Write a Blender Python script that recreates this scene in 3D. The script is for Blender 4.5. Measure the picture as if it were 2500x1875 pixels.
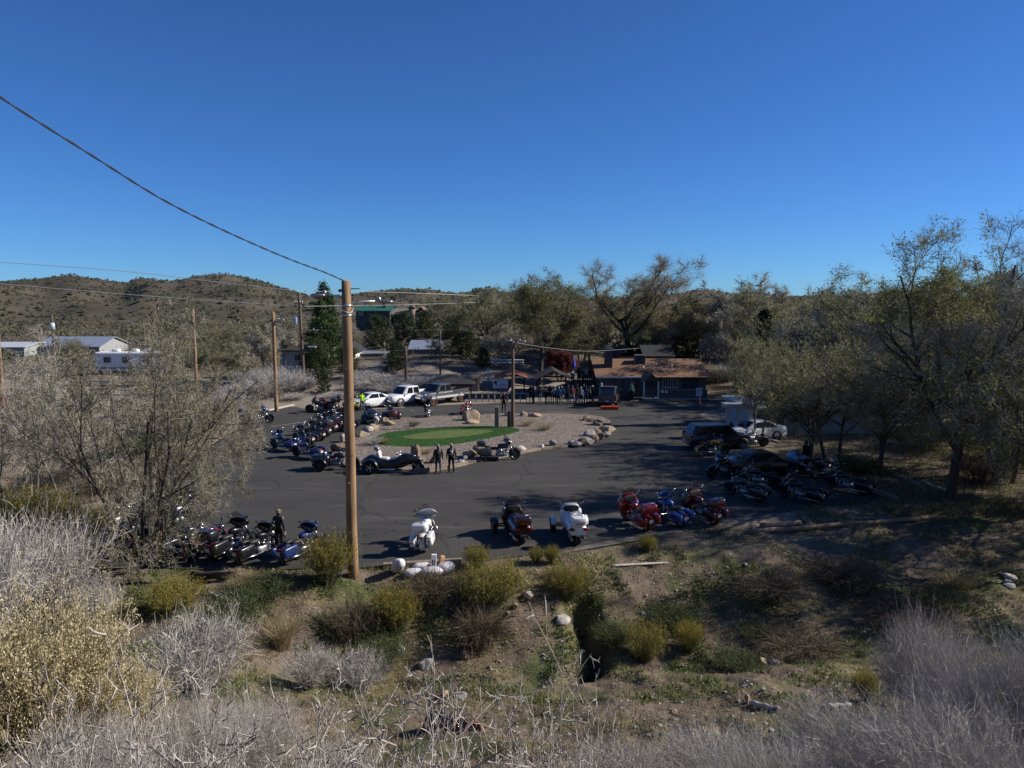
import bpy, bmesh, math, random
import numpy as np
from mathutils import Vector, Matrix
for _o in list(bpy.data.objects): bpy.data.objects.remove(_o)
SC = bpy.context.scene
COL = SC.collection
RNG = np.random.default_rng(7)
random.seed(7)
R = math.radians
# ------------------------------------------------------------------ camera
CAMZ, F, HOR = 10.2, 1850.0, 735.0            # eye height above the lot, focal length in photo pixels, horizon row
PITCH = math.atan((937.5 - HOR) / F)
cam = bpy.data.cameras.new('camera'); camo = bpy.data.objects.new('camera', cam); COL.objects.link(camo)
cam.sensor_width = 36; cam.lens = 36 * F / 2500; cam.clip_start = 0.1; cam.clip_end = 6000
camo.location = (0, 0, CAMZ); camo.rotation_euler = (math.pi / 2 - PITCH, 0, 0)
SC.camera = camo
# ------------------------------------------------------------------ sky and sun
SUN_AZ, SUN_EL = R(7), R(32)                  # azimuth from +X towards +Y
w = bpy.data.worlds.new('World'); SC.world = w; w.use_nodes = True
nt = w.node_tree; bg = nt.nodes['Background']
sky = nt.nodes.new('ShaderNodeTexSky'); sky.sky_type = 'NISHITA'; sky.sun_disc = False
sky.sun_elevation = SUN_EL; sky.sun_rotation = math.pi / 2 - SUN_AZ
sky.altitude = 2200; sky.air_density = 1.0; sky.dust_density = 0.25; sky.ozone_density = 3.5
wb = nt.nodes.new('ShaderNodeMixRGB'); wb.blend_type = 'MULTIPLY'; wb.inputs[0].default_value = 1.0; wb.inputs[2].default_value = (0.48, 0.89, 1.45, 1)   # the camera's cool white balance
nt.links.new(sky.outputs[0], wb.inputs[1]); nt.links.new(wb.outputs[0], bg.inputs[0]); bg.inputs[1].default_value = 0.058
sl = bpy.data.lights.new('sun', 'SUN'); so = bpy.data.objects.new('sun', sl); COL.objects.link(so)
sl.energy = 4.9; sl.angle = R(0.53); sl.color = (1.0, 0.945, 0.85)
SUNV = Vector((math.cos(SUN_AZ) * math.cos(SUN_EL), math.sin(SUN_AZ) * math.cos(SUN_EL), math.sin(SUN_EL)))
so.rotation_euler = SUNV.to_track_quat('Z', 'Y').to_euler(); so.location = (60, 20, 60)
SC.view_settings.view_transform = 'Standard'; SC.view_settings.look = 'None'
SC.view_settings.exposure = 0.42; SC.view_settings.gamma = 1.0
SC.render.engine = 'CYCLES'
SC.cycles.max_bounces = 5; SC.cycles.diffuse_bounces = 2; SC.cycles.glossy_bounces = 2; SC.cycles.transmission_bounces = 2; SC.cycles.transparent_max_bounces = 4; SC.cycles.caustics_reflective = False; SC.cycles.caustics_refractive = False

# ------------------------------------------------------------------ pixel -> place
def ray(u, v):
    a, b = (u - 1250) / F, (v - 937.5) / F
    return Vector((a, math.cos(PITCH) - b * math.sin(PITCH), -math.sin(PITCH) - b * math.cos(PITCH)))
def G(u, v, z=0.0):                            # where the pixel's ray meets height z
    d = ray(u, v); t = (z - CAMZ) / d.z
    return Vector((d.x * t, d.y * t, z))
def A(u, v, y):                                # where it meets depth y
    d = ray(u, v); t = y / d.y
    return Vector((d.x * t, y, CAMZ + d.z * t))

# ------------------------------------------------------------------ helpers
def link(o, parent=None):
    COL.objects.link(o)
    if parent is not None: o.parent = parent
    return o
def tag(o, label, cat, group=None, kind=None):
    o['label'] = label; o['category'] = cat
    if group: o['group'] = group
    if kind: o['kind'] = kind
    return o
def struct(o, kind='structure'):
    o['kind'] = kind; return o
def empty(name, loc=(0, 0, 0), rz=0.0, label=None, cat=None, group=None):
    o = bpy.data.objects.new(name, None); COL.objects.link(o)
    o.location = loc; o.rotation_euler = (0, 0, rz); o.empty_display_size = 0.2
    if label: tag(o, label, cat, group)
    return o

def np_mesh(name, V, Fc, mat=None, smooth=False):
    V = np.asarray(V, dtype=np.float32); Fc = np.asarray(Fc, dtype=np.int32)
    m = bpy.data.meshes.new(name); k = Fc.shape[1]; n = len(Fc)
    m.vertices.add(len(V)); m.vertices.foreach_set('co', V.ravel())
    m.loops.add(n * k); m.loops.foreach_set('vertex_index', Fc.ravel())
    m.polygons.add(n); m.polygons.foreach_set('loop_start', np.arange(0, n * k, k, dtype=np.int32))
    if smooth: m.polygons.foreach_set('use_smooth', np.ones(n, dtype=bool))
    m.update(calc_edges=True)
    if mat is not None: m.materials.append(mat)
    return m
def obj(name, mesh, parent=None):
    return link(bpy.data.objects.new(name, mesh), parent)

class MB:
    """collects shapes of ONE part into one mesh"""
    def __init__(s): s.v = []; s.f = []; s.sm = []; s.M = Matrix.Identity(4)
    def add(s, vs, fs, smooth=False):
        b = len(s.v); M = s.M
        s.v.extend([tuple(M @ Vector(p)) for p in vs]); s.f.extend([tuple(i + b for i in f) for f in fs]); s.sm.extend([smooth] * len(fs))
        return s
    def box(s, x0, x1, y0, y1, z0, z1):
        return s.add([(x0,y0,z0),(x1,y0,z0),(x1,y1,z0),(x0,y1,z0),(x0,y0,z1),(x1,y0,z1),(x1,y1,z1),(x0,y1,z1)],
              [(0,3,2,1),(4,5,6,7),(0,1,5,4),(1,2,6,5),(2,3,7,6),(3,0,4,7)])
    def cbox(s, c, d): return s.box(c[0]-d[0]/2, c[0]+d[0]/2, c[1]-d[1]/2, c[1]+d[1]/2, c[2]-d[2]/2, c[2]+d[2]/2)
    def bar(s, p, q, a, b, up=(0, 0, 1)):
        p, q = Vector(p), Vector(q); d = (q - p).normalized(); u = Vector(up)
        if abs(d.dot(u)) > 0.98: u = Vector((1, 0, 0))
        x = d.cross(u).normalized() * a / 2; y = x.cross(d).normalized() * b / 2
        return s.add([p-x-y, p+x-y, p+x+y, p-x+y, q-x-y, q+x-y, q+x+y, q-x+y],
              [(0,3,2,1),(4,5,6,7),(0,1,5,4),(1,2,6,5),(2,3,7,6),(3,0,4,7)])
    def tube(s, pts, rad, n=8, cap=True, smooth=True, flat=1.0):
        pts = [Vector(p) for p in pts]
        if not hasattr(rad, '__len__'): rad = [rad] * len(pts)
        vs, fs = [], []; prev = None
        for i, p in enumerate(pts):
            d = (pts[min(i+1, len(pts)-1)] - pts[max(i-1, 0)]).normalized()
            if prev is None:
                a = d.cross(Vector((0, 0, 1)))
                if a.length < 0.1: a = d.cross(Vector((0, 1, 0)))
            else: a = prev - d * prev.dot(d)
            a.normalize(); prev = a; b = d.cross(a)
            for k in range(n):
                t = 2 * math.pi * k / n
                vs.append(p + (a * math.cos(t) + b * math.sin(t) * flat) * rad[i])
        for i in range(len(pts) - 1):
            for k in range(n):
                k2 = (k + 1) % n
                fs.append((i*n+k, i*n+k2, (i+1)*n+k2, (i+1)*n+k))
        s.add(vs, fs, smooth)
        if cap:
            b = len(s.v) - len(vs)
            s.f.append(tuple(b + k for k in reversed(range(n)))); s.f.append(tuple(b + (len(pts)-1)*n + k for k in range(n))); s.sm += [False, False]
        return s
    def ell(s, c, r, e=1.0, nu=14, nv=8, rot=None):     # (super)ellipsoid
        def sp(t, e): return math.copysign(abs(t) ** e, t)
        vs, fs = [], []; c = Vector(c)
        for j in range(nv + 1):
            ph = -math.pi/2 + math.pi * j / nv
            for i in range(nu):
                th = 2 * math.pi * i / nu
                p = Vector((r[0]*sp(math.cos(ph), e)*sp(math.cos(th), e), r[1]*sp(math.cos(ph), e)*sp(math.sin(th), e), r[2]*sp(math.sin(ph), e)))
                if rot is not None: p = rot @ p
                vs.append(c + p)
        for j in range(nv):
            for i in range(nu):
                i2 = (i + 1) % nu
                fs.append((j*nu+i, j*nu+i2, (j+1)*nu+i2, (j+1)*nu+i))
        return s.add(vs, fs, True)
    def lathe(s, prof, n=20, rot=None, c=(0, 0, 0), smooth=True):   # prof (r, h), axis local z
        vs, fs = [], []; c = Vector(c)
        for r, h in prof:
            for k in range(n):
                t = 2 * math.pi * k / n; p = Vector((r*math.cos(t), r*math.sin(t), h))
                vs.append(c + (rot @ p if rot is not None else p))
        for i in range(len(prof) - 1):
            for k in range(n):
                k2 = (k + 1) % n
                fs.append((i*n+k, i*n+k2, (i+1)*n+k2, (i+1)*n+k))
        return s.add(vs, fs, smooth)
    def loft(s, secs, cap=True, smooth=False, closed=True):
        n = len(secs[0]); vs = [p for q in secs for p in q]; fs = []
        for i in range(len(secs) - 1):
            for k in range(n if closed else n - 1):
                k2 = (k + 1) % n
                fs.append((i*n+k, i*n+k2, (i+1)*n+k2, (i+1)*n+k))
        s.add(vs, fs, smooth)
        if cap:
            b = len(s.v) - len(vs)
            s.f.append(tuple(b + k for k in reversed(range(n)))); s.f.append(tuple(b + (len(secs)-1)*n + k for k in range(n))); s.sm += [False, False]
        return s
    def prism(s, poly, h0, h1):                          # poly in local xy, extruded along z
        n = len(poly)
        return s.add([(x, y, h0) for x, y in poly] + [(x, y, h1) for x, y in poly],
              [tuple(reversed(range(n))), tuple(range(n, 2*n))] + [(i, (i+1) % n, n+(i+1) % n, n+i) for i in range(n)])
    def mesh(s, name, mat=None, bevel=0.0):
        m = bpy.data.meshes.new(name); m.from_pydata(s.v, [], s.f)
        m.polygons.foreach_set('use_smooth', s.sm)
        bm = bmesh.new(); bm.from_mesh(m)
        bmesh.ops.recalc_face_normals(bm, faces=bm.faces)
        if bevel:
            bmesh.ops.bevel(bm, geom=[e for e in bm.edges if e.is_manifold and e.calc_face_angle(0) > 0.6], offset=bevel, segments=1, affect='EDGES', clamp_overlap=True)
        bm.to_mesh(m); bm.free(); m.update()
        if mat is not None: m.materials.append(mat)
        return m
    def build(s, name, mat, parent=None, bevel=0.0):
        return obj(name, s.mesh(name, mat, bevel), parent)

# ------------------------------------------------------------------ materials
_mats = {}
def new_mat(name):
    m = bpy.data.materials.new(name); m.use_nodes = True; n = m.node_tree
    return m, n, n.nodes['Principled BSDF'], n.links
def mat(name, col, rough=0.6, metal=0.0, var=0.2, scale=6.0, bump=0.0, spec=0.5, coat=0.0, detail=5.0, col2=None):
    if name in _mats: return _mats[name]
    m, n, b, L = new_mat(name)
    b.inputs['Roughness'].default_value = rough; b.inputs['Metallic'].default_value = metal
    b.inputs['Specular IOR Level'].default_value = spec; b.inputs['Coat Weight'].default_value = coat
    tc = n.nodes.new('ShaderNodeTexCoord'); nz = n.nodes.new('ShaderNodeTexNoise')
    nz.inputs['Scale'].default_value = scale; nz.inputs['Detail'].default_value = detail
    L.new(tc.outputs['Object'], nz.inputs['Vector'])
    rp = n.nodes.new('ShaderNodeValToRGB')
    c2 = col2 if col2 else tuple(min(1, c * (1 + var)) for c in col); c1 = col if col2 else tuple(c * (1 - var) for c in col)
    rp.color_ramp.elements[0].position = 0.3; rp.color_ramp.elements[1].position = 0.72
    rp.color_ramp.elements[0].color = (*c1, 1); rp.color_ramp.elements[1].color = (*c2, 1)
    L.new(nz.outputs['Fac'], rp.inputs['Fac']); L.new(rp.outputs['Color'], b.inputs['Base Color'])
    if bump:
        bp = n.nodes.new('ShaderNodeBump'); bp.inputs['Strength'].default_value = bump; bp.inputs['Distance'].default_value = 0.03
        L.new(nz.outputs['Fac'], bp.inputs['Height']); L.new(bp.outputs['Normal'], b.inputs['Normal'])
    _mats[name] = m; return m
def leaf_mat(name, cols, rough=0.6, transl=0.25):
    """colour varies from leaf to leaf / twig to twig"""
    if name in _mats: return _mats[name]
    m, n, b, L = new_mat(name)
    g = n.nodes.new('ShaderNodeNewGeometry'); rp = n.nodes.new('ShaderNodeValToRGB')
    e = rp.color_ramp.elements
    while len(e) < len(cols): e.new(0.5)
    for i, c in enumerate(cols): e[i].position = i / (len(cols) - 1); e[i].color = (*c, 1)
    L.new(g.outputs['Random Per Island'], rp.inputs['Fac']); L.new(rp.outputs['Color'], b.inputs['Base Color'])
    b.inputs['Roughness'].default_value = rough; b.inputs['Specular IOR Level'].default_value = 0.25
    if transl:
        t = n.nodes.new('ShaderNodeBsdfTranslucent'); mx = n.nodes.new('ShaderNodeMixShader'); mx.inputs[0].default_value = transl
        L.new(rp.outputs['Color'], t.inputs['Color']); L.new(b.outputs[0], mx.inputs[1]); L.new(t.outputs[0], mx.inputs[2])
        L.new(mx.outputs[0], n.nodes['Material Output'].inputs['Surface'])
    _mats[name] = m; return m
def glass_mat(name, col, alpha):
    if name in _mats: return _mats[name]
    m, n, b, L = new_mat(name)
    b.inputs['Base Color'].default_value = (*col, 1); b.inputs['Roughness'].default_value = 0.05; b.inputs['Alpha'].default_value = alpha
    _mats[name] = m; return m
def wood_mat(name, c1, c2, rough=0.8, stretch=0.12, scale=9.0):
    if name in _mats: return _mats[name]
    m, n, b, L = new_mat(name)
    tc = n.nodes.new('ShaderNodeTexCoord'); mp = n.nodes.new('ShaderNodeMapping'); mp.inputs['Scale'].default_value = (1, 1, stretch)
    nz = n.nodes.new('ShaderNodeTexNoise'); nz.inputs['Scale'].default_value = scale; nz.inputs['Detail'].default_value = 6
    n2 = n.nodes.new('ShaderNodeTexNoise'); n2.inputs['Scale'].default_value = 0.6
    L.new(tc.outputs['Object'], mp.inputs['Vector']); L.new(mp.outputs['Vector'], nz.inputs['Vector']); L.new(tc.outputs['Object'], n2.inputs['Vector'])
    ad = n.nodes.new('ShaderNodeMath'); ad.operation = 'MULTIPLY_ADD'; ad.inputs[1].default_value = 0.5; L.new(n2.outputs['Fac'], ad.inputs[0]); 
    hf = n.nodes.new('ShaderNodeMath'); hf.operation = 'MULTIPLY'; hf.inputs[1].default_value = 0.5; L.new(nz.outputs['Fac'], hf.inputs[0]); L.new(hf.outputs[0], ad.inputs[2])
    rp = n.nodes.new('ShaderNodeValToRGB'); rp.color_ramp.elements[0].position = 0.35; rp.color_ramp.elements[1].position = 0.65
    rp.color_ramp.elements[0].color = (*c1, 1); rp.color_ramp.elements[1].color = (*c2, 1)
    L.new(ad.outputs[0], rp.inputs['Fac']); L.new(rp.outputs['Color'], b.inputs['Base Color']); b.inputs['Roughness'].default_value = rough
    bp = n.nodes.new('ShaderNodeBump'); bp.inputs['Strength'].default_value = 0.5; bp.inputs['Distance'].default_value = 0.02
    L.new(nz.outputs['Fac'], bp.inputs['Height']); L.new(bp.outputs['Normal'], b.inputs['Normal'])
    _mats[name] = m; return m
# ------------------------------------------------------------------ terrain
def sstep(a, b, t):
    t = np.clip((t - a) / (b - a), 0, 1); return t * t * (3 - 2 * t)
_ph = RNG.uniform(0, 6.28, (40, 2)); _dr = RNG.uniform(0, 6.28, 40)
def fbm(x, y, scale, octv=4):
    o = np.zeros_like(x, dtype=float); k = 0; amp = 1.0; f = 1.0 / scale
    for j in range(octv):
        for i in range(3):
            c, s_ = math.cos(_dr[k]), math.sin(_dr[k])
            o += amp * np.sin((x * c + y * s_) * f * 6.28 + _ph[k, 0] + 1.7 * np.sin((y * c - x * s_) * f * 4.1 + _ph[k, 1])) / 3
            k = (k + 1) % 40
        amp *= 0.5; f *= 2.03
    return o
EDGE_X = [-60, -20, -2, 0.8, 6.3, 12.9, 18, 25, 60]; EDGE_Y = [29.6, 29.3, 29.3, 30.4, 33.0, 36.4, 39.2, 41, 44]
def zt(x, y):
    x = np.asarray(x, dtype=float); y = np.asarray(y, dtype=float)
    ye = np.interp(x, EDGE_X, EDGE_Y) - 0.4
    yg = 23.4 + 0.16 * np.clip(x, -8, 14)
    zb = -2.0 + 1.9 * sstep(-3.5, -10.5, x) + 0.5 * sstep(12, 22, x)
    far_t = np.clip((ye - y) / np.maximum(ye - yg, 0.5), 0, 1)
    bank = zb * sstep(0, 1, far_t)
    tn = np.clip((yg - y) / (yg - 1.0), 0, 1.3)
    near = zb + (8.5 - zb) * (0.55 * tn + 0.45 * tn * tn)
    near = near + 1.0 * sstep(-3, -8, x) * sstep(0.05, 0.5, tn) * (1 - sstep(0.7, 1, tn))
    z = np.where(y > yg, bank, near)
    # eroded notch in the bank and lumps
    z = z + 0.6 * np.exp(-((x - 10.0) / 3.6) ** 2 - ((y - 30.0) / 2.2) ** 2) * sstep(1.2, 4.0, ye - y) - 0.5 * np.exp(-((x - 6.0) / 1.6) ** 2 - ((y - 27.5) / 2.5) ** 2)
    z = z - 1.3 * np.exp(-((x - 2.6 - 0.06 * (y - 24) - 0.25 * np.sin(y * 1.3)) / 0.5) ** 2) * sstep(22.5, 24.5, y) * (1 - sstep(27.2, 28.6, y))
    rough = sstep(0.0, 2.0, ye - y)
    z = z + rough * (0.16 * fbm(x, y, 5.0, 3) + 0.05 * fbm(x + 9, y, 1.1, 2))
    # ground beyond the lot
    yb = np.interp(x, [-60, -30, -26, -12, 4, 14, 40], [92, 82, 74, 77, 84, 86, 70])
    back = np.clip(y - yb, 0, None)
    s1 = np.interp(x, [-60, -34, -22, 8, 30, 60], [0.02, 0.02, 0.115, 0.115, 0.06, 0.06])
    s2 = np.interp(x, [-120, -40, -15, 20, 60], [0.02, 0.035, 0.05, 0.05, 0.05])
    z = z + s1 * np.minimum(back, 20) + s2 * np.clip(back - 20, 0, 200)
    away = sstep(0, 5, back) + sstep(22, 28, x) * sstep(0, 4, y - ye) + sstep(-26, -32, x) * sstep(0, 4, y - ye)
    z = z + np.clip(away, 0, 1) * 0.18 * fbm(x, y, 9.0, 3)
    return z
def zt1(x, y): return float(zt(np.array([x]), np.array([y]))[0])
def T(u, v):                                   # where the pixel's ray meets the terrain
    d = ray(u, v); y = np.linspace(1.5, 240, 12000); x = d.x / d.y * y; z = CAMZ + d.z / d.y * y
    below = z < zt(x, y); i = int(np.argmax(below)) if below.any() else len(y) - 1
    return Vector((x[i], y[i], zt1(x[i], y[i])))

LOT_PX = [(640,1004),(590,1040),(520,1085),(420,1150),(300,1230),(210,1330),(240,1383),(400,1386),(620,1390),(860,1386),(950,1380),(1120,1378),(1300,1352),
          (1450,1332),(1600,1306),(1750,1275),(1900,1252),(2080,1228),(2200,1222),(2090,1180),(1990,1142),(1880,1106),(1800,1078),(1790,1040),(1900,1000),(2060,972),(2060,955),(1790,962),
          (1730,972),(1640,977),(1460,980),(1320,980),(1200,984),(1100,988),(1010,993),(900,1000),(800,1004),(740,998),(712,990)]
LOT = [G(u, v, 0) for u, v in LOT_PX]
def smooth_poly(P, it=2, closed=True):
    P = [Vector(p) for p in P]
    for _ in range(it):
        Q = []
        for i in range(len(P)):
            a, b = P[i], P[(i + 1) % len(P)]
            Q += [a * 0.75 + b * 0.25, a * 0.25 + b * 0.75]
        P = Q
    return P
LOT = smooth_poly(LOT, 2)
_lp = np.array([(p.x, p.y) for p in LOT])
def inside(x, y, poly):
    r = np.zeros(np.shape(x), dtype=bool); n = len(poly); j = n - 1
    for i in range(n):
        xi, yi = poly[i]; xj, yj = poly[j]
        c = ((yi > y) != (yj > y)) & (x < (xj - xi) * (y - yi) / (yj - yi + 1e-12) + xi)
        r ^= c; j = i
    return r

def ground_material():
    m, n, b, L = new_mat('bank_soil')
    geo = n.nodes.new('ShaderNodeNewGeometry')
    def noise(s, d=6):
        z = n.nodes.new('ShaderNodeTexNoise'); z.inputs['Scale'].default_value = s; z.inputs['Detail'].default_value = d; z.inputs['Roughness'].default_value = 0.62
        L.new(geo.outputs['Position'], z.inputs['Vector']); return z
    def ramp(src, p0, p1, c0=(0,0,0), c1=(1,1,1)):
        r = n.nodes.new('ShaderNodeValToRGB'); r.color_ramp.elements[0].position = p0; r.color_ramp.elements[1].position = p1
        r.color_ramp.elements[0].color = (*c0, 1); r.color_ramp.elements[1].color = (*c1, 1); L.new(src, r.inputs['Fac']); return r
    def mix(f, a, c):
        x = n.nodes.new('ShaderNodeMixRGB')
        L.new(f, x.inputs[0]); L.new(a, x.inputs[1])
        if isinstance(c, tuple): x.inputs[2].default_value = (*c, 1)
        else: L.new(c, x.inputs[2])
        return x.outputs[0]
    base = ramp(noise(1.3).outputs['Fac'], 0.3, 0.7, (0.115, 0.083, 0.058), (0.20, 0.155, 0.115)).outputs[0]
    c = mix(ramp(noise(0.33).outputs['Fac'], 0.45, 0.6).outputs[0], base, ramp(noise(6).outputs['Fac'], 0.35, 0.7, (0.10, 0.085, 0.04), (0.22, 0.185, 0.095)).outputs[0])
    c = mix(ramp(noise(0.42, 5).outputs['Fac'], 0.53, 0.64).outputs[0], c, ramp(noise(8).outputs['Fac'], 0.3, 0.7, (0.045, 0.058, 0.018), (0.11, 0.125, 0.045)).outputs[0])
    # pebbles of two sizes
    for s, th, k in ((7.0, 0.16, (0.34, 0.29, 0.24)), (15.0, 0.2, (0.27, 0.23, 0.19))):
        v = n.nodes.new('ShaderNodeTexVoronoi'); v.inputs['Scale'].default_value = s; L.new(geo.outputs['Position'], v.inputs['Vector'])
        pk = ramp(v.outputs['Distance'], th * 0.75, th, (1,1,1), (0,0,0)).outputs[0]
        rr = ramp(v.outputs['Color'], 0.4, 0.75).outputs[0]
        mu = n.nodes.new('ShaderNodeMath'); mu.operation = 'MULTIPLY'; L.new(pk, mu.inputs[0]); L.new(rr, mu.inputs[1])
        c = mix(mu.outputs[0], c, k)
    # left-hand bare yard and the ground behind the lot are paler, dusty
    sx = n.nodes.new('ShaderNodeSeparateXYZ'); L.new(geo.outputs['Position'], sx.inputs[0])
    my = n.nodes.new('ShaderNodeMapRange'); my.inputs[1].default_value = 30; my.inputs[2].default_value = 36; L.new(sx.outputs['Y'], my.inputs[0])
    dust = ramp(noise(0.5).outputs['Fac'], 0.3, 0.7, (0.215, 0.175, 0.135), (0.30, 0.255, 0.21)).outputs[0]
    mxr = n.nodes.new('ShaderNodeMapRange'); mxr.inputs[1].default_value = 13; mxr.inputs[2].default_value = 19; mxr.inputs[3].default_value = 1; mxr.inputs[4].default_value = 0.12; L.new(sx.outputs['X'], mxr.inputs[0])
    mm = n.nodes.new('ShaderNodeMath'); mm.operation = 'MULTIPLY'; L.new(my.outputs[0], mm.inputs[0]); L.new(mxr.outputs[0], mm.inputs[1])
    c = mix(mm.outputs[0], c, dust)
    mfar = n.nodes.new('ShaderNodeMapRange'); mfar.inputs[1].default_value = 90; mfar.inputs[2].default_value = 104; L.new(sx.outputs['Y'], mfar.inputs[0])
    c = mix(mfar.outputs[0], c, ramp(noise(0.25).outputs['Fac'], 0.35, 0.7, (0.07, 0.06, 0.04), (0.16, 0.13, 0.095)).outputs[0])
    L.new(c, b.inputs['Base Color']); b.inputs['Roughness'].default_value = 0.95; b.inputs['Specular IOR Level'].default_value = 0.15
    bp = n.nodes.new('ShaderNodeBump'); bp.inputs['Strength'].default_value = 0.9; bp.inputs['Distance'].default_value = 0.06
    L.new(noise(9, 8).outputs['Fac'], bp.inputs['Height']); L.new(bp.outputs['Normal'], b.inputs['Normal'])
    return m
GROUND = ground_material()
def build_ground():
    az = np.radians(np.concatenate([np.linspace(-130, -46, 40)[:-1], np.linspace(-46, 46, 330), np.linspace(46, 130, 40)[1:]]))
    r = np.concatenate([np.geomspace(0.6, 12, 60)[:-1], np.geomspace(12, 46, 160)[:-1], np.geomspace(46, 275, 120)])
    Rr, Az = np.meshgrid(r, az, indexing='ij'); X = Rr * np.sin(Az); Y = Rr * np.cos(Az)
    Z = zt(X, Y); Z = np.where(inside(X, Y, _lp), np.minimum(Z, 0) - 0.05, Z)
    ni, nj = X.shape; V = np.stack([X, Y, Z], -1).reshape(-1, 3)
    i = np.arange(ni * nj).reshape(ni, nj)
    Fq = np.stack([i[:-1, :-1], i[:-1, 1:], i[1:, 1:], i[1:, :-1]], -1).reshape(-1, 4)
    struct(obj('ground', np_mesh('ground', V, Fq[:, ::-1], GROUND, True)))
build_ground()

# ------------------------------------------------------------------ hills
SKY_U = [-2500,-600,0,100,180,260,320,345,420,500,560,600,660,700,760,840,900,985,1050,1150,1300,1500,1640,1690,1760,1850,2100,2500,4500]
SKY_V = [705,692,690,682,672,684,693,678,690,678,673,676,693,706,724,724,714,705,714,730,735,736,729,720,729,735,730,735,730]
def hill_z(a, y):
    row = np.interp(a * F + 1250, SKY_U, SKY_V); x = a * y
    Yr = 620 + 90 * np.sin(a * 5 + 1)
    zr = CAMZ + (HOR - row) * Yr / F
    z0 = zt(x, np.full_like(x, 232.0)) - 0.5
    t = np.clip((y - 222) / (Yr - 222), 0, 1)
    s = t ** 1.25
    fold = fbm(x, y, 150, 3) * 6.5 * np.sin(np.pi * np.clip(t, 0, 1)) ** 1.2 + fbm(x, y * 0.5, 60, 3) * 1.6 * np.sin(np.pi * t)
    drop = np.clip(y - Yr, 0, None) * 0.03
    return z0 + (zr - z0) * s + fold - drop - 1.2 * (1 - sstep(222, 262, y))
def build_hills():
    a = np.linspace(-1.5, 1.5, 260); y = np.concatenate([np.linspace(205, 760, 120), np.linspace(790, 2600, 30)])
    Yg, Ag = np.meshgrid(y, a, indexing='ij'); Z = hill_z(Ag, Yg)
    V = np.stack([Ag * Yg, Yg, Z], -1).reshape(-1, 3); i = np.arange(V.shape[0]).reshape(Yg.shape)
    Fq = np.stack([i[:-1, :-1], i[:-1, 1:], i[1:, 1:], i[1:, :-1]], -1).reshape(-1, 4)
    m, n, b, L = new_mat('hill_soil'); geo = n.nodes.new('ShaderNodeNewGeometry')
    z1 = n.nodes.new('ShaderNodeTexNoise'); z1.inputs['Scale'].default_value = 0.035; z1.inputs['Detail'].default_value = 9; z1.inputs['Roughness'].default_value = 0.7
    L.new(geo.outputs['Position'], z1.inputs['Vector'])
    rp = n.nodes.new('ShaderNodeValToRGB'); e = rp.color_ramp.elements; e[0].position = 0.36; e[1].position = 0.66
    e[0].color = (0.062, 0.054, 0.041, 1); e[1].color = (0.125, 0.106, 0.082, 1); L.new(z1.outputs['Fac'], rp.inputs['Fac'])
    L.new(rp.outputs[0], b.inputs['Base Color']); b.inputs['Roughness'].default_value = 1.0; b.inputs['Specular IOR Level'].default_value = 0.05
    struct(obj('hills', np_mesh('hills', V, Fq, m, True)))
build_hills()
def blobs(cent, rad, tall, rng, faces=8):
    """small irregular bushes: jittered octahedra, three per bush"""
    n = len(cent); base = np.array([(1,0,0),(0,1,0),(-1,0,0),(0,-1,0),(0,0,1),(0,0,-0.4)], float)
    tri = np.array([(0,1,4),(1,2,4),(2,3,4),(3,0,4),(1,0,5),(2,1,5),(3,2,5),(0,3,5)])
    Vs, Fs = [], []
    for k in range(3):
        off = rng.normal(0, 0.45, (n, 3)) * rad[:, None] * (0 if k == 0 else 1); off[:, 2] = np.abs(off[:, 2]) * 0.5
        s = rad * (1.0 if k == 0 else rng.uniform(0.45, 0.75, n))
        V = base[None] * s[:, None, None] * rng.uniform(0.65, 1.3, (n, 6, 1)); V[:, :, 2] *= tall[:, None]
        V = V + (cent + off)[:, None, :] + np.array([0, 0, 0.3])[None, None] * s[:, None, None]
        b = np.arange(n)[:, None, None] * 6 + k * n * 6
        Vs.append(V.reshape(-1, 3)); Fs.append((tri[None] + b).reshape(-1, 3))
    return np.concatenate(Vs), np.concatenate(Fs)
def hill_brush():
    rng = np.random.default_rng(11); n = 36000
    a = rng.uniform(-0.85, 0.85, n * 3); y = 235 + (rng.uniform(0, 1, n * 3) ** 0.75) * 470
    x = a * y; dens = fbm(x, y, 120, 3) + 0.8 * fbm(x + 50, y, 45, 2)
    keep = rng.uniform(-1.6, 1.2, n * 3) < dens * 0.7 + 0.35
    a, y, x = a[keep][:n], y[keep][:n], x[keep][:n]
    c = np.stack([x, y, hill_z(a, y)], -1)
    rad = rng.uniform(0.4, 0.85, len(c)) * rng.choice([0.7, 1, 1, 1.7], len(c))
    V, Fc = blobs(c, rad, rng.uniform(0.7, 1.1, len(c)), rng); Fc = Fc[:len(c) * 16].reshape(-1, 8, 3)[:, :4].reshape(-1, 3); V = V[:len(c) * 12]
    mt = leaf_mat('hill_brush', [(0.022,0.028,0.015), (0.04,0.043,0.025), (0.075,0.07,0.045), (0.03,0.036,0.02)], 0.9, 0)
    o = obj('hill_brush', np_mesh('hill_brush', V, Fc, mt)); tag(o, 'dark scrub dotted over the dry hillsides', 'scrub', kind='stuff')
hill_brush()
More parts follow.
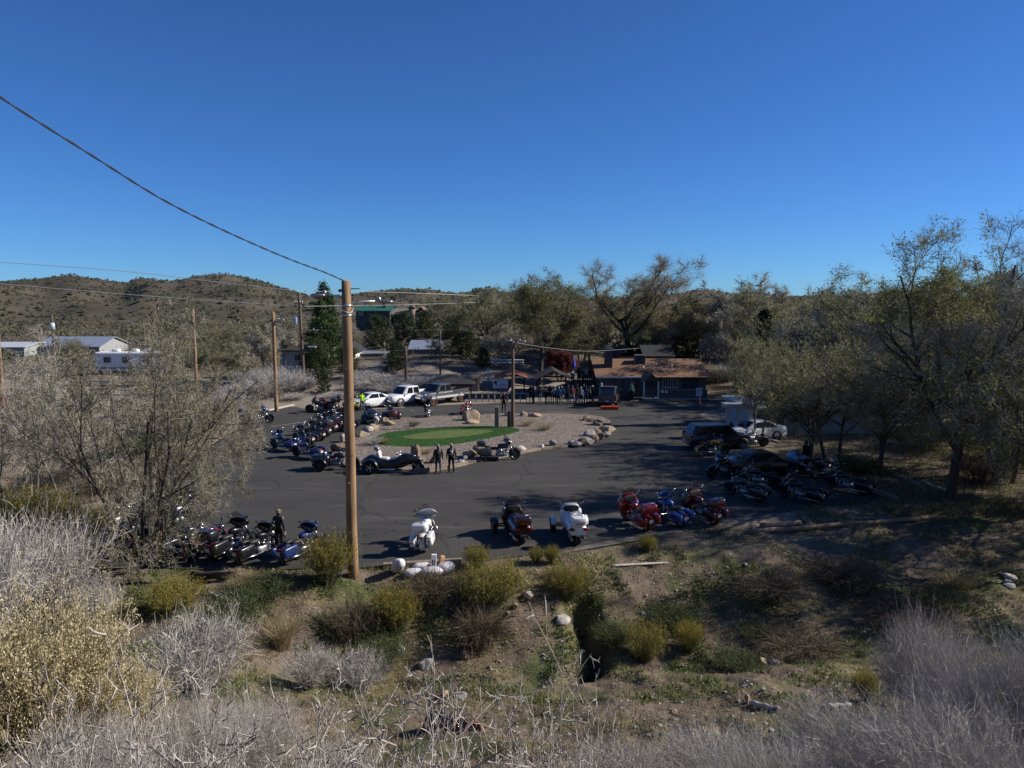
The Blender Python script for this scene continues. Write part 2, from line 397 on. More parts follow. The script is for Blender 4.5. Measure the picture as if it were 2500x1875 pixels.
def near_scrub():
    rng = np.random.default_rng(12); n = 5200
    y = 96 + rng.uniform(0, 1, n) ** 0.8 * 140; a = rng.uniform(-0.8, 0.75, n); x = a * y; yb = np.interp(x, [-60, -30, -26, -12, 4, 14, 40], [112, 106, 100, 98, 96, 96, 90])
    k = (y > yb) & ~((a > -0.215) & (a < -0.135) & (y > 120) & (y < 185)) & (fbm(x, y, 30, 2) + rng.uniform(-0.6, 0.9, n) > 0); x, y = x[k], y[k]; n = len(x); c = np.stack([x, y, zt(x, y)], -1); rad = rng.uniform(0.5, 1.2, n) * rng.choice([1, 1, 1.6], n)
    C = np.repeat(c, 26, 0) + rng.normal(0, 1, (n * 26, 3)) * np.repeat(rad, 26)[:, None] * [0.55, 0.55, 0.32] + np.repeat(rad, 26)[:, None] * [0, 0, 0.5]
    aa = rng.normal(0, 1, C.shape); aa /= np.linalg.norm(aa, axis=1, keepdims=True); bb = np.cross(aa, rng.normal(0, 1, C.shape)); bb /= np.linalg.norm(bb, axis=1, keepdims=True); s = (np.repeat(rad, 26) * rng.uniform(0.16, 0.34, len(C)))[:, None]
    V = np.stack([C - aa * s, C + bb * s * 0.7, C + aa * s], 1).reshape(-1, 3); mt = leaf_mat('scrub_leaf', [(0.035,0.045,0.02),(0.075,0.08,0.04),(0.14,0.12,0.08),(0.05,0.06,0.028),(0.19,0.165,0.125)], 0.9, 0)
    tag(obj('slope_scrub', np_mesh('slope_scrub', V, np.arange(len(V)).reshape(-1, 3), mt)), 'mixed grey-green scrub covering the slope below the hills', 'scrub', kind='stuff')
near_scrub()

# ------------------------------------------------------------------ asphalt lot
def asphalt_material():
    m, n, b, L = new_mat('asphalt'); geo = n.nodes.new('ShaderNodeNewGeometry')
    def noise(s, d=6, rg=0.6):
        z = n.nodes.new('ShaderNodeTexNoise'); z.inputs['Scale'].default_value = s; z.inputs['Detail'].default_value = d; z.inputs['Roughness'].default_value = rg
        L.new(geo.outputs['Position'], z.inputs['Vector']); return z
    def ramp(src, p0, p1, c0, c1):
        r = n.nodes.new('ShaderNodeValToRGB'); r.color_ramp.elements[0].position = p0; r.color_ramp.elements[1].position = p1
        r.color_ramp.elements[0].color = (*c0, 1); r.color_ramp.elements[1].color = (*c1, 1); L.new(src, r.inputs['Fac']); return r.outputs[0]
    c = ramp(noise(0.22, 8, 0.65).outputs['Fac'], 0.3, 0.72, (0.043, 0.040, 0.0365), (0.066, 0.0615, 0.0555))
    mp = n.nodes.new('ShaderNodeMapping'); mp.inputs['Scale'].default_value = (0.25, 1.6, 1); mp.inputs['Rotation'].default_value = (0, 0, 0.12); L.new(geo.outputs['Position'], mp.inputs['Vector'])
    st = n.nodes.new('ShaderNodeTexNoise'); st.inputs['Scale'].default_value = 0.8; st.inputs['Detail'].default_value = 7; L.new(mp.outputs[0], st.inputs['Vector'])
    x = n.nodes.new('ShaderNodeMixRGB'); L.new(ramp(st.outputs['Fac'], 0.55, 0.8, (0,0,0), (1,1,1)), x.inputs[0]); L.new(c, x.inputs[1]); x.inputs[2].default_value = (0.098, 0.091, 0.080, 1)
    v = n.nodes.new('ShaderNodeTexVoronoi'); v.feature = 'DISTANCE_TO_EDGE'; v.inputs['Scale'].default_value = 0.16
    wp = n.nodes.new('ShaderNodeMixRGB'); wp.inputs[0].default_value = 0.12; L.new(geo.outputs['Position'], wp.inputs[1]); ws = n.nodes.new('ShaderNodeVectorMath'); ws.operation = 'SCALE'; ws.inputs['Scale'].default_value = 14
    L.new(noise(0.6).outputs['Color'], ws.inputs[0]); L.new(ws.outputs[0], wp.inputs[2]); L.new(wp.outputs[0], v.inputs['Vector'])
    x2 = n.nodes.new('ShaderNodeMixRGB'); L.new(ramp(v.outputs['Distance'], 0.0, 0.011, (0.85,0.85,0.85), (0,0,0)), x2.inputs[0]); L.new(x.outputs[0], x2.inputs[1]); x2.inputs[2].default_value = (0.027, 0.027, 0.028, 1)
    x4 = n.nodes.new('ShaderNodeMixRGB'); L.new(ramp(noise(0.9, 3, 0.5).outputs['Fac'], 0.66, 0.74, (0,0,0), (0.55,0.55,0.55)), x4.inputs[0]); L.new(x2.outputs[0], x4.inputs[1]); x4.inputs[2].default_value = (0.02, 0.02, 0.021, 1); x2 = x4
    g = noise(60, 3, 0.7); x3 = n.nodes.new('ShaderNodeMixRGB'); x3.blend_type = 'MULTIPLY'; x3.inputs[0].default_value = 0.7
    L.new(x2.outputs[0], x3.inputs[1]); L.new(ramp(g.outputs['Fac'], 0.3, 0.75, (0.7, 0.7, 0.7), (1.35, 1.35, 1.35)), x3.inputs[2])
    L.new(x3.outputs[0], b.inputs['Base Color']); b.inputs['Roughness'].default_value = 0.88; b.inputs['Specular IOR Level'].default_value = 0.25
    bp = n.nodes.new('ShaderNodeBump'); bp.inputs['Strength'].default_value = 0.35; bp.inputs['Distance'].default_value = 0.02
    L.new(g.outputs['Fac'], bp.inputs['Height']); L.new(bp.outputs['Normal'], b.inputs['Normal'])
    return m
def fill(name, pts, z, mt, thick=0.0, wob=0.0):
    """flat sheet (with a skirt of the given thickness) bounded by pts"""
    from mathutils.geometry import tessellate_polygon
    P = [Vector((p.x + wob * math.sin(i * 2.3), p.y + wob * math.cos(i * 1.7), 0)) for i, p in enumerate(pts)]
    n = len(P); tri = tessellate_polygon([P]); mb = MB()
    fs = [tuple(t) for t in tri]
    # orient up
    a, b_, c = (P[i] for i in fs[0])
    if (b_ - a).cross(c - a).z < 0: fs = [tuple(reversed(t)) for t in fs]
    vs = [(p.x, p.y, z) for p in P]
    if thick:
        vs += [(p.x, p.y, z - thick) for p in P]; fs += [(i, (i + 1) % n, n + (i + 1) % n, n + i) for i in range(n)]
    m = bpy.data.meshes.new(name); m.from_pydata(vs, [], fs); m.update(); m.materials.append(mt)
    return obj(name, m)
struct(fill('parking_lot', LOT, 0.0, asphalt_material(), 0.08, 0.05))

DIRTP = mat('dusty_gravel', (0.13, 0.115, 0.095), 0.95, var=0.35, scale=2.2, bump=0.5)
struct(fill('dirt_patch', smooth_poly([G(u, v) for u, v in ((1700,1012),(1735,1000),(1790,990),(1850,990),(1800,1030),(1775,1040),(1745,1030))], 2), 0.006, DIRTP))
struct(fill('dirt_patch', smooth_poly([G(u, v) for u, v in ((1350,1356),(1450,1338),(1600,1312),(1750,1281),(1900,1257),(1900,1250),(1750,1270),(1600,1301),(1450,1325))], 2), 0.006, DIRTP))
# worn paint strokes on the asphalt
PAINT = mat('worn_white_paint', (0.28, 0.28, 0.27), 0.8, var=0.5, scale=7)
for (u0, v0, u1, v1) in ((1345,1006,1372,1005),(660,1042,735,1031),(1600,1016,1640,1019),(905,1004,940,1001),(1000,1001,1010,1003)):
    p, q = G(u0, v0, 0.006), G(u1, v1, 0.006); mb = MB(); mb.bar(p, q, 0.10, 0.004)
    struct(mb.build('road_marking', PAINT))

# ------------------------------------------------------------------ island
ISL_PX = [(800,1122),(850,1146),(930,1155),(1030,1158),(1045,1153),(1140,1134),(1200,1122),(1280,1104),(1400,1090),(1470,1070),(1496,1045),(1485,1024),(1430,1015),(1330,1011),(1180,1017),(1050,1020),(960,1024),(905,1044),(868,1072),(830,1096)]
ISL = smooth_poly([G(u, v) for u, v in ISL_PX], 2)
_ip = np.array([(p.x, p.y) for p in ISL])
def gravel_material():
    m, n, b, L = new_mat('pink_gravel'); geo = n.nodes.new('ShaderNodeNewGeometry')
    v = n.nodes.new('ShaderNodeTexVoronoi'); v.inputs['Scale'].default_value = 9; L.new(geo.outputs['Position'], v.inputs['Vector'])
    rp = n.nodes.new('ShaderNodeValToRGB'); e = rp.color_ramp.elements; e.new(0.5)
    e[0].color = (0.08, 0.06, 0.048, 1); e[1].color = (0.17, 0.13, 0.105, 1); e[2].color = (0.31, 0.255, 0.215, 1); e[1].position = 0.5; e[2].position = 0.9
    sp = n.nodes.new('ShaderNodeSeparateColor'); L.new(v.outputs['Color'], sp.inputs[0]); L.new(sp.outputs[0], rp.inputs['Fac'])
    z = n.nodes.new('ShaderNodeTexNoise'); z.inputs['Scale'].default_value = 0.5; z.inputs['Detail'].default_value = 5; L.new(geo.outputs['Position'], z.inputs['Vector'])
    mx = n.nodes.new('ShaderNodeMixRGB'); r2 = n.nodes.new('ShaderNodeValToRGB'); r2.color_ramp.elements[0].position = 0.5; r2.color_ramp.elements[1].position = 0.75
    L.new(z.outputs['Fac'], r2.inputs['Fac']); L.new(r2.outputs['Color'], mx.inputs[0]); L.new(rp.outputs[0], mx.inputs[1]); mx.inputs[2].default_value = (0.17, 0.145, 0.09, 1)
    L.new(mx.outputs[0], b.inputs['Base Color']); b.inputs['Roughness'].default_value = 0.95
    bp = n.nodes.new('ShaderNodeBump'); bp.inputs['Strength'].default_value = 1; bp.inputs['Distance'].default_value = 0.05; L.new(v.outputs['Distance'], bp.inputs['Height']); bp.invert = True
    L.new(bp.outputs['Normal'], b.inputs['Normal']); return m
struct(fill('gravel_island', ISL, 0.16, gravel_material(), 0.17))
TURF_PX = [(897,1078),(925,1063),(954,1054),(1068,1044),(1140,1041),(1215,1041),(1272,1047),(1262,1056),(1198,1069),(1130,1082),(1068,1090),(987,1091),(922,1086)]
TURF = smooth_poly([G(u, v, 0.16) for u, v in TURF_PX], 3)
GREEN_PX = [(974,1066),(1062,1052),(1133,1048),(1207,1050),(1196,1056),(1150,1064),(1062,1072),(1003,1072)]
struct(fill('turf', TURF, 0.185, mat('turf_green', (0.042, 0.10, 0.026), 0.9, var=0.4, scale=3.5, bump=0.6, spec=0.1), 0.03, 0.07))
struct(fill('putting_green', smooth_poly([G(u, v, 0.19) for u, v in GREEN_PX], 3), 0.191, mat('putting_green', (0.10, 0.13, 0.045), 0.9, var=0.2, scale=2.2, spec=0.1)))
def turf_blades():
    rng = np.random.default_rng(3); tp = np.array([(p.x, p.y) for p in TURF]); gp = np.array([tuple(G(u, v, 0.19))[:2] for u, v in GREEN_PX])
    lo, hi = tp.min(0), tp.max(0); q = rng.uniform(lo, hi, (26000, 2)); q = q[inside(q[:, 0], q[:, 1], tp) & ~inside(q[:, 0], q[:, 1], gp)]
    n = len(q); d = rng.uniform(-1, 1, (n, 2)) * 0.05; h = rng.uniform(0.04, 0.09, n); w_ = rng.uniform(-1, 1, (n, 2)) * 0.025
    b = np.stack([q[:, 0], q[:, 1], np.full(n, 0.183)], -1); V = np.empty((n, 3, 3)); V[:, 0] = b; V[:, 1] = b; V[:, 1, :2] += w_; V[:, 2] = b; V[:, 2, :2] += d; V[:, 2, 2] += h
    m = leaf_mat('turf_blade', [(0.03,0.08,0.018),(0.052,0.125,0.03),(0.085,0.15,0.05)], 0.8, 0.2)
    o = obj('grass_blades', np_mesh('grass_blades', V.reshape(-1, 3), np.arange(n * 3).reshape(n, 3), m)); tag(o, 'short green blades of the turf around the putting green', 'grass', kind='stuff')
turf_blades()
# timbers that edge the island: each one a thing
TIE = wood_mat('weathered_timber', (0.17, 0.125, 0.09), (0.34, 0.27, 0.20), 0.9, 1.0, 5)
def timber(p, q, wd=0.2, h=0.2, label='', name='edging_timber', group=None, mt=None, zo=0.0):
    p, q = Vector(p), Vector(q); L_ = (q - p).length; mb = MB(); mb.box(-L_/2, L_/2, -wd/2, wd/2, 0, h)
    o = mb.build(name, mt or TIE, bevel=0.02); c = (p + q) / 2; o.location = (c.x, c.y, c.z + zo)
    dz = math.asin(max(-1, min(1, (q.z - p.z) / L_))); o.rotation_euler = (0, -dz, math.atan2(q.y - p.y, q.x - p.x))
    tag(o, label, 'timber', group); return o
_tl = [(1046,1153,1090,1146,0.32),(1091,1146,1140,1135,0.24),(1200,1123,1255,1111,0.2),(1257,1111,1320,1099,0.2),(1322,1099,1385,1092,0.2),(1330,1011,1380,1013,0.22),(1381,1013,1432,1016,0.22),(1180,1017,1240,1014,0.18),(1010,1156,1044,1154,0.3)]
for i, (a, b_, c, d, h) in enumerate(_tl):
    timber(G(a, b_), G(c, d), 0.22, h, 'weathered timber laid end to end along the gravel island rim', group='timbers edging the gravel island')
# ------------------------------------------------------------------ shared vehicle materials
def paint(name, c, metal=0.0, rough=0.28): return mat('paint_' + name, c, rough, metal, var=0.05, scale=3, coat=0.7)
TYRE = mat('tyre_rubber', (0.018, 0.018, 0.018), 0.85, var=0.2)
BLACKP = mat('black_trim', (0.016, 0.016, 0.017), 0.5, var=0.2)
CHROME = mat('chrome', (0.75, 0.75, 0.76), 0.12, 1.0, var=0.05)
STEEL = mat('grey_steel', (0.33, 0.33, 0.34), 0.4, 0.8, var=0.15)
GLASSD = mat('dark_window_glass', (0.012, 0.015, 0.018), 0.06, var=0.1, spec=0.6)
SCREEN = glass_mat('tinted_screen', (0.03, 0.035, 0.04), 0.5)
SEATL = mat('seat_leather', (0.02, 0.019, 0.018), 0.55, var=0.25, scale=12, bump=0.2)
LAMPR = mat('red_lamp', (0.20, 0.008, 0.008), 0.15, var=0.1, coat=0.5)
LAMPW = mat('clear_lamp', (0.7, 0.7, 0.68), 0.12, var=0.05, coat=0.5)
PLATE = mat('number_plate', (0.55, 0.55, 0.52), 0.5, var=0.3, scale=30)
ORANGE = mat('orange_plastic', (0.75, 0.09, 0.015), 0.5, var=0.1)
YROT = Matrix.Rotation(math.pi / 2, 4, 'X').to_3x3()        # lathe axis z -> -y (wheel axle)

def wheel_meshes(r, wd, rimr, spokes=5):
    t = MB(); w2 = wd / 2
    t.lathe([(rimr, -w2*0.8), (r*0.93, -w2), (r, -w2*0.6), (r, w2*0.6), (r*0.93, w2), (rimr, w2*0.8), (rimr, -w2*0.8)], 22, YROT)
    k = MB(); k.lathe([(rimr*1.01, -w2*0.75), (rimr*0.86, -w2*0.5), (rimr*0.86, w2*0.5), (rimr*1.01, w2*0.75)], 22, YROT)
    k.lathe([(0.001, -w2*0.7), (rimr*0.24, -w2*0.7), (rimr*0.24, w2*0.7), (0.001, w2*0.7)], 10, YROT)
    for i in range(spokes):
        a = 2 * math.pi * i / spokes
        k.bar((rimr*0.15*math.cos(a), 0, rimr*0.15*math.sin(a)), (rimr*0.95*math.cos(a), 0, rimr*0.95*math.sin(a)), wd*0.8, rimr*0.16, (-math.sin(a), 0, math.cos(a)))
    b = MB(); b.lathe([(0.001, -w2*0.25), (rimr*0.9, -w2*0.25), (rimr*0.9, w2*0.25), (0.001, w2*0.25)], 16, YROT)
    return t.mesh('tyre', TYRE), k.mesh('rim'), b.mesh('brake_disc', BLACKP)
def put_wheel(root, xyz, meshes, rimmat):
    wh = obj('wheel', meshes[2], root); wh.location = xyz
    obj('tyre', meshes[0], wh); k = obj('rim', meshes[1], wh)
    if not meshes[1].materials: meshes[1].materials.append(rimmat)
    if meshes[1].materials[0] != rimmat:
        k.material_slots[0].link = 'OBJECT'; k.material_slots[0].material = rimmat
    return wh

def car(name, label, cat, loc, heading, S, pm, rimmat=None, group=None):
    root = empty(name, loc, R(heading), label, cat, group); rimmat = rimmat or STEEL
    hw = S['W'] / 2
    # lower body
    secs = []
    for x, zb, ztp, k in S['body']:
        w_ = hw * k; h = ztp - zb
        half = [(w_*0.90, zb), (w_*0.985, zb + h*0.15), (w_, zb + h*0.45), (w_*0.985, zb + h*0.72), (w_*0.93, zb + h*0.93), (w_*0.8, ztp)]
        secs.append([(x, y, z) for y, z in half] + [(x, 0, ztp + 0.025)] + [(x, -y, z) for y, z in reversed(half)])
    mb = MB(); mb.loft(secs, smooth=True); body = mb.build('body', pm, root)
    m_ = body.modifiers.new('edge', 'EDGE_SPLIT'); m_.split_angle = R(38)
    # cab
    xa, xb, xc, xd = S['cab']; zb, zr = S['belt'], S['roof']; hb, hr = hw * 0.93, hw * S.get('tum', 0.74)
    def ring(t, dz=0.0, inset=0.0):
        x1 = xa + (xb - xa) * t - inset; x0 = xd + (xc - xd) * t + inset; y = hb + (hr - hb) * t - inset; z = zb + (zr - zb) * t + dz; c = 0.12
        return [(x1, y - c*1.3, z), (x1 - c, y, z), (x0 + c, y, z), (x0, y - c*1.3, z), (x0, -y + c*1.3, z), (x0 + c, -y, z), (x1 - c, -y, z), (x1, -y + c*1.3, z)]
    mb = MB(); mb.loft([ring(-0.05), ring(0.5), ring(0.92), ring(1.0, 0.0, 0.05), ring(1.0, 0.035, 0.3)], smooth=False); mb.build('cab', pm, root)
    def sidept(x, t, s): 
        y = (hb + (hr - hb) * t + 0.008) * s; return (x, y, zb + (zr - zb) * t)
    for s in (1, -1):
        for (b0, b1, t0, t1) in S['side']:                     # bottom x range, top x range
            mb = MB(); mb.add([sidept(b0, 0.08, s), sidept(b1, 0.08, s), sidept(t1, 0.86, s), sidept(t0, 0.86, s)], [(0, 1, 2, 3)]); mb.build('side_window', GLASSD, root)
    def endpt(t, y, front, out):
        x = (xa + (xb - xa) * t + out) if front else (xd + (xc - xd) * t - out); return (x, y, zb + (zr - zb) * t)
    for nm, fr in (('windshield', True), ('rear_window', False)):
        ya, yb_ = hb - 0.16, hr - 0.13; mb = MB()
        mb.add([endpt(0.05, ya, fr, 0.012), endpt(0.05, -ya, fr, 0.012), endpt(0.92, -yb_, fr, 0.012), endpt(0.92, yb_, fr, 0.012)], [(0, 1, 2, 3)]); mb.build(nm, GLASSD, root)
    # wheels
    r, wd, x1, x0 = S['wheel']; ms = wheel_meshes(r, wd, r * 0.66)
    for x in (x1, x0):
        for s in (1, -1):
            put_wheel(root, (x, s * (hw - wd/2 + 0.012), r), ms, rimmat)
            a = MB(); a.lathe([(r*0.9, 0.0), (r + 0.075, 0.0), (r + 0.075, 0.012), (r*0.9, 0.012)], 24, YROT, (x, s*(hw - 0.0) + (0.012 if s > 0 else 0), r + 0.01)); a.build('wheel_arch', BLACKP, root)
    # lamps, grille, bumpers, mirrors, handles, plate
    xf, xr = S['body'][-1][0], S['body'][0][0]; lz = S['lampz']; kf, kr = S['body'][-1][3], S['body'][0][3]
    for s in (1, -1):
        mb = MB(); mb.ell((xf - 0.10, s*hw*kf*0.80, lz), (0.14, 0.17, S.get('lamph', 0.09)), 0.6); mb.build('headlight', LAMPW, root)
        mb = MB(); mb.ell((xr + 0.06, s*hw*kr*0.86, S['tailz']), (0.09, 0.14, S.get('tailh', 0.09)), 0.6); mb.build('taillight', LAMPR, root)
        mb = MB(); mb.ell((xa - 0.30, s*(hw + 0.1), zb + 0.06), (0.07, 0.12, 0.075), 0.7); mb.bar((xa - 0.3, s*(hw*0.9), zb + 0.02), (xa - 0.3, s*(hw + 0.05), zb + 0.04), 0.05, 0.04); mb.build('mirror', pm, root)
        for hx in S['handles']:
            mb = MB(); mb.cbox((hx, s*(hw*0.985 + 0.012), zb - 0.14), (0.2, 0.03, 0.035)); mb.build('door_handle', S.get('trim', pm), root)
    gw, gz0, gz1 = S['grille']; mb = MB(); mb.box(xf - 0.08, xf + 0.02, -gw, gw, gz0, gz1); g = mb.build('grille', BLACKP, root, 0.02)
    mb = MB()
    for k in range(S.get('bars', 3)):
        z = gz0 + (gz1 - gz0) * (k + 0.5) / S.get('bars', 3); mb.box(xf + 0.015, xf + 0.035, -gw*0.95, gw*0.95, z - 0.012, z + 0.012)
    if S.get('cross'): mb.box(xf + 0.01, xf + 0.045, -0.04, 0.04, gz0, gz1)
    mb.build('grille_bars', S.get('trim', CHROME), g)
    bz = S['bumper']
    for nm, x, sgn, k in (('front_bumper', xf, 1, kf), ('rear_bumper', xr, -1, kr)):
        mb = MB(); mb.ell((x - sgn*0.02, 0, bz), (0.16, hw*k*1.0, S.get('bumph', 0.12)), 0.45, 16, 6); mb.build(nm, S.get('bumpmat', pm), root)
    mb = MB(); mb.box(xr - 0.035 - 0.13, xr - 0.02 - 0.13, -0.16, 0.16, bz + 0.02, bz + 0.17); mb.build('number_plate', PLATE, root)
    return root
SEDAN = dict(W=1.82, body=[(-2.32,0.35,0.86,0.80),(-2.2,0.24,0.98,0.93),(-1.7,0.22,1.03,1.0),(-0.9,0.2,0.98,1.0),(0.5,0.2,0.95,1.0),(1.05,0.2,0.92,1.0),(1.7,0.21,0.82,0.98),(2.15,0.24,0.72,0.9),(2.33,0.32,0.6,0.74)],
    cab=(1.12,0.28,-0.85,-1.95), belt=0.93, roof=1.42, tum=0.70, side=[(0.72,-0.38,0.22,-0.38),(-0.44,-1.42,-0.44,-0.9)], wheel=(0.33,0.22,1.42,-1.36), lampz=0.62, tailz=0.84, handles=(-0.25,-1.2), grille=(0.5,0.3,0.52), bumper=0.4)
COUPE = dict(SEDAN, W=1.84, body=[(-2.25,0.4,0.98,0.80),(-2.1,0.26,1.06,0.93),(-1.6,0.22,1.06,1.0),(-0.9,0.2,1.0,1.0),(0.5,0.2,0.95,1.0),(1.05,0.2,0.92,1.0),(1.7,0.21,0.8,0.98),(2.1,0.24,0.7,0.9),(2.28,0.32,0.58,0.72)],
    cab=(1.2,0.3,-0.75,-2.0), roof=1.43, side=[(0.82,-0.45,0.26,-0.45),(-0.52,-1.35,-0.52,-0.82)], handles=(-0.3,))
SUV = dict(W=1.9, body=[(-2.3,0.42,1.0,0.88),(-2.2,0.28,1.08,0.96),(-1.0,0.25,1.08,1.0),(0.6,0.25,1.06,1.0),(1.15,0.25,1.04,1.0),(1.8,0.26,0.96,0.98),(2.2,0.3,0.86,0.92),(2.36,0.36,0.72,0.8)],
    cab=(1.2,0.5,-1.85,-2.2), belt=1.05, roof=1.70, tum=0.76, side=[(0.82,-0.25,0.42,-0.25),(-0.32,-1.2,-0.32,-1.2),(-1.28,-1.95,-1.28,-1.75)], wheel=(0.36,0.24,1.42,-1.38), lampz=0.78, tailz=1.0, tailh=0.16, handles=(-0.1,-1.05), grille=(0.55,0.5,0.74), bumper=0.48, trim=CHROME)
BOXY = dict(SUV, W=1.84, body=[(-2.15,0.45,1.05,0.94),(-2.1,0.4,1.1,0.98),(-1.0,0.38,1.1,1.0),(0.7,0.38,1.08,1.0),(1.1,0.38,1.06,1.0),(1.9,0.4,1.02,0.98),(2.15,0.45,0.95,0.9)],
    cab=(0.95,0.62,-2.02,-2.12), belt=1.08, roof=1.75, tum=0.84, side=[(0.7,-0.2,0.52,-0.2),(-0.28,-1.05,-0.28,-1.05),(-1.12,-1.95,-1.12,-1.9)], wheel=(0.37,0.25,1.35,-1.3), handles=(-0.05,-0.95))
TRUCK = dict(W=2.0, body=[(-0.75,0.45,1.15,1.0),(0.6,0.42,1.15,1.0),(1.3,0.42,1.16,1.0),(1.9,0.42,1.14,1.0),(2.45,0.44,1.1,0.98),(2.75,0.48,1.02,0.92),(2.85,0.55,0.92,0.86)],
    cab=(1.55,0.95,-0.55,-0.75), belt=1.14, roof=1.86, tum=0.8, side=[(1.12,0.3,0.82,0.3),(0.2,-0.5,0.2,-0.45)], wheel=(0.40,0.27,1.95,-1.85), lampz=0.92, lamph=0.12, tailz=1.0, tailh=0.18, handles=(0.42,-0.35), grille=(0.52,0.72,1.0), bars=4, cross=True, trim=CHROME, bumper=0.56, bumph=0.15, bumpmat=CHROME)
def pickup(label, loc, heading, pm, lift=0.0, rimmat=None, low=None):
    S = dict(TRUCK)
    S['body'] = [(x, a + lift, b + lift, k) for x, a, b, k in S['body']]; S['belt'] += lift; S['roof'] += lift; S['lampz'] += lift; S['tailz'] += lift; S['bumper'] += lift
    g = S['grille']; S['grille'] = (g[0], g[1] + lift, g[2] + lift)
    if lift: S['wheel'] = (0.47, 0.32, 1.95, -1.85)
    root = car('pickup_truck', label, 'pickup truck', loc, heading, S, pm, rimmat)
    hw = 1.0; z0, z1 = 0.5 + lift, 1.22 + lift; mb = MB()
    mb.box(-2.85, -0.8, hw - 0.09, hw - 0.005, z0, z1); mb.box(-2.85, -0.8, -hw + 0.005, -hw + 0.09, z0, z1); mb.box(-0.9, -0.802, -hw + 0.09, hw - 0.09, z0, z1); mb.box(-2.848, -0.9, -hw + 0.09, hw - 0.09, z0, z0 + 0.2)
    mb.build('bed', pm, root, 0.015); mb = MB(); mb.box(-2.92, -2.853, -hw + 0.02, hw - 0.02, z0 + 0.1, z1 - 0.01); mb.build('tailgate', pm, root, 0.015)
    for o in list(root.children):
        if o.name.startswith('rear_bumper') or o.name.startswith('taillight') or o.name.startswith('number_plate'):
            o.location.x -= 2.1
    if low:
        for s in (1, -1):
            mb = MB(); mb.box(-2.8, 2.2, s*(hw + 0.004) - 0.006, s*(hw + 0.004) + 0.006, 0.52 + lift, 0.74 + lift); mb.build('side_stripe', low, root)
    return root

# ------------------------------------------------------------------ motorcycles: prototypes are lists of (name, mesh, role, parent index, offset)
BCHROME = mat('bike_chrome', (0.34, 0.34, 0.35), 0.22, 1.0, var=0.3, scale=14)
DRIM = mat('dark_rim', (0.10, 0.10, 0.105), 0.35, 0.8)
ROLES0 = dict(chrome=BCHROME, black=BLACKP, tyre=TYRE, seat=SEATL, screen=SCREEN, red=LAMPR, rim=DRIM, lamp=LAMPW, plate=PLATE, steel=STEEL)
def arc_strip(c, r, a0, a1, wd, thick, n=9):
    mb = MB(); secs = []
    for i in range(n):
        a = R(a0 + (a1 - a0) * i / (n - 1)); cx, sz = math.cos(a), math.sin(a); h = wd / 2
        prof = [(r, -h), (r + thick*0.9, -h*0.9), (r + thick*1.6, -h*0.4), (r + thick*1.6, h*0.4), (r + thick*0.9, h*0.9), (r, h)]
        secs.append([(c[0] + q*cx, y, c[2] + q*sz) for q, y in prof])
    mb.loft(secs, smooth=True); return mb
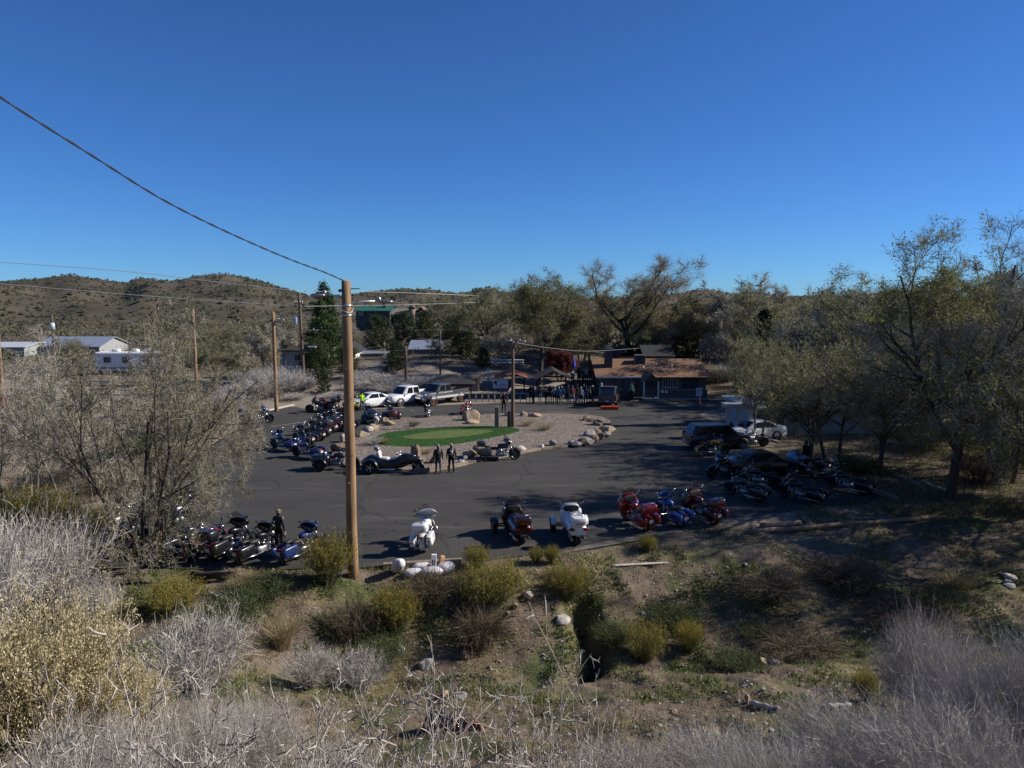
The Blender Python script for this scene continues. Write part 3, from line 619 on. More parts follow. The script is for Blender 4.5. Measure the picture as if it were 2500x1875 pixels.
def bike_proto(fairing=None, bags=False, trunk=False, screen=0.0, bars='std', wheels='two', sport=False, backrest=False):
    P = []
    def add(nm, mb, role, par=None, loc=(0, 0, 0), bevel=0.0):
        P.append((nm, mb.mesh(nm, None, bevel) if isinstance(mb, MB) else mb, role, par, loc)); return len(P) - 1
    fx, rx = 0.82, -0.80; fr, rr = 0.33, 0.32
    def wheel(x, y, r, wd):
        t, k, b = wheel_meshes(r, wd, r * 0.66, 7); i = add('wheel', b, 'black', None, (x, y, r)); add('tyre', t, 'tyre', i); add('rim', k, 'rim', i); return i
    if wheels == 'spyder':
        wheel(0.85, 0.62, 0.28, 0.17); wheel(0.85, -0.62, 0.28, 0.17); wheel(rx, 0, 0.33, 0.24)
        for s in (1, -1):
            m = arc_strip((0.85, 0, 0.28), 0.30, 10, 170, 0.22, 0.02); m.v = [(a, b + s*0.62, c) for a, b, c in m.v]; add('front_fender', m, 'paint')
            m = MB(); m.bar((0.8, 0, 0.35), (0.85, s*0.55, 0.3), 0.06, 0.05); m.bar((0.7, 0, 0.25), (0.85, s*0.55, 0.24), 0.06, 0.05); add('suspension_arm', m, 'black')
    elif wheels == 'trike':
        wheel(fx + 0.15, 0, fr, 0.14); wheel(rx, 0.55, 0.34, 0.24); wheel(rx, -0.55, 0.34, 0.24)
        for s in (1, -1):
            m = arc_strip((rx, 0, 0.34), 0.37, -5, 185, 0.34, 0.03); m.v = [(a, b + s*0.52, c) for a, b, c in m.v]; add('rear_fender', m, 'paint')
        m = MB(); m.ell((rx - 0.05, 0, 0.62), (0.55, 0.42, 0.24), 0.5); add('rear_body', m, 'paint')
        m = MB(); m.tube([(rx, -0.5, 0.34), (rx, 0.5, 0.34)], 0.05); add('axle', m, 'black')
        add('front_fender', arc_strip((fx + 0.15, 0, fr), 0.35, 20, 170, 0.17, 0.015), 'paint')
    else:
        wheel(fx, 0, fr, 0.13); wheel(rx, 0, rr, 0.17)
        add('front_fender', arc_strip((fx, 0, fr), 0.345, 10, 175, 0.16, 0.014), 'paint'); add('rear_fender', arc_strip((rx, 0, rr), 0.35, 30, 205, 0.21, 0.016), 'paint')
    fxx = fx + (0.15 if wheels == 'trike' else 0)
    # forks and frame
    if wheels != 'spyder':
        m = MB()
        for s in (1, -1): m.tube([(fxx, s*0.1, fr), (fxx - 0.36, s*0.1, 0.98)], [0.035, 0.03], 8)
        add('fork', m, 'chrome')
    m = MB(); m.tube([(0.42, 0, 0.86), (0.30, 0, 0.3), (-0.45, 0, 0.24), (rx + 0.1, 0, 0.36)], 0.035, 6); m.tube([(0.42, 0, 0.86), (-0.1, 0, 0.66), (-0.5, 0, 0.6), (rx + 0.05, 0, 0.38)], 0.03, 6); add('frame', m, 'black')
    # V-twin
    m = MB(); m.ell((-0.02, 0, 0.36), (0.27, 0.17, 0.14), 0.6); eng = add('engine', m, 'steel')
    for dx in (-1, 1):
        m = MB(); b0 = Vector((dx*0.06, 0, 0.42)); b1 = Vector((dx*0.20, 0, 0.70)); dv = b1 - b0
        for k in range(6):
            q0 = b0 + dv * (k / 6); q1 = b0 + dv * ((k + 0.55) / 6); m.tube([q0, q1], 0.115 if k < 5 else 0.09, 10)
        add('cylinder', m, 'chrome' if not sport else 'black', eng)
    m = MB(); m.lathe([(0.001, 0), (0.085, 0), (0.085, 0.05), (0.001, 0.06)], 14, YROT, (0, -0.14, 0.55)); add('air_cleaner', m, 'chrome', eng)
    # exhaust pipes
    ys = (-1, 1) if (bags or wheels != 'two') else (-1,)
    for s in ys:
        m = MB(); m.tube([(0.22, s*0.13, 0.62), (0.33, s*0.17, 0.45), (0.2, s*0.19, 0.26), (-0.3, s*0.2, 0.24), (-0.38, s*0.21, 0.24), (-1.12, s*0.24, 0.27)], [0.03, 0.03, 0.03, 0.035, 0.052, 0.055], 10); add('exhaust', m, 'chrome')
    # tank, seat
    m = MB(); m.ell((0.16, 0, 0.80), (0.33, 0.16, 0.135), 0.8, 18, 10, Matrix.Rotation(R(8), 3, 'Y')); tk = add('fuel_tank', m, 'paint')
    m = MB(); m.ell((0.12, 0, 0.932), (0.2, 0.03, 0.012), 0.7); add('tank_console', m, 'chrome', tk)
    m = MB(); m.ell((-0.33, 0, 0.70), (0.27, 0.17, 0.075), 0.7); m.ell((-0.72, 0, 0.80), (0.2, 0.14, 0.06), 0.7); add('seat', m, 'seat')
    if backrest or trunk:
        m = MB(); m.ell((-0.93, 0, 1.02), (0.05, 0.15, 0.13), 0.6); add('backrest', m, 'seat')
    # handlebar and mirrors
    h = 1.05 if bars == 'std' else 1.32
    m = MB(); m.tube([(0.22, 0.42, h), (0.34, 0.3, h + 0.03), (0.44, 0.1, 0.98), (0.44, -0.1, 0.98), (0.34, -0.3, h + 0.03), (0.22, -0.42, h)], 0.017, 6)
    hb = add('handlebar', m, 'chrome')
    for s in (1, -1):
        m = MB(); m.tube([(0.2, s*0.43, h), (0.31, s*0.335, h + 0.02)], 0.024, 8); add('grip', m, 'black', hb)
        m = MB(); m.tube([(0.33, s*0.31, h), (0.34, s*0.40, h + 0.17)], 0.008, 5); m.ell((0.335, s*0.42, h + 0.2), (0.018, 0.075, 0.045), 0.8); add('mirror', m, 'chrome', hb)
    # front end
    if fairing == 'batwing':
        m = MB(); secs = []
        for z, hwid, d in ((0.86, 0.10, 0.62), (0.93, 0.30, 0.63), (1.02, 0.40, 0.60), (1.12, 0.37, 0.55), (1.22, 0.24, 0.50)):
            secs.append([(d - 0.27, hwid*1.02, z), (d - 0.1, hwid*0.9, z), (d, hwid*0.5, z), (d + 0.03, 0, z), (d, -hwid*0.5, z), (d - 0.1, -hwid*0.9, z), (d - 0.27, -hwid*1.02, z), (d - 0.17, -hwid*0.8, z), (d - 0.1, 0, z), (d - 0.17, hwid*0.8, z)])
        m.loft(secs, smooth=True); fa = add('fairing', m, 'paint')
        m = MB(); m.lathe([(0.001, 0.0), (0.09, 0.0), (0.1, -0.06)], 14, Matrix.Rotation(math.pi/2, 3, 'Y'), (0.655, 0, 0.98)); add('headlight', m, 'lamp', fa)
    elif fairing == 'full':
        m = MB(); secs = []
        for x, hwid, z0, z1 in ((0.86, 0.10, 0.70, 0.92), (0.78, 0.27, 0.60, 1.06), (0.62, 0.40, 0.45, 1.18), (0.45, 0.44, 0.36, 1.20), (0.32, 0.42, 0.34, 1.02)):
            secs.append([(x, hwid*0.7, z0), (x, hwid, z0 + (z1 - z0)*0.35), (x, hwid*0.95, z0 + (z1 - z0)*0.7), (x, hwid*0.55, z1), (x, -hwid*0.55, z1), (x, -hwid*0.95, z0 + (z1 - z0)*0.7), (x, -hwid, z0 + (z1 - z0)*0.35), (x, -hwid*0.7, z0)])
        m.loft(secs, smooth=True); fa = add('fairing', m, 'paint')
        for s in (1, -1):
            m = MB(); m.ell((0.80, s*0.16, 0.90), (0.08, 0.12, 0.055), 0.7); add('headlight', m, 'lamp', fa)
        m = MB(); m.ell((0.32, 0, 1.04), (0.03, 0.3, 0.12), 0.6); add('dashboard', m, 'black', fa)
    else:
        m = MB(); m.lathe([(0.001, 0.0), (0.085, 0.0), (0.095, -0.03), (0.06, -0.16), (0.001, -0.18)], 14, Matrix.Rotation(math.pi/2, 3, 'Y'), (fxx - 0.15, 0, 0.86)); add('headlight', m, 'chrome')
    if screen:
        m = MB(); zb = 1.16 if fairing else 0.92; n = 7; vs = []; fs = []
        for j in range(4):
            t = j / 3
            for i in range(n):
                a = (i / (n - 1) - 0.5) * 2; wd = 0.30 * (1 - 0.35*t*t); vs.append((0.56 - 0.24*t - 0.1*a*a, a*wd, zb + screen*t - 0.06*abs(a)**3*t))
        for j in range(3):
            for i in range(n - 1): fs.append((j*n+i, j*n+i+1, (j+1)*n+i+1, (j+1)*n+i))
        m.add(vs, fs, True); add('windscreen', m, 'screen')
    # luggage
    if bags:
        for s in (1, -1):
            m = MB(); m.ell((rx - 0.12, s*0.30, 0.52), (0.36, 0.115, 0.18), 0.38, 20, 10, Matrix.Rotation(R(-4), 3, 'Y')); sb = add('saddlebag', m, 'paint')
            m = MB(); m.ell((rx - 0.12, s*0.30, 0.645), (0.37, 0.12, 0.02), 0.4, 16, 4, Matrix.Rotation(R(-4), 3, 'Y')); add('saddlebag_trim', m, 'black', sb)
            m = MB(); m.ell((rx - 0.475, s*0.30, 0.5), (0.012, 0.03, 0.035), 0.6, 10, 6); add('bag_reflector', m, 'red', sb)
    if trunk:
        m = MB(); m.ell((-1.08, 0, 0.98), (0.25, 0.31, 0.17), 0.42, 22, 10); tr = add('trunk', m, 'paint')
        m = MB(); m.ell((-1.08, 0, 0.975), (0.256, 0.316, 0.02), 0.42, 20, 4); add('trunk_trim', m, 'black', tr)
        m = MB(); m.box(-1.345, -1.325, -0.15, 0.15, 0.89, 0.92); add('trunk_light', m, 'red', tr, bevel=0.005)
        m = MB(); m.tube([(-0.95, 0.2, 1.14), (-0.98, 0.2, 1.2), (-1.22, 0.2, 1.2), (-1.25, -0.2, 1.2), (-0.98, -0.2, 1.2), (-0.95, -0.2, 1.14)], 0.012, 6); add('luggage_rack', m, 'chrome', tr)
    if wheels == 'spyder':
        m = MB(); secs = []
        for x, hwid, z0, z1 in ((1.18, 0.12, 0.35, 0.55), (1.0, 0.30, 0.25, 0.75), (0.6, 0.36, 0.22, 0.9), (0.1, 0.30, 0.25, 0.85), (-0.5, 0.34, 0.35, 0.72), (-1.05, 0.36, 0.42, 0.82), (-1.25, 0.30, 0.48, 0.75)):
            secs.append([(x, hwid*0.8, z0), (x, hwid, (z0 + z1)/2), (x, hwid*0.7, z1), (x, -hwid*0.7, z1), (x, -hwid, (z0 + z1)/2), (x, -hwid*0.8, z0)])
        m.loft(secs, smooth=True); add('body_shell', m, 'paint')
        for s in (1, -1):
            m = MB(); m.ell((-1.22, s*0.25, 0.68), (0.06, 0.11, 0.06), 0.7); add('taillight', m, 'red')
    # tail
    zt_ = 0.62
    m = MB(); m.ell((rx - 0.36, 0, zt_), (0.04, 0.09, 0.045), 0.6, 10, 6); add('taillight', m, 'red')
    m = MB(); m.box(rx - 0.42, rx - 0.41, -0.1, 0.1, 0.42, 0.55); add('number_plate', m, 'plate')
    for s in (1, -1):
        m = MB(); m.ell((rx - 0.3, s*0.2, 0.68), (0.03, 0.03, 0.03)); add('turn_signal', m, 'red')
        m = MB(); m.box(-0.05, 0.3, s*0.28 - 0.06, s*0.28 + 0.06, 0.27, 0.29); add('footboard', m, 'black')
    if wheels == 'two' and fairing != 'full' and not sport:
        m = MB(); m.tube([(0.28, 0.05, 0.3), (0.38, 0.3, 0.3), (0.36, 0.32, 0.55), (0.34, 0, 0.62), (0.36, -0.32, 0.55), (0.38, -0.3, 0.3), (0.28, -0.05, 0.3)], 0.016, 6); add('crash_bar', m, 'chrome')
    if wheels == 'two':
        m = MB(); m.tube([(-0.1, 0.12, 0.25), (-0.2, 0.3, 0.0)], 0.014, 5); add('side_stand', m, 'black')
    return P
_protos = {}
KINDS = dict(bagger=dict(fairing='batwing', bags=True, screen=0.16), tourer=dict(fairing='batwing', bags=True, trunk=True, screen=0.3), dresser=dict(fairing='full', bags=True, trunk=True, screen=0.34),
    cruiser=dict(), cruiser_screen=dict(screen=0.5, bags=True), chopper=dict(bars='ape', backrest=True), sport=dict(fairing='full', sport=True, screen=0.16), naked=dict(sport=True),
    spyder=dict(wheels='spyder', fairing='full', trunk=True, screen=0.36), spyder_open=dict(wheels='spyder', fairing='full', screen=0.36), trike=dict(wheels='trike', fairing='batwing', trunk=True, screen=0.3), trike_open=dict(wheels='trike', backrest=True))
CATS = dict(spyder='three-wheeler', spyder_open='three-wheeler', trike='trike', trike_open='trike')
def bike(kind, loc, heading, col, label, group=None, lean=7, name=None, scale=1.0, wheelmat=None):
    if kind not in _protos: _protos[kind] = bike_proto(**KINDS[kind])
    three = kind in CATS
    root = empty(name or ('motor_trike' if three else 'motorcycle'), loc, R(heading), label, CATS.get(kind, 'motorcycle'), group); root.scale = (scale,) * 3
    if not three: root.rotation_euler = (R(-lean), 0, R(heading))         # leans onto its side stand (left)
    roles = dict(ROLES0, paint=col)
    if wheelmat: roles['rimx'] = wheelmat
    objs = []
    for nm, me, role, par, off in _protos[kind]:
        if not me.materials: me.materials.append(None)
        o = obj(nm, me, objs[par] if par is not None else root); o.location = off
        o.material_slots[0].link = 'OBJECT'; o.material_slots[0].material = wheelmat if (wheelmat and nm == 'rim') else roles[role]
        objs.append(o)
    return root
# ------------------------------------------------------------------ buildings
def zrow(row, y): d = ray(1250, row); return CAMZ + d.z / d.y * y  # height of a pixel row at depth y
def xcol(u, y, row=900): d = ray(u, row); return d.x / d.y * y
DARKWOOD = wood_mat('dark_board', (0.028, 0.024, 0.021), (0.055, 0.047, 0.04), 0.85, 0.2, 6)
GREYWALL = mat('grey_wall_paint', (0.11, 0.097, 0.083), 0.85, var=0.15, scale=2)
SHINGLE = mat('brown_shingle', (0.19, 0.10, 0.055), 0.95, var=0.35, scale=9, bump=0.5)
DARKROOF = mat('dark_shingle', (0.024, 0.024, 0.026), 0.95, var=0.35, scale=9, bump=0.5)
WHITEP = mat('white_paint', (0.72, 0.72, 0.70), 0.6, var=0.06)
BRICK = mat('chimney_block', (0.075, 0.06, 0.052), 0.9, var=0.35, scale=7, bump=0.4)
CREAM = mat('cream_siding', (0.62, 0.62, 0.55), 0.8, var=0.08)
GALV = mat('galvanised_sheet', (0.52, 0.55, 0.58), 0.35, 0.6, var=0.12, scale=3)
PANE = mat('window_pane', (0.05, 0.06, 0.07), 0.08, var=0.3, scale=2)
def window(par, x0, x1, z0, z1, y, fm=WHITEP, mull=1, pm=PANE):
    """window facing -y at depth y: pane with frame, mullions"""
    m = MB(); m.box(x0, x1, y - 0.012, y + 0.02, z0, z1); p = m.build('window', pm, par)
    f = MB(); t = 0.06
    f.box(x0 - t, x1 + t, y - 0.045, y - 0.013, z0 - t, z0); f.box(x0 - t, x1 + t, y - 0.045, y - 0.013, z1, z1 + t)
    f.box(x0 - t, x0, y - 0.045, y - 0.013, z0, z1); f.box(x1, x1 + t, y - 0.045, y - 0.013, z0, z1)
    for k in range(mull):
        c = x0 + (x1 - x0) * (k + 1) / (mull + 1); f.box(c - 0.02, c + 0.02, y - 0.035, y - 0.013, z0, z1)
    f.build('window_frame', fm, p); return p
def gable_roof(par, x0, x1, y0, y1, ze, zr, mt, over=0.3, ridge='x', th=0.1, name='roof'):
    m = MB()
    if ridge == 'x':
        yc = (y0 + y1) / 2; k = (zr - ze) / (yc - y0); a, b = y0 - over, y1 + over; za = ze - over * k
        m.add([(x0-over,a,za),(x1+over,a,za),(x1+over,yc,zr),(x0-over,yc,zr),(x1+over,b,za),(x0-over,b,za),
               (x0-over,a,za+th),(x1+over,a,za+th),(x1+over,yc,zr+th),(x0-over,yc,zr+th),(x1+over,b,za+th),(x0-over,b,za+th)],
              [(6,7,8,9),(9,8,10,11),(1,0,3,2),(2,3,5,4),(0,1,7,6),(5,11,10,4),(0,6,9,3),(3,9,11,5),(1,2,8,7),(2,4,10,8)])
    else:
        xc = (x0 + x1) / 2; k = (zr - ze) / (xc - x0); a, b = x0 - over, x1 + over; za = ze - over * k
        m.add([(a,y0-over,za),(a,y1+over,za),(xc,y1+over,zr),(xc,y0-over,zr),(b,y1+over,za),(b,y0-over,za),
               (a,y0-over,za+th),(a,y1+over,za+th),(xc,y1+over,zr+th),(xc,y0-over,zr+th),(b,y1+over,za+th),(b,y0-over,za+th)],
              [(7,6,9,8),(8,9,11,10),(0,1,2,3),(3,2,4,5),(1,0,6,7),(10,11,5,4),(6,0,3,9),(9,3,5,11),(2,1,7,8),(4,2,8,10)])
    return m.build(name, mt, par)
# --- the bar: long low house with brown roof
def bar_house():
    y0 = 79.5; r = empty('roadhouse', (0, 0, 0), 0, 'low dark grey roadhouse with brown shingle roof, tall chimney and small entry gable', 'building')
    X0, X1 = xcol(1466, y0), xcol(1724, y0); ze, zr = 2.35, 3.75; d = 9.0; fl = 0.22
    m = MB(); m.box(X0 + 0.1, X1, y0, y0 + d, 0, ze); m.prism([(0, 0)] * 3, 0, 0) if False else None
    m.add([(X0+0.1,y0,ze),(X0+0.1,y0+d,ze),(X0+0.1,y0+d/2,zr),(X1,y0,ze),(X1,y0+d,ze),(X1,y0+d/2,zr)], [(0,2,1),(3,4,5)])
    m.build('wall', GREYWALL, r)
    m = MB(); m.box(X1 + 0.003, X1 + 0.03, y0 + 0.02, y0 + d, 0, ze - 0.1); m.build('end_wall', mat('tan_end_wall', (0.2, 0.13, 0.08), 0.9), r)
    rf = gable_roof(r, X0, X1, y0, y0 + d, ze, zr, SHINGLE, 0.55)
    m = MB(); m.box(X0 - 0.5, xcol(1565, y0), y0 - 0.62, y0 - 0.57, ze - 0.16, ze - 0.02); m.build('fascia', WHITEP, rf)
    m = MB(); m.box(xcol(1606, y0), X1 + 0.5, y0 - 0.6, y0 - 0.565, ze - 0.22, ze - 0.08); m.build('gutter', DARKWOOD, rf)
    # chimney, cooler, vents
    cx0, cx1 = xcol(1476, 82), xcol(1493, 82); m = MB(); m.box(cx0, cx1, 81.4, 82.5, ze + 0.2, 5.05); ch = m.build('chimney', BRICK, rf)
    m = MB(); m.box(cx0 - 0.06, cx1 + 0.06, 81.34, 82.56, 5.053, 5.15); m.box(cx0 + 0.12, cx1 - 0.12, 81.6, 82.3, 5.153, 5.4); m.build('chimney_cap', STEEL, ch)
    ax0, ax1 = xcol(1548, 83), xcol(1573, 83); m = MB(); m.box(ax0, ax1, 82.4, 83.5, 3.25, 4.35); ac = m.build('swamp_cooler', mat('cooler_grey', (0.12, 0.115, 0.11), 0.7), rf, 0.02)
    m = MB()
    for k in range(7): m.box(ax0 + 0.08, ax1 - 0.08, 82.375, 82.397, 3.4 + k*0.125, 3.46 + k*0.125)
    m.build('louvre', BLACKP, ac); m = MB(); m.box(ax1 + 0.003, ax1 + 0.03, 82.45, 83.45, 3.3, 4.3); m.build('side_panel', GALV, ac)
    for u, yy in ((1571, 81.2), (1602, 82.0), (1640, 81.5)):
        m = MB(); x = xcol(u, yy); zz = ze + (yy - y0) * (zr - ze) / (d / 2); m.tube([(x, yy, zz - 0.05), (x, yy, zz + 0.4)], 0.06, 8); m.build('vent_pipe', GALV, rf)
    # front: windows, porch
    for a, b in ((1480, 1510), (1524, 1556)): window(r, xcol(a, y0), xcol(b, y0), 1.1, 1.9, y0 - 0.003, DARKWOOD, 2, mat('posters', (0.12, 0.115, 0.1), 0.6, var=0.6, scale=5))
    window(r, xcol(1620, y0), xcol(1655, y0), 1.15, 1.95, y0 - 0.003, WHITEP, 5); window(r, xcol(1668, y0), xcol(1705, y0), 1.15, 1.9, y0 - 0.003, DARKWOOD, 1)
    yp = y0 - 1.7; px0, px1 = xcol(1470, y0), xcol(1572, y0)
    for k in range(16):
        m = MB(); a = px0 + (px1 - px0) * k / 16; m.box(a + 0.012, a + (px1 - px0) / 16 - 0.012, yp, y0 - 0.06, fl - 0.05, fl); m.build('porch_plank', DARKWOOD, r)
    m = MB(); m.box(px0, px1, yp + 0.03, y0 - 0.06, 0, fl - 0.055); m.build('porch_base', mat('porch_base', (0.05, 0.05, 0.055), 0.9), r)
    for u in (1474, 1505, 1535, 1566):
        m = MB(); x = xcol(u, y0); m.box(x - 0.05, x + 0.05, yp + 0.05, yp + 0.15, fl + 0.003, ze - 0.1); m.build('porch_post', GREYWALL, r)
    m = MB(); m.box(px0, px1, yp + 0.165, yp + 0.215, fl + 0.85, fl + 0.95); m.box(px0, px1, yp + 0.165, yp + 0.215, fl + 0.12, fl + 0.18); rail = m.build('porch_rail', GREYWALL, r)
    for k in range(30):
        m = MB(); x = px0 + 0.1 + (px1 - px0 - 0.2) * k / 29; m.box(x - 0.015, x + 0.015, yp + 0.175, yp + 0.205, fl + 0.183, fl + 0.847); m.build('baluster', GREYWALL, rail)
    m = MB(); m.box(xcol(1607, y0), X1 - 0.1, y0 - 1.2, y0 - 1.1, 0.15, 1.02); m.build('porch_panel', GREYWALL, r)
    m = MB(); m.box(xcol(1607, y0), X1, y0 - 1.25, y0 - 0.003, 0.0, 0.15); m.build('porch_step', mat('pale_concrete', (0.3, 0.3, 0.3), 0.9), r)
    # entry gable
    ex0, ex1 = xcol(1573, y0 - 2), xcol(1608, y0 - 2); ye = y0 - 2.1; e = gable_roof(r, ex0, ex1, ye, y0 + 1.5, 2.05, 2.75, SHINGLE, 0.2, 'y', 0.08, 'entry_roof')
    m = MB(); m.add([(ex0, ye + 0.02, 2.05), (ex1, ye + 0.02, 2.05), ((ex0 + ex1) / 2, ye + 0.02, 2.72), (ex0, ye + 0.08, 2.05), (ex1, ye + 0.08, 2.05), ((ex0 + ex1) / 2, ye + 0.08, 2.72)], [(0,1,2),(5,4,3),(0,3,4,1),(1,4,5,2),(2,5,3,0)]); m.build('gable', GREYWALL, e)
    m = MB(); m.box(ex0 + 0.22, ex1 - 0.22, ye + 0.6, ye + 0.66, fl, 2.05); dr = m.build('door', mat('front_door', (0.06, 0.065, 0.07), 0.6), r)
    m = MB(); m.box(ex0 + 0.45, ex1 - 0.45, ye + 0.585, ye + 0.598, 1.2, 1.8); m.build('door_pane', PANE, dr); m = MB(); m.ell((ex1 - 0.32, ye + 0.56, 1.1), (0.03, 0.03, 0.03)); m.build('door_knob', CHROME, dr)
    for x in (ex0, ex1):
        m = MB(); m.box(x - 0.07, x + 0.07, ye, ye + 0.14, 0, 2.05); m.build('entry_post', WHITEP, r)
    m = MB(); m.box(ex0 - 0.1, ex1 + 0.1, ye - 0.1, y0 - 0.06, 0, fl - 0.003); m.build('entry_step', mat('pale_concrete', (0.3, 0.3, 0.3), 0.9), r)
    for u, zz in ((1618, 0.85), (1628, 0.8)):
        m = MB(); x = xcol(u, y0 - 1.2); m.box(x - 0.15, x + 0.15, y0 - 1.215, y0 - 1.205, zz - 0.13, zz + 0.13); m.build('notice', WHITEP, r)
bar_house()
def rear_roof():
    r = empty('annex', (0, 0, 0), 0, 'small annex with a low dark gable behind the brown roof', 'building'); x0, x1 = xcol(1505, 92), xcol(1640, 92)
    m = MB(); m.box(x0, x1, 91, 97, zt1(14, 94) - 0.5, 3.6); m.build('wall', GREYWALL, r); gable_roof(r, x0, xcol(1560, 92), 90.9, 97, 3.6, 4.6, DARKROOF, 0.3, 'y'); gable_roof(r, xcol(1560, 92) + 0.5, x1, 91, 97, 3.6, 4.7, DARKROOF, 0.2, 'x')
rear_roof()
# --- open pavilions
def pavilion(u0, u1, y, dep, ze, zr, mt, label, kind='hip', posts=3, zb=0.0, wood=DARKWOOD):
    x0, x1 = xcol(u0, y), xcol(u1, y); r = empty('pavilion', (0, 0, 0), 0, label, 'pavilion')
    if kind == 'hip':
        m = MB(); k = min(1.6, (x1 - x0) * 0.3); yc = y + dep / 2; o = 0.3
        b = [(x0-o,y-o,ze),(x1+o,y-o,ze),(x1+o,y+dep+o,ze),(x0-o,y+dep+o,ze)]; t = [(x0+k*1.4,yc,zr),(x1-k*1.4,yc,zr)]
        m.add(b + [(p[0],p[1],p[2]-0.1) for p in b] + t, [(0,1,9,8),(1,2,9),(2,3,8,9),(3,0,8),(4,5,1,0),(5,6,2,1),(6,7,3,2),(7,4,0,3),(7,6,5,4)]); m.build('roof', mt, r)
    else: gable_roof(r, x0, x1, y, y + dep, ze, zr, mt, 0.25, kind, 0.08)
    for j in (0, 1):
        yy = y + 0.1 + j * (dep - 0.2)
        for i in range(posts):
            x = x0 + 0.1 + (x1 - x0 - 0.2) * i / (posts - 1); m = MB(); m.box(x - 0.07, x + 0.07, yy - 0.07, yy + 0.07, zb, ze - 0.1); m.build('post', wood, r)
            for s in (-1, 1):
                if (i == 0 and s < 0) or (i == posts - 1 and s > 0): continue
                m = MB(); m.bar((x + s*0.06, yy, ze - 0.75), (x + s*0.6, yy, ze - 0.16), 0.07, 0.07); m.build('brace', wood, r)
        m = MB(); m.box(x0, x1, yy - 0.06, yy + 0.06, ze - 0.28, ze - 0.103); m.build('beam', wood, r)
    return r
pavilion(1042, 1152, 79, 4.5, zrow(937, 79), zrow(914, 81), DARKROOF, 'open pavilion with dark hipped roof behind the pickup trucks')
pavilion(1212, 1282, 84, 4.5, zrow(925, 84) + 0.1, zrow(908, 85), mat('red_sheet_roof', (0.22, 0.07, 0.05), 0.7, var=0.2), 'open pavilion with rusty red roof behind the banner', 'y', 2)
pavilion(1312, 1392, 80.5, 5, zrow(926, 80.5), zrow(905, 81), DARKROOF, 'open pavilion with dark gable roof beside the crowd', 'y', 2)
def small_shed():
    y = 83.0; r = empty('shed', (0, 0, 0), 0, 'small tan plank shed beside the hipped pavilion', 'shed'); x0, x1 = xcol(1130, y), xcol(1168, y)
    m = MB(); m.box(x0, x1, y, y + 3, 0, zrow(925, y)); m.build('wall', mat('tan_plank', (0.3, 0.24, 0.16), 0.9, var=0.2), r)
    for k in range(9):
        m = MB(); a = y + k * 3 / 9; m.box(x1 + 0.003, x1 + 0.028, a + 0.01, a + 0.32, 0, zrow(925, y) - 0.02); m.build('plank', mat('tan_plank', (0.3, 0.24, 0.16), 0.9, var=0.2), r)
    gable_roof(r, x0, x1, y, y + 3, zrow(924, y), zrow(914, y), mat('tan_roof', (0.2, 0.15, 0.1), 0.9), 0.25, 'x')
    m = MB(); m.box(x1 - 0.9, x1 - 0.2, y - 0.03, y - 0.003, 0.05, 1.7); m.build('door', mat('blue_door', (0.12, 0.17, 0.25), 0.7), r)
small_shed()
# --- banner
def text_mesh(body, size, ext=0.002):
    cu = bpy.data.curves.new('lettering', 'FONT'); cu.body = body; cu.size = size; cu.extrude = ext; cu.align_x = 'CENTER'; cu.align_y = 'CENTER'
    o = bpy.data.objects.new('tmp', cu); COL.objects.link(o); dg = bpy.context.evaluated_depsgraph_get()
    me = bpy.data.meshes.new_from_object(o.evaluated_get(dg)); bpy.data.objects.remove(o); me.materials.clear(); return me
def lettering(par, body, size, x, y, z, mt, sx=1.0):
    me = text_mesh(body, size); me.materials.append(mt); o = obj('lettering', me, par); o.location = (x, y, z); o.rotation_euler = (math.pi / 2, 0, 0); o.scale = (sx, 1, 1); return o
BANNERW = mat('banner_white', (0.52, 0.55, 0.62), 0.6, var=0.05); INK = mat('dark_ink', (0.02, 0.025, 0.05), 0.6)
def banner():
    y = 77.5; x0, x1 = xcol(1203, y), xcol(1240, y); z0, z1 = zrow(948, y), zrow(926, y); c = (x0 + x1) / 2
    r = empty('banner', (0, 0, 0), 0, 'pale banner reading TURKEY RUN hung on two posts', 'banner')
    m = MB(); m.box(x0, x1, y, y + 0.03, z0, z1); m.build('cloth', BANNERW, r)
    for x in (x0 + 0.05, x1 - 0.05): m = MB(); m.box(x - 0.04, x + 0.04, y + 0.033, y + 0.11, 0, z1 + 0.1); m.build('post', DARKWOOD, r)
    h = z1 - z0; lettering(r, 'A CO A CCU', 0.27, c + 0.13, y - 0.004, z1 - 0.17*h, INK, 0.72); lettering(r, 'TURKEY RUN', 0.27, c + 0.05, y - 0.004, z0 + 0.24*h, INK, 0.82)
    m = MB(); m.box(c - 0.1, c + 0.55, y - 0.006, y - 0.003, z0 + 0.41*h, z0 + 0.455*h); m.box(c - 0.05, c + 0.4, y - 0.006, y - 0.003, z0 + 0.56*h, z0 + 0.59*h); m.build('small_print', INK, r)
    m = MB(); m.ell((x0 + 0.27, y - 0.004, z0 + 0.66*h), (0.15, 0.006, 0.2), 1.0, 14, 8); m.ell((x0 + 0.38, y - 0.004, z0 + 0.48*h), (0.07, 0.005, 0.1)); m.build('emblem', INK, r)
banner()
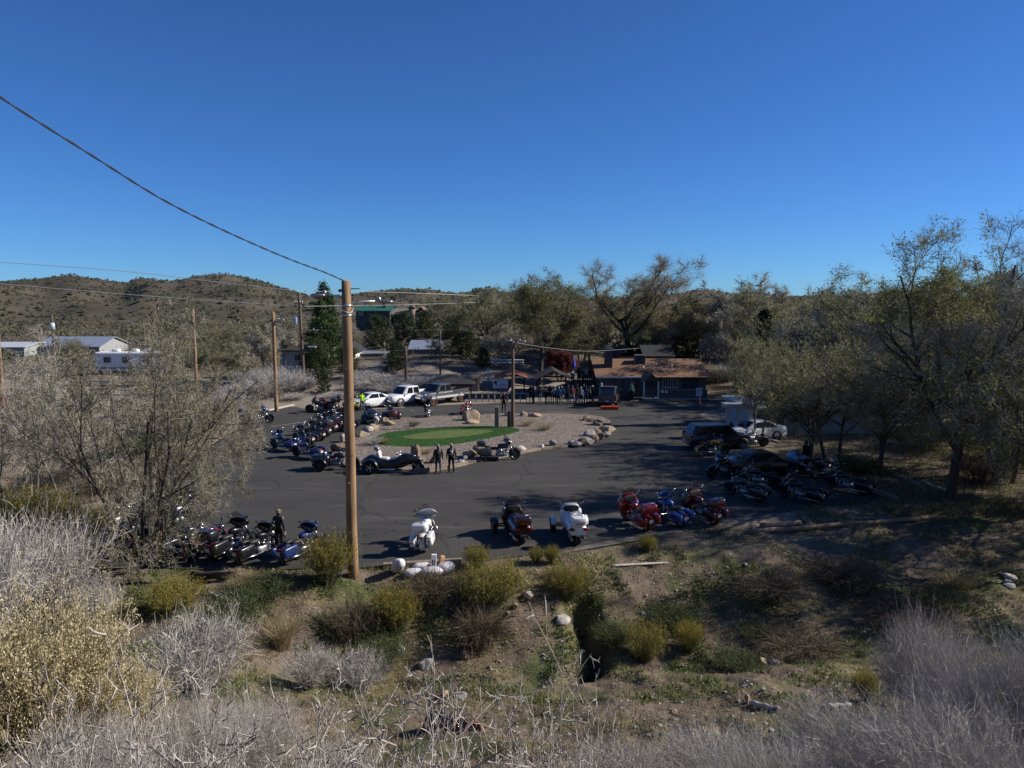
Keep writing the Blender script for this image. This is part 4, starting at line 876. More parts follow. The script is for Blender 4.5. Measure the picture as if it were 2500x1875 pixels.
# --- low panelled barrier, truss
def barrier():
    y = 76.6; bl = mat('blue_grey_paint', (0.13, 0.17, 0.21), 0.7); r = empty('panel_fence', (0, 0, 0), 0, 'low blue-grey panelled fence in front of the banner', 'fence'); x0, x1 = xcol(1130, y), xcol(1286, y); n = 10; w_ = (x1 - x0) / n
    m = MB(); m.box(x0, x1, y - 0.03, y + 0.03, 0.78, 0.86); m.box(x0, x1, y - 0.03, y + 0.03, 0.22, 0.30); m.build('rail', bl, r)
    for k in range(n + 1): m = MB(); m.box(x0 + k*w_ - 0.04, x0 + k*w_ + 0.04, y - 0.045, y + 0.045, 0, 0.95 if k % 3 == 0 else 0.775); m.build('post', bl, r)
    for k in range(n): m = MB(); m.box(x0 + k*w_ + 0.06, x0 + (k+1)*w_ - 0.06, y - 0.012, y + 0.012, 0.303, 0.777); m.build('panel', mat('navy_panel', (0.03, 0.04, 0.055), 0.7), r)
barrier()
def truss(p, q, s, label, n):
    p, q = Vector(p), Vector(q); d = (q - p).normalized(); a = d.cross(Vector((0, 1, 0))).normalized() * s; b = Vector((0, s, 0)); m = MB()
    for o in (Vector((0,0,0)), a, b, a + b): m.tube([p + o, q + o], 0.03, 5)
    r = m.build('truss', WHITEP); tag(r, label, 'truss')
    L_ = (q - p).length
    for k in range(n):
        m = MB(); t0, t1 = p + d * L_ * k / n, p + d * L_ * (k + 1) / n; m.tube([t0, t1 + a] if k % 2 else [t0 + a, t1], 0.02, 4); m.tube([t0 + b, t1 + a + b] if k % 2 else [t0 + a + b, t1 + b], 0.02, 4); m.build('lattice_rod', WHITEP, r)
truss((xcol(1197, 88), 88, zrow(886, 88)), (xcol(1279, 88), 88, zrow(886, 88)), 0.35, 'white lattice truss beam spanning above the red roof', 12)
truss((xcol(1196, 87), 87, 0.3), (xcol(1196, 87), 87, zrow(900, 87)), 0.3, 'white lattice truss tower standing left of the banner', 10)
# --- houses and sheds beyond
def house(name, label, cat, u0, u1, y, dep, row_e, row_r, wm, rm, ridge='x', wins=(), row_b=None, over=0.4, chim=None, door=None):
    x0, x1 = xcol(u0, y), xcol(u1, y); ze, zr = zrow(row_e, y), zrow(row_r, y + (dep / 2 if ridge == 'x' else 0)); zb = min(zt1((x0 + x1) / 2, y), zt1(x0, y), zt1(x1, y)) - 0.4
    r = empty(name, (0, 0, 0), 0, label, cat); m = MB(); m.box(x0, x1, y, y + dep, zb, ze)
    if ridge == 'y': xc = (x0 + x1) / 2; m.add([(x0, y, ze), (x1, y, ze), (xc, y, zr), (x0, y + dep, ze), (x1, y + dep, ze), (xc, y + dep, zr)], [(0,1,2),(4,3,5)])
    else: yc = y + dep / 2; m.add([(x0, y, ze), (x0, y + dep, ze), (x0, yc, zr), (x1, y, ze), (x1, y + dep, ze), (x1, yc, zr)], [(0,2,1),(3,4,5)])
    m.build('wall', wm, r); rf = gable_roof(r, x0, x1, y, y + dep, ze, zr, rm, over, ridge, 0.12)
    for a, b, v0, v1 in wins: window(r, xcol(a, y), xcol(b, y), zrow(v1, y), zrow(v0, y), y - 0.003)
    if chim:
        a, b, v = chim; m = MB(); m.box(xcol(a, y), xcol(b, y), y + dep*0.3, y + dep*0.3 + 0.9, ze, zrow(v, y + 1)); m.build('chimney', BRICK, rf)
    if door:
        a, b, v = door; m = MB(); m.box(xcol(a, y), xcol(b, y), y - 0.05, y - 0.003, zt1(xcol(a, y), y) - 0.1, zrow(v, y)); m.build('door', mat('green_door', (0.25, 0.42, 0.33), 0.7), r)
    return r
house('cottage', 'cream cottage with dark roof on the rise behind a dark utility pole', 'house', 684, 800, 97, 8, 856, 838, CREAM, DARKROOF, 'x', ((720,733,866,880),(745,757,866,880),(765,776,866,880)), door=(686, 696, 864))
house('cottage', 'white gable end of a cottage partly behind the tall conifer', 'house', 818, 862, 99, 7, 857, 841, CREAM, DARKROOF, 'y', ())
house('outbuilding', 'low grey-blue flat shed on the rise behind the white car', 'shed', 872, 935, 104, 5, 864, 860, mat('slate_wall', (0.11, 0.13, 0.17), 0.8), GALV, 'x', ())
house('outbuilding', 'blue-grey shed with pale metal roof on the rise above the pickup trucks', 'shed', 1003, 1082, 106, 7, 852, 832, mat('blue_grey_siding', (0.17, 0.24, 0.33), 0.8), GALV, 'x', ((1042,1055,858,863),))
house('lodge', 'dark lodge with long green metal roof high on the slope', 'house', 872, 954, 178, 9, 759, 748, mat('lodge_wall', (0.05, 0.06, 0.055), 0.8), mat('green_metal_roof', (0.025, 0.115, 0.075), 0.5, var=0.08), 'x', ((880,884,760,769),(884.6,888,760,769)), chim=(932, 940, 741))
house('house', 'grey gabled house right of the green roofed lodge', 'house', 962, 994, 180, 9, 768, 754, mat('grey_siding', (0.16, 0.155, 0.14), 0.8), mat('grey_roof', (0.17, 0.165, 0.15), 0.9), 'x', ())
def tower_house():
    y = 182; r = empty('house', (0, 0, 0), 0, 'brown house with a small round pointed tower on the slope', 'house'); x = xcol(1009, y); tan = mat('stucco_tan', (0.28, 0.2, 0.14), 0.9); br = mat('brown_roof', (0.16, 0.10, 0.07), 0.9)
    m = MB(); m.tube([(x, y, 5), (x, y, zrow(752, y))], 0.95, 14); m.build('tower', tan, r); m = MB(); m.tube([(x, y, zrow(752, y)), (x, y, zrow(743, y))], [1.2, 0.03], 14); m.build('tower_roof', br, r)
    for a, b, v0, v1 in ((1018, 1042, 762, 750), (1040, 1066, 768, 757)):
        x0, x1 = xcol(a, y), xcol(b, y); m = MB(); m.box(x0, x1, y, y + 6, 4, zrow(v0, y)); m.build('wall', tan, r); gable_roof(r, x0, x1, y, y + 6, zrow(v0, y), zrow(v1, y), br, 0.4, 'y')
tower_house()
BARN = mat('corrugated_white', (0.55, 0.57, 0.58), 0.5, 0.2, var=0.1)
house('barn', 'long metal barn with bright sheet roof beyond the dirt yard', 'barn', 92, 245, 132, 10, 846, 823, mat('barn_wall', (0.30, 0.30, 0.29), 0.8), GALV, 'x', ())
house('barn', 'low shed with bright sheet roof left of the long barn', 'barn', -30, 62, 128, 8, 848, 836, mat('barn_wall', (0.30, 0.30, 0.29), 0.8), BARN, 'x', ())
def trailer():
    y = 102.0; x0, x1 = xcol(232, y), xcol(412, y); zb = zt1(xcol(320, y), y); r = empty('travel_trailer', (0, 0, 0), 0, 'long white travel trailer with roof vents in the yard', 'trailer')
    m = MB(); m.box(x0, x1, y, y + 2.5, zb + 0.6, zrow(860, y)); m.build('body', WHITEP, r, 0.15)
    for u in (275, 322, 352): m = MB(); x = xcol(u, y); m.ell((x, y + 1.2, zrow(859, y) + 0.12), (0.55, 0.4, 0.22), 0.6); m.build('roof_vent', WHITEP, r)
    for u in (255, 300, 350): window(r, xcol(u, y), xcol(u + 16, y), zrow(885, y), zrow(872, y), y - 0.003, STEEL, 0)
    m = MB(); m.box(x0 + 0.1, x1 - 0.1, y - 0.01, y - 0.004, zb + 0.9, zb + 1.15); m.build('stripe', mat('grey_stripe', (0.2, 0.2, 0.22), 0.6), r)
    ms = wheel_meshes(0.36, 0.22, 0.22)
    for x in (x0 + 4.5, x0 + 5.4): put_wheel(r, (x, y + 0.12, zb + 0.36), ms, STEEL)
    m = MB(); m.box(x0 + 0.2, x1 - 0.2, y + 0.3, y + 2.2, zb + 0.35, zb + 0.597); m.build('chassis', BLACKP, r)
trailer()
def rail_fence(pts, mt, label, rails=3, h=1.3, name='rail_fence', post=0.06):
    r = empty(name, (0, 0, 0), 0, label, 'fence')
    for i, (x, y) in enumerate(pts):
        z = zt1(x, y); m = MB(); m.tube([(x, y, z - 0.2), (x, y, z + h)], post, 7); m.build('post', mt, r)
        if i:
            x0, y0 = pts[i - 1]; z0 = zt1(x0, y0)
            for k in range(rails): hh = h * (k + 0.7) / rails; m = MB(); m.tube([(x0, y0, z0 + hh), (x, y, z + hh)], post * 0.75, 6); m.build('rail', mt, r)
rail_fence([(xcol(u, 84), 84 + 0.01 * (u - 190)) for u in range(190, 345, 25)], DARKWOOD, 'dark wooden rail fence along the far side of the dirt yard')
rail_fence([(xcol(u, 68), 68) for u in range(-40, 85, 24)], mat('red_pipe', (0.3, 0.04, 0.035), 0.6), 'red pipe corral fence at the edge of the dirt yard', 4, 1.5)
rail_fence([(xcol(u, 57), 57) for u in range(-30, 150, 34)], mat('ochre_board', (0.42, 0.2, 0.04), 0.7), 'ochre board corral fence behind the thin bare trees', 2, 1.0)
# --- white building under the right-hand trees
def right_building():
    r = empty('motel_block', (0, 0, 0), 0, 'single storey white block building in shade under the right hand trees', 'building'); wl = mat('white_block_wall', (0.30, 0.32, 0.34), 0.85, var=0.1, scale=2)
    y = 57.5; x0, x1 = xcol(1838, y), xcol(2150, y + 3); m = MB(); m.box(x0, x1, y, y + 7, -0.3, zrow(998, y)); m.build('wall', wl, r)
    m = MB(); m.box(x0 - 0.35, x1 + 0.3, y - 0.5, y + 7.3, zrow(998, y) + 0.003, zrow(998, y) + 0.14); m.build('roof', GALV, r)
    for a, b, v0, v1, nm in ((1853,1868,1012,1062,'door'),(1902,1918,1012,1064,'door')):
        m = MB(); m.box(xcol(a, y), xcol(b, y), y - 0.05, y - 0.003, 0, zrow(v0, y)); m.build('door', mat('dark_door', (0.06, 0.05, 0.045), 0.7), r)
    for a, b in ((1874, 1894), (1935, 1965), (1990, 2025)): window(r, xcol(a, y), xcol(b, y), 1.0, 1.9, y - 0.003, DARKWOOD, 1)
    # open porch frame in front of the corner
    yp = 56.0; px = [xcol(u, yp) for u in (1781, 1808, 1836)]
    for x in px: m = MB(); m.box(x - 0.13, x + 0.13, yp - 0.13, yp + 0.13, -0.1, zrow(986, yp) - 0.3); m.build('porch_post', wl, r)
    m = MB(); m.box(px[0] - 0.3, px[-1] + 0.3, yp - 0.2, yp + 0.9, zrow(986, yp) - 0.297, zrow(986, yp)); m.build('porch_beam', wl, r)
    m = MB(); m.box(px[0], px[-1], yp - 0.04, yp + 0.04, 1.2, 1.28); m.build('porch_rail', wl, r)
right_building()
def barrel(u, v, label):
    p = G(u, v); m = MB(); m.lathe([(0.001, 0), (0.28, 0), (0.29, 0.02), (0.28, 0.3), (0.295, 0.32), (0.28, 0.34), (0.28, 0.6), (0.295, 0.62), (0.28, 0.64), (0.28, 0.88), (0.26, 0.9), (0.001, 0.88)], 16)
    o = m.build('trash_barrel', mat('rusty_brown', (0.11, 0.05, 0.03), 0.8, var=0.3)); o.location = p; tag(o, label, 'barrel')
barrel(1778, 1056, 'rusty brown barrel beside the white porch posts')
# ------------------------------------------------------------------ poles and wires
POLEW = wood_mat('pole_wood', (0.14, 0.078, 0.036), (0.38, 0.24, 0.125), 0.85, 0.05, 10)
POLED = wood_mat('old_pole_wood', (0.085, 0.055, 0.04), (0.17, 0.115, 0.085), 0.9, 0.05, 10)
def pole(name, label, x, y, zb, ztop, r0, r1, mt, cat='utility pole', lean=0.0, group=None):
    r = empty(name, (x, y, zb), 0, label, cat, group); h = ztop - zb; m = MB(); n = 9
    m.tube([(lean * k / n + 0.008 * math.sin(k * 2.1), 0.006 * math.cos(k * 1.3), -0.6 + (h + 0.6) * k / n) for k in range(n + 1)], [r0 + (r1 - r0) * k / n for k in range(n + 1)], 18); m.build('shaft', mt, r); return r, h
def street_lamp(r, z, dx, s, long=1.2):
    m = MB(); m.tube([(s*0.1, 0, z), (s*0.5, dx, z + 0.12), (s*long, dx*2, z + 0.14)], 0.03, 6); a = m.build('lamp_arm', GALV, r)
    m = MB(); m.ell((s*(long + 0.22), dx*2, z + 0.11), (0.28, 0.13, 0.07), 0.8); m.ell((s*(long - 0.02), dx*2, z + 0.2), (0.08, 0.08, 0.1)); m.build('lamp_head', STEEL, a)
# near pole: base beside the sandbags
P0 = T(862, 1408); PT = zrow(686, P0.y)
r0, h0 = pole('utility_pole', 'tall tan wooden pole with two lamp heads rising beside the white bags', P0.x, P0.y, P0.z, PT, 0.205, 0.165, POLEW)
street_lamp(r0, h0 - 0.62, -0.12, -1, 0.75); street_lamp(r0, h0 - 0.85, 0.25, 1, 1.1)
m = MB(); m.tube([(0.1, 0, h0 - 0.28), (0.5, 0, h0 - 0.27)], 0.02, 6); m.tube([(-0.1, 0, h0 - 0.33), (-0.28, 0, h0 - 0.35)], 0.05, 8); m.build('bolt', BLACKP, r0)
m = MB(); m.tube([(-0.25, -0.05, h0 - 0.7), (-0.2, -0.2, h0 - 1.0), (0, -0.24, h0 - 1.1), (0.19, -0.12, h0 - 1.15), (0.24, 0, h0 - 0.95)], 0.014, 6); m.build('conduit_wire', GALV, r0)
m = MB(); m.lathe([(0.178, 0), (0.186, 0), (0.186, 0.05), (0.178, 0.05)], 18, None, (0, 0, h0 - 0.9)); m.lathe([(0.178, 0), (0.186, 0), (0.186, 0.05), (0.178, 0.05)], 18, None, (0, 0, h0 - 1.25)); m.build('band', GALV, r0)
for k in range(14):
    m = MB(); zz = 1.0 + k * 0.62 + 0.2 * math.sin(k * 3.7); a = -0.4 + 1.3 * math.sin(k * 2.3); m.tube([(0.17*math.sin(a), -0.17*math.cos(a), zz), (0.23*math.sin(a), -0.23*math.cos(a), zz)], 0.012, 5); m.build('nail', GALV, r0)
pg = G(675, 1004); rA, hA = pole('utility_pole', 'reddish wooden pole with a short lamp arm at the kerb', pg.x, pg.y, 0, zrow(761, pg.y), 0.19, 0.15, POLEW); street_lamp(rA, hA - 0.85, 0.0, 1, 0.5)
m = MB(); m.box(-0.06, 0.06, -0.2, -0.185, 1.4, 1.55); m.build('tag_plate', WHITEP, rA)
xb, yb_ = xcol(742, 84), 84; rB, hB = pole('power_pole', 'dark power pole with crossarm and grey transformer drum', xb, yb_, zt1(xb, yb_), zrow(713, yb_), 0.2, 0.14, POLED, lean=-0.3)
m = MB(); m.bar((-1.0, 0.6, hB - 1.2), (0.25, -0.6, hB - 1.2), 0.1, 0.12); m.bar((-0.75, 0.35, hB - 1.25), (-0.3, 0, hB - 1.9), 0.05, 0.05); m.bar((0.1, -0.4, hB - 1.25), (-0.28, 0, hB - 1.9), 0.05, 0.05); ca = m.build('crossarm', POLEW, rB)
for t in (0.05, 0.3, 0.7, 0.95): m = MB(); m.lathe([(0.03, 0), (0.06, 0.04), (0.04, 0.09), (0.055, 0.13), (0.02, 0.2)], 8, None, (-1.0 + 1.25*t, 0.6 - 1.2*t, hB - 1.14)); m.build('insulator', WHITEP, ca)
m = MB(); m.lathe([(0.001, 0), (0.26, 0.02), (0.28, 0.1), (0.28, 0.8), (0.24, 0.88), (0.001, 0.9)], 16, None, (-0.72, 0, hB - 3.6)); m.tube([(-0.72, 0, hB - 2.72), (-0.72, 0, hB - 2.4)], 0.04, 6); m.build('transformer', mat('transformer_grey', (0.42, 0.45, 0.48), 0.5), rB)
street_lamp(rB, hB - 4.3, 0, 1, 1.2)
m = MB(); m.box(0.5, 1.4, -0.1, 0.1, hB - 6.1, hB - 5.95); m.build('sign_plate', WHITEP, rB)
for u, v0, v1, y, mt, lab, rr in ((478,755,930,72,POLEW,'slim tan pole standing in the yard behind the leafy left tree',0.16),(135,768,900,96,POLED,'weathered pole with drum transformer by the metal barn',0.16),(1,768,1000,60,POLEW,'tan pole at the edge of the yard by the red corral',0.17),(991,846,975,82,POLED,'dark service pole behind the white pickup',0.2),(1075,806,940,90,POLED,'thin dark pole behind the hipped pavilion',0.12)):
    x = xcol(u, y); zb = zt1(x, y); rr_, hh_ = pole('utility_pole', lab, x, y, zb, zrow(v0, y), rr, rr * 0.75, mt)
    if u == 135: m = MB(); m.lathe([(0.001, 0), (0.3, 0), (0.3, 0.85), (0.001, 0.9)], 14, None, (0.15, -0.3, hh_ - 1.9)); m.build('transformer', mat('transformer_grey', (0.42, 0.45, 0.48), 0.5), rr_)
    if u == 991: m = MB(); m.box(-0.22, 0.22, -0.28, -0.21, 0.35, 0.9); m.build('meter_box', WHITEP, rr_)
pl = G(1252, 1042, 0.16); rL, hL = pole('lamp_post', 'grey wooden lamp post with curved twin arms on the gravel island', pl.x, pl.y, 0.16, zrow(832, pl.y), 0.16, 0.11, POLED, 'lamp post')
street_lamp(rL, hL - 0.15, 0.0, 1, 0.55); street_lamp(rL, hL - 0.1, 0.0, -1, 0.15)
for u, v0, v1, wd, mt, lab in ((1213, 993, 1044, 0.17, TIE, 'short pale square post standing by the turf'), (1243, 1003, 1043, 0.15, POLED, 'short dark square post close against the lamp post')):
    p = G(u, v1, 0.16); m = MB(); m.box(-wd, wd, -wd, wd, -0.1, zrow(v0, p.y) - 0.16); o = m.build('post', mt, bevel=0.015); o.location = p; tag(o, lab, 'post')
x = xcol(1850, 150); rF, hF = pole('utility_pole', 'dark pole with short crossarm on the skyline above the bare trees', x, 150, zt1(x, 150), zrow(690, 150), 0.3, 0.24, POLED); m = MB(); m.bar((-1.2, 0, hF - 0.6), (0.2, 0, hF - 0.6), 0.15, 0.2); m.build('crossarm', POLED, rF)

WIREM = mat('pale_cable', (0.45, 0.44, 0.42), 0.5, 0.3); WIRED = mat('black_cable', (0.012, 0.012, 0.013), 0.6)
def plan_curve(pts, p, q):
    """pixels of a cable -> 3D, the cable hanging in the vertical plane through p and q"""
    out = []
    for u, v in pts:
        d = ray(u, v); a = np.array([[d.x, -(q.x - p.x)], [d.y, -(q.y - p.y)]]); t, s = np.linalg.solve(a, np.array([p.x, p.y])); out.append(Vector((d.x * t, d.y * t, CAMZ + d.z * t)))
    return out
def resample(P, n):
    """smooth Catmull-Rom"""
    out = []
    for i in range(len(P) - 1):
        a, b, c, d = P[max(i - 1, 0)], P[i], P[i + 1], P[min(i + 2, len(P) - 1)]
        for k in range(n):
            t = k / n; out.append(0.5 * ((2*b) + (c - a)*t + (2*a - 5*b + 4*c - d)*t*t + (3*b - a - 3*c + d)*t**3))
    return out + [P[-1]]
def cable(pts, rad, mt, label, twist=0):
    if twist:
        m = MB(); C = resample(pts, 60); L_ = 0; 
        for s in range(2):
            S = []; acc = 0
            for i, c in enumerate(C):
                if i: acc += (c - C[i-1]).length
                a = acc * 5.5 + s * math.pi; S.append(c + Vector((0.0, math.cos(a) * 0.015, math.sin(a) * 0.015)))
            m.tube(S, rad, 5)
    else: m = MB(); m.tube(resample(pts, 12), rad, 5)
    tag(m.build('cable', mt), label, 'cable')
pt = Vector((P0.x - 0.1, P0.y, 0)); pe = A(-260, 90, 13.5)
cable(plan_curve([(-260,60),(-120,152),(0,237),(110,308),(220,377),(400,489),(560,569),(700,630),(790,664),(845,688)], pt, pe), 0.014, WIRED, 'thick twisted black cable sagging down to the tall tan pole', 1)
cable([Vector((P0.x + 0.15, P0.y, PT - 0.8)), A(900, 742, 44), A(935, 792, 62)], 0.018, WIRED, 'black drop cable running from the tall tan pole into the trees')
pb = Vector((xb - 0.3, yb_, 0))
cable(plan_curve([(-300,620),(0,640),(300,662),(500,685),(730,711)], pb, A(-300, 620, 75)) , 0.03, WIREM, 'upper pale wire reaching the top of the dark power pole')
cable(plan_curve([(-300,670),(0,693),(250,714),(500,733),(738,748)], pb, A(-300, 670, 75)), 0.035, WIREM, 'lower pale wire reaching the dark power pole')
cable([A(742, 712, 84), A(880, 712, 88), A(1020, 716, 93), A(1170, 722, 100)], 0.025, WIREM, 'upper pale wire leaving the power pole above the far hill')
cable([A(740, 748, 84), A(870, 746, 88), A(1000, 744, 92), A(1180, 738, 98)], 0.03, WIREM, 'lower pale wire leaving the power pole past the lodge')
cable([A(640, 815, 84), A(742, 805, 84), A(990, 806, 86), A(1110, 804, 92)], 0.022, WIRED, 'thin dark wire strung between the poles below the lodge')
cable([Vector((pl.x + 0.3, pl.y, hL)), A(1330, 848, 70), A(1420, 857, 76), A(1490, 855, 81), A(1560, 850, 90)], 0.012, WIREM, 'pale wire strung from the lamp post past the chimney')
cable([A(880, 850, 97), A(920, 856, 90), A(990, 855, 82)], 0.018, WIREM, 'pale service wire from the cottage to the dark service pole')
# ------------------------------------------------------------------ vehicles placed
WHITE = paint('white', (0.78, 0.78, 0.77)); BLK = paint('black', (0.008, 0.008, 0.01)); NAVYB = paint('midnight', (0.012, 0.016, 0.028)); GREYV = paint('gunmetal', (0.10, 0.10, 0.105), 0.3)
def at(u, v): return G(u, v, 0.0)
car('coupe', 'white two-door coupe parked beside the person in the yellow jacket', 'car', at(905, 994), 222, COUPE, WHITE)
pickup('clean white pickup truck with chrome grille', at(1000, 986), 228, WHITE)
pickup('lifted grey pickup truck with pale roof and lower sides', at(1078, 984), 228, GREYV, 0.16, mat('rusty_rim', (0.22, 0.09, 0.06), 0.5), mat('silver_stripe', (0.5, 0.5, 0.5), 0.4))
for o in bpy.data.objects:
    pass
rv = car('suv', 'boxy dark SUV backed up to the crowd with open tailgate', 'suv', at(1487, 986), 78, BOXY, paint('dark_grey', (0.06, 0.065, 0.07)))
m = MB(); m.bar((-2.15, 0, 1.75), (-2.95, 0, 2.0), 1.5, 0.06); m.build('tailgate', BLK, rv)
car('suv', 'black estate-style SUV parked beside the yellow motorcycle', 'suv', at(1752, 1092), 8, SUV, NAVYB, CHROME)
car('sedan', 'white sedan with sunroof tucked behind the black SUV', 'car', at(1840, 1072), 196, SEDAN, WHITE)
car('sedan', 'black sedan in shade between the parked motorcycles', 'car', at(1858, 1156), 12, dict(SEDAN, W=1.85), BLK)
# ------------------------------------------------------------------ motorcycles placed
BLUE = paint('blue', (0.006, 0.02, 0.11)); BLUEB = paint('bright_blue', (0.009, 0.055, 0.25)); RED = paint('red', (0.20, 0.008, 0.01)); DRED = paint('maroon', (0.05, 0.008, 0.01)); SILV = paint('silver', (0.35, 0.36, 0.38), 0.6); YEL = paint('yellow', (0.6, 0.30, 0.01)); OLIVE = paint('olive_gold', (0.16, 0.14, 0.02)); PBLUE = paint('pale_blue', (0.20, 0.30, 0.48)); CRIM = paint('crimson', (0.30, 0.012, 0.015)); GR = paint('slate', (0.035, 0.038, 0.042), 0.3); PURP = paint('ice', (0.50, 0.50, 0.58), 0.3)
BK = [
 # kind, u, v, heading, paint, label, group
 ('bagger',745,1362,60,BLUE,'blue bagger nearest the flowering bush with its fairing turned away',None),
 ('bagger',640,1362,62,BLK,'black bagger beside the standing rider in black leather',None),
 ('tourer',575,1352,66,BLK,'black touring motorcycle between the black bagger and the drooping branches',None),
 ('cruiser',515,1352,62,CRIM,'red cruiser glimpsed through the drooping branches',None),
 ('cruiser_screen',462,1348,58,NAVYB,'midnight cruiser glimpsed through the leafy left tree',None),
 ('dresser',395,1338,60,GR,'slate dresser behind the trunk of the leafy left tree',None),
 ('tourer',305,1352,205,BLK,'black touring motorcycle at the foot of the leafy left tree',None),
 ('bagger',285,1290,60,GR,'slate bagger deep behind the leafy left tree',None),
 ('cruiser',375,1268,65,NAVYB,'midnight blue cruiser deep behind the leafy left tree',None),
 ('bagger',440,1262,65,BLK,'black bagger deep behind the leafy left tree',None),
 ('tourer',1047,1330,86,WHITE,'white touring motorcycle with square trunk and saddlebags',None),
 ('spyder',1258,1312,104,paint('dark_cherry', (0.022, 0.007, 0.007)),'dark cherry three-wheeler with trunk beside the white one',None),
 ('spyder',1398,1312,96,WHITE,'white three-wheeler with two front wheels seen from behind',None),
 ('dresser',1553,1282,112,RED,'bright red dresser with a blue helmet on its seat',None),
 ('bagger',1640,1274,110,BLUEB,'bright blue bagger between the two red dressers',None),
 ('dresser',1712,1268,114,DRED,'maroon dresser parked right of the bright blue bagger',None),
 ('cruiser_screen',1818,1216,126,GR,'grey cruiser with windscreen next to the maroon dresser',None),
 ('bagger',1952,1222,128,BLK,'black bagger in tree shade with a chrome tail',None),
 ('bagger',2068,1200,128,BLK,'black bagger at the end of the row by the timber kerb',None),
 ('tourer',1768,1164,205,BLK,'black tourer in front of the black sedan nose',None),
 ('naked',1742,1112,18,YEL,'yellow naked motorcycle beside the black SUV',None),
 ('sport',1962,1152,160,PBLUE,'pale blue fully faired sport motorcycle beside the black sedan tail',None),
 ('cruiser',1850,1188,150,BLK,'black cruiser tucked beside the black sedan flank',None),
 ('cruiser',1836,1092,195,SILV,'silver cruiser between the black SUV and the black sedan',None),
 ('cruiser',2020,1164,20,GR,'grey cruiser with silver exhaust behind the sport motorcycle',None),
 ('bagger',692,1098,146,BLUE,'blue bagger heading the row along the island with a helmet on it',None),
 ('bagger',750,1117,152,paint('deep_blue', (0.012, 0.02, 0.10)),'deep blue bagger with white tail plates at the row end',None),
 ('bagger',742,1084,138,NAVYB,'midnight bagger third in the island row',None),
 ('bagger',770,1072,136,BLK,'black bagger packed tightly in the row along the island','black baggers packed along the island'),
 ('tourer',784,1062,136,GR,'slate tourer packed in the row along the island',None),
 ('tourer',800,1053,136,BLK,'black tourer packed in the row along the island',None),
 ('bagger',815,1046,136,BLK,'black bagger packed tightly in the row along the island','black baggers packed along the island'),
 ('tourer',835,1040,134,GR,'slate tourer beside the crouching person',None),
 ('bagger',848,1048,130,BLK,'black bagger half hidden by the tall tan pole',None),
 ('trike',900,1030,115,paint('steel_blue', (0.03, 0.045, 0.075), 0.3),'steel blue touring trike by the island boulders',None),
 ('trike_open',952,1024,108,paint('wine', (0.05, 0.008, 0.01)),'wine red open trike with upright helmet beside the boulders',None),
 ('chopper',1046,1019,88,BLK,'lone black cruiser with high handlebar at the back of the island',None),
 ('cruiser',1142,1010,70,CRIM,'small red cruiser behind the large tan boulder',None),
 ('tourer',782,1007,195,BLK,'black tourer with bright lamp near the reddish pole',None),
 ('trike',818,1002,30,DRED,'maroon trike at the far edge of the lot',None),
 ('trike',858,1000,100,OLIVE,'olive gold trike half hidden by the tall tan pole',None),
 ('tourer',630,1034,20,BLUE,'blue tourer parked alone by the kerb under the leafy left tree',None),
 ('trike_open',822,1146,0,BLK,'black open trike with a grey helmet half behind the tall tan pole',None),
 ('tourer',1222,1124,12,GR,'slate tourer at the island rim facing along it',None),
]
for kind, u, v, hd, col, lab, grp in BK:
    bike(kind, at(u, v), hd, col, lab, grp, scale=1.1 if kind not in ('dresser', 'tourer', 'spyder') else 1.15)
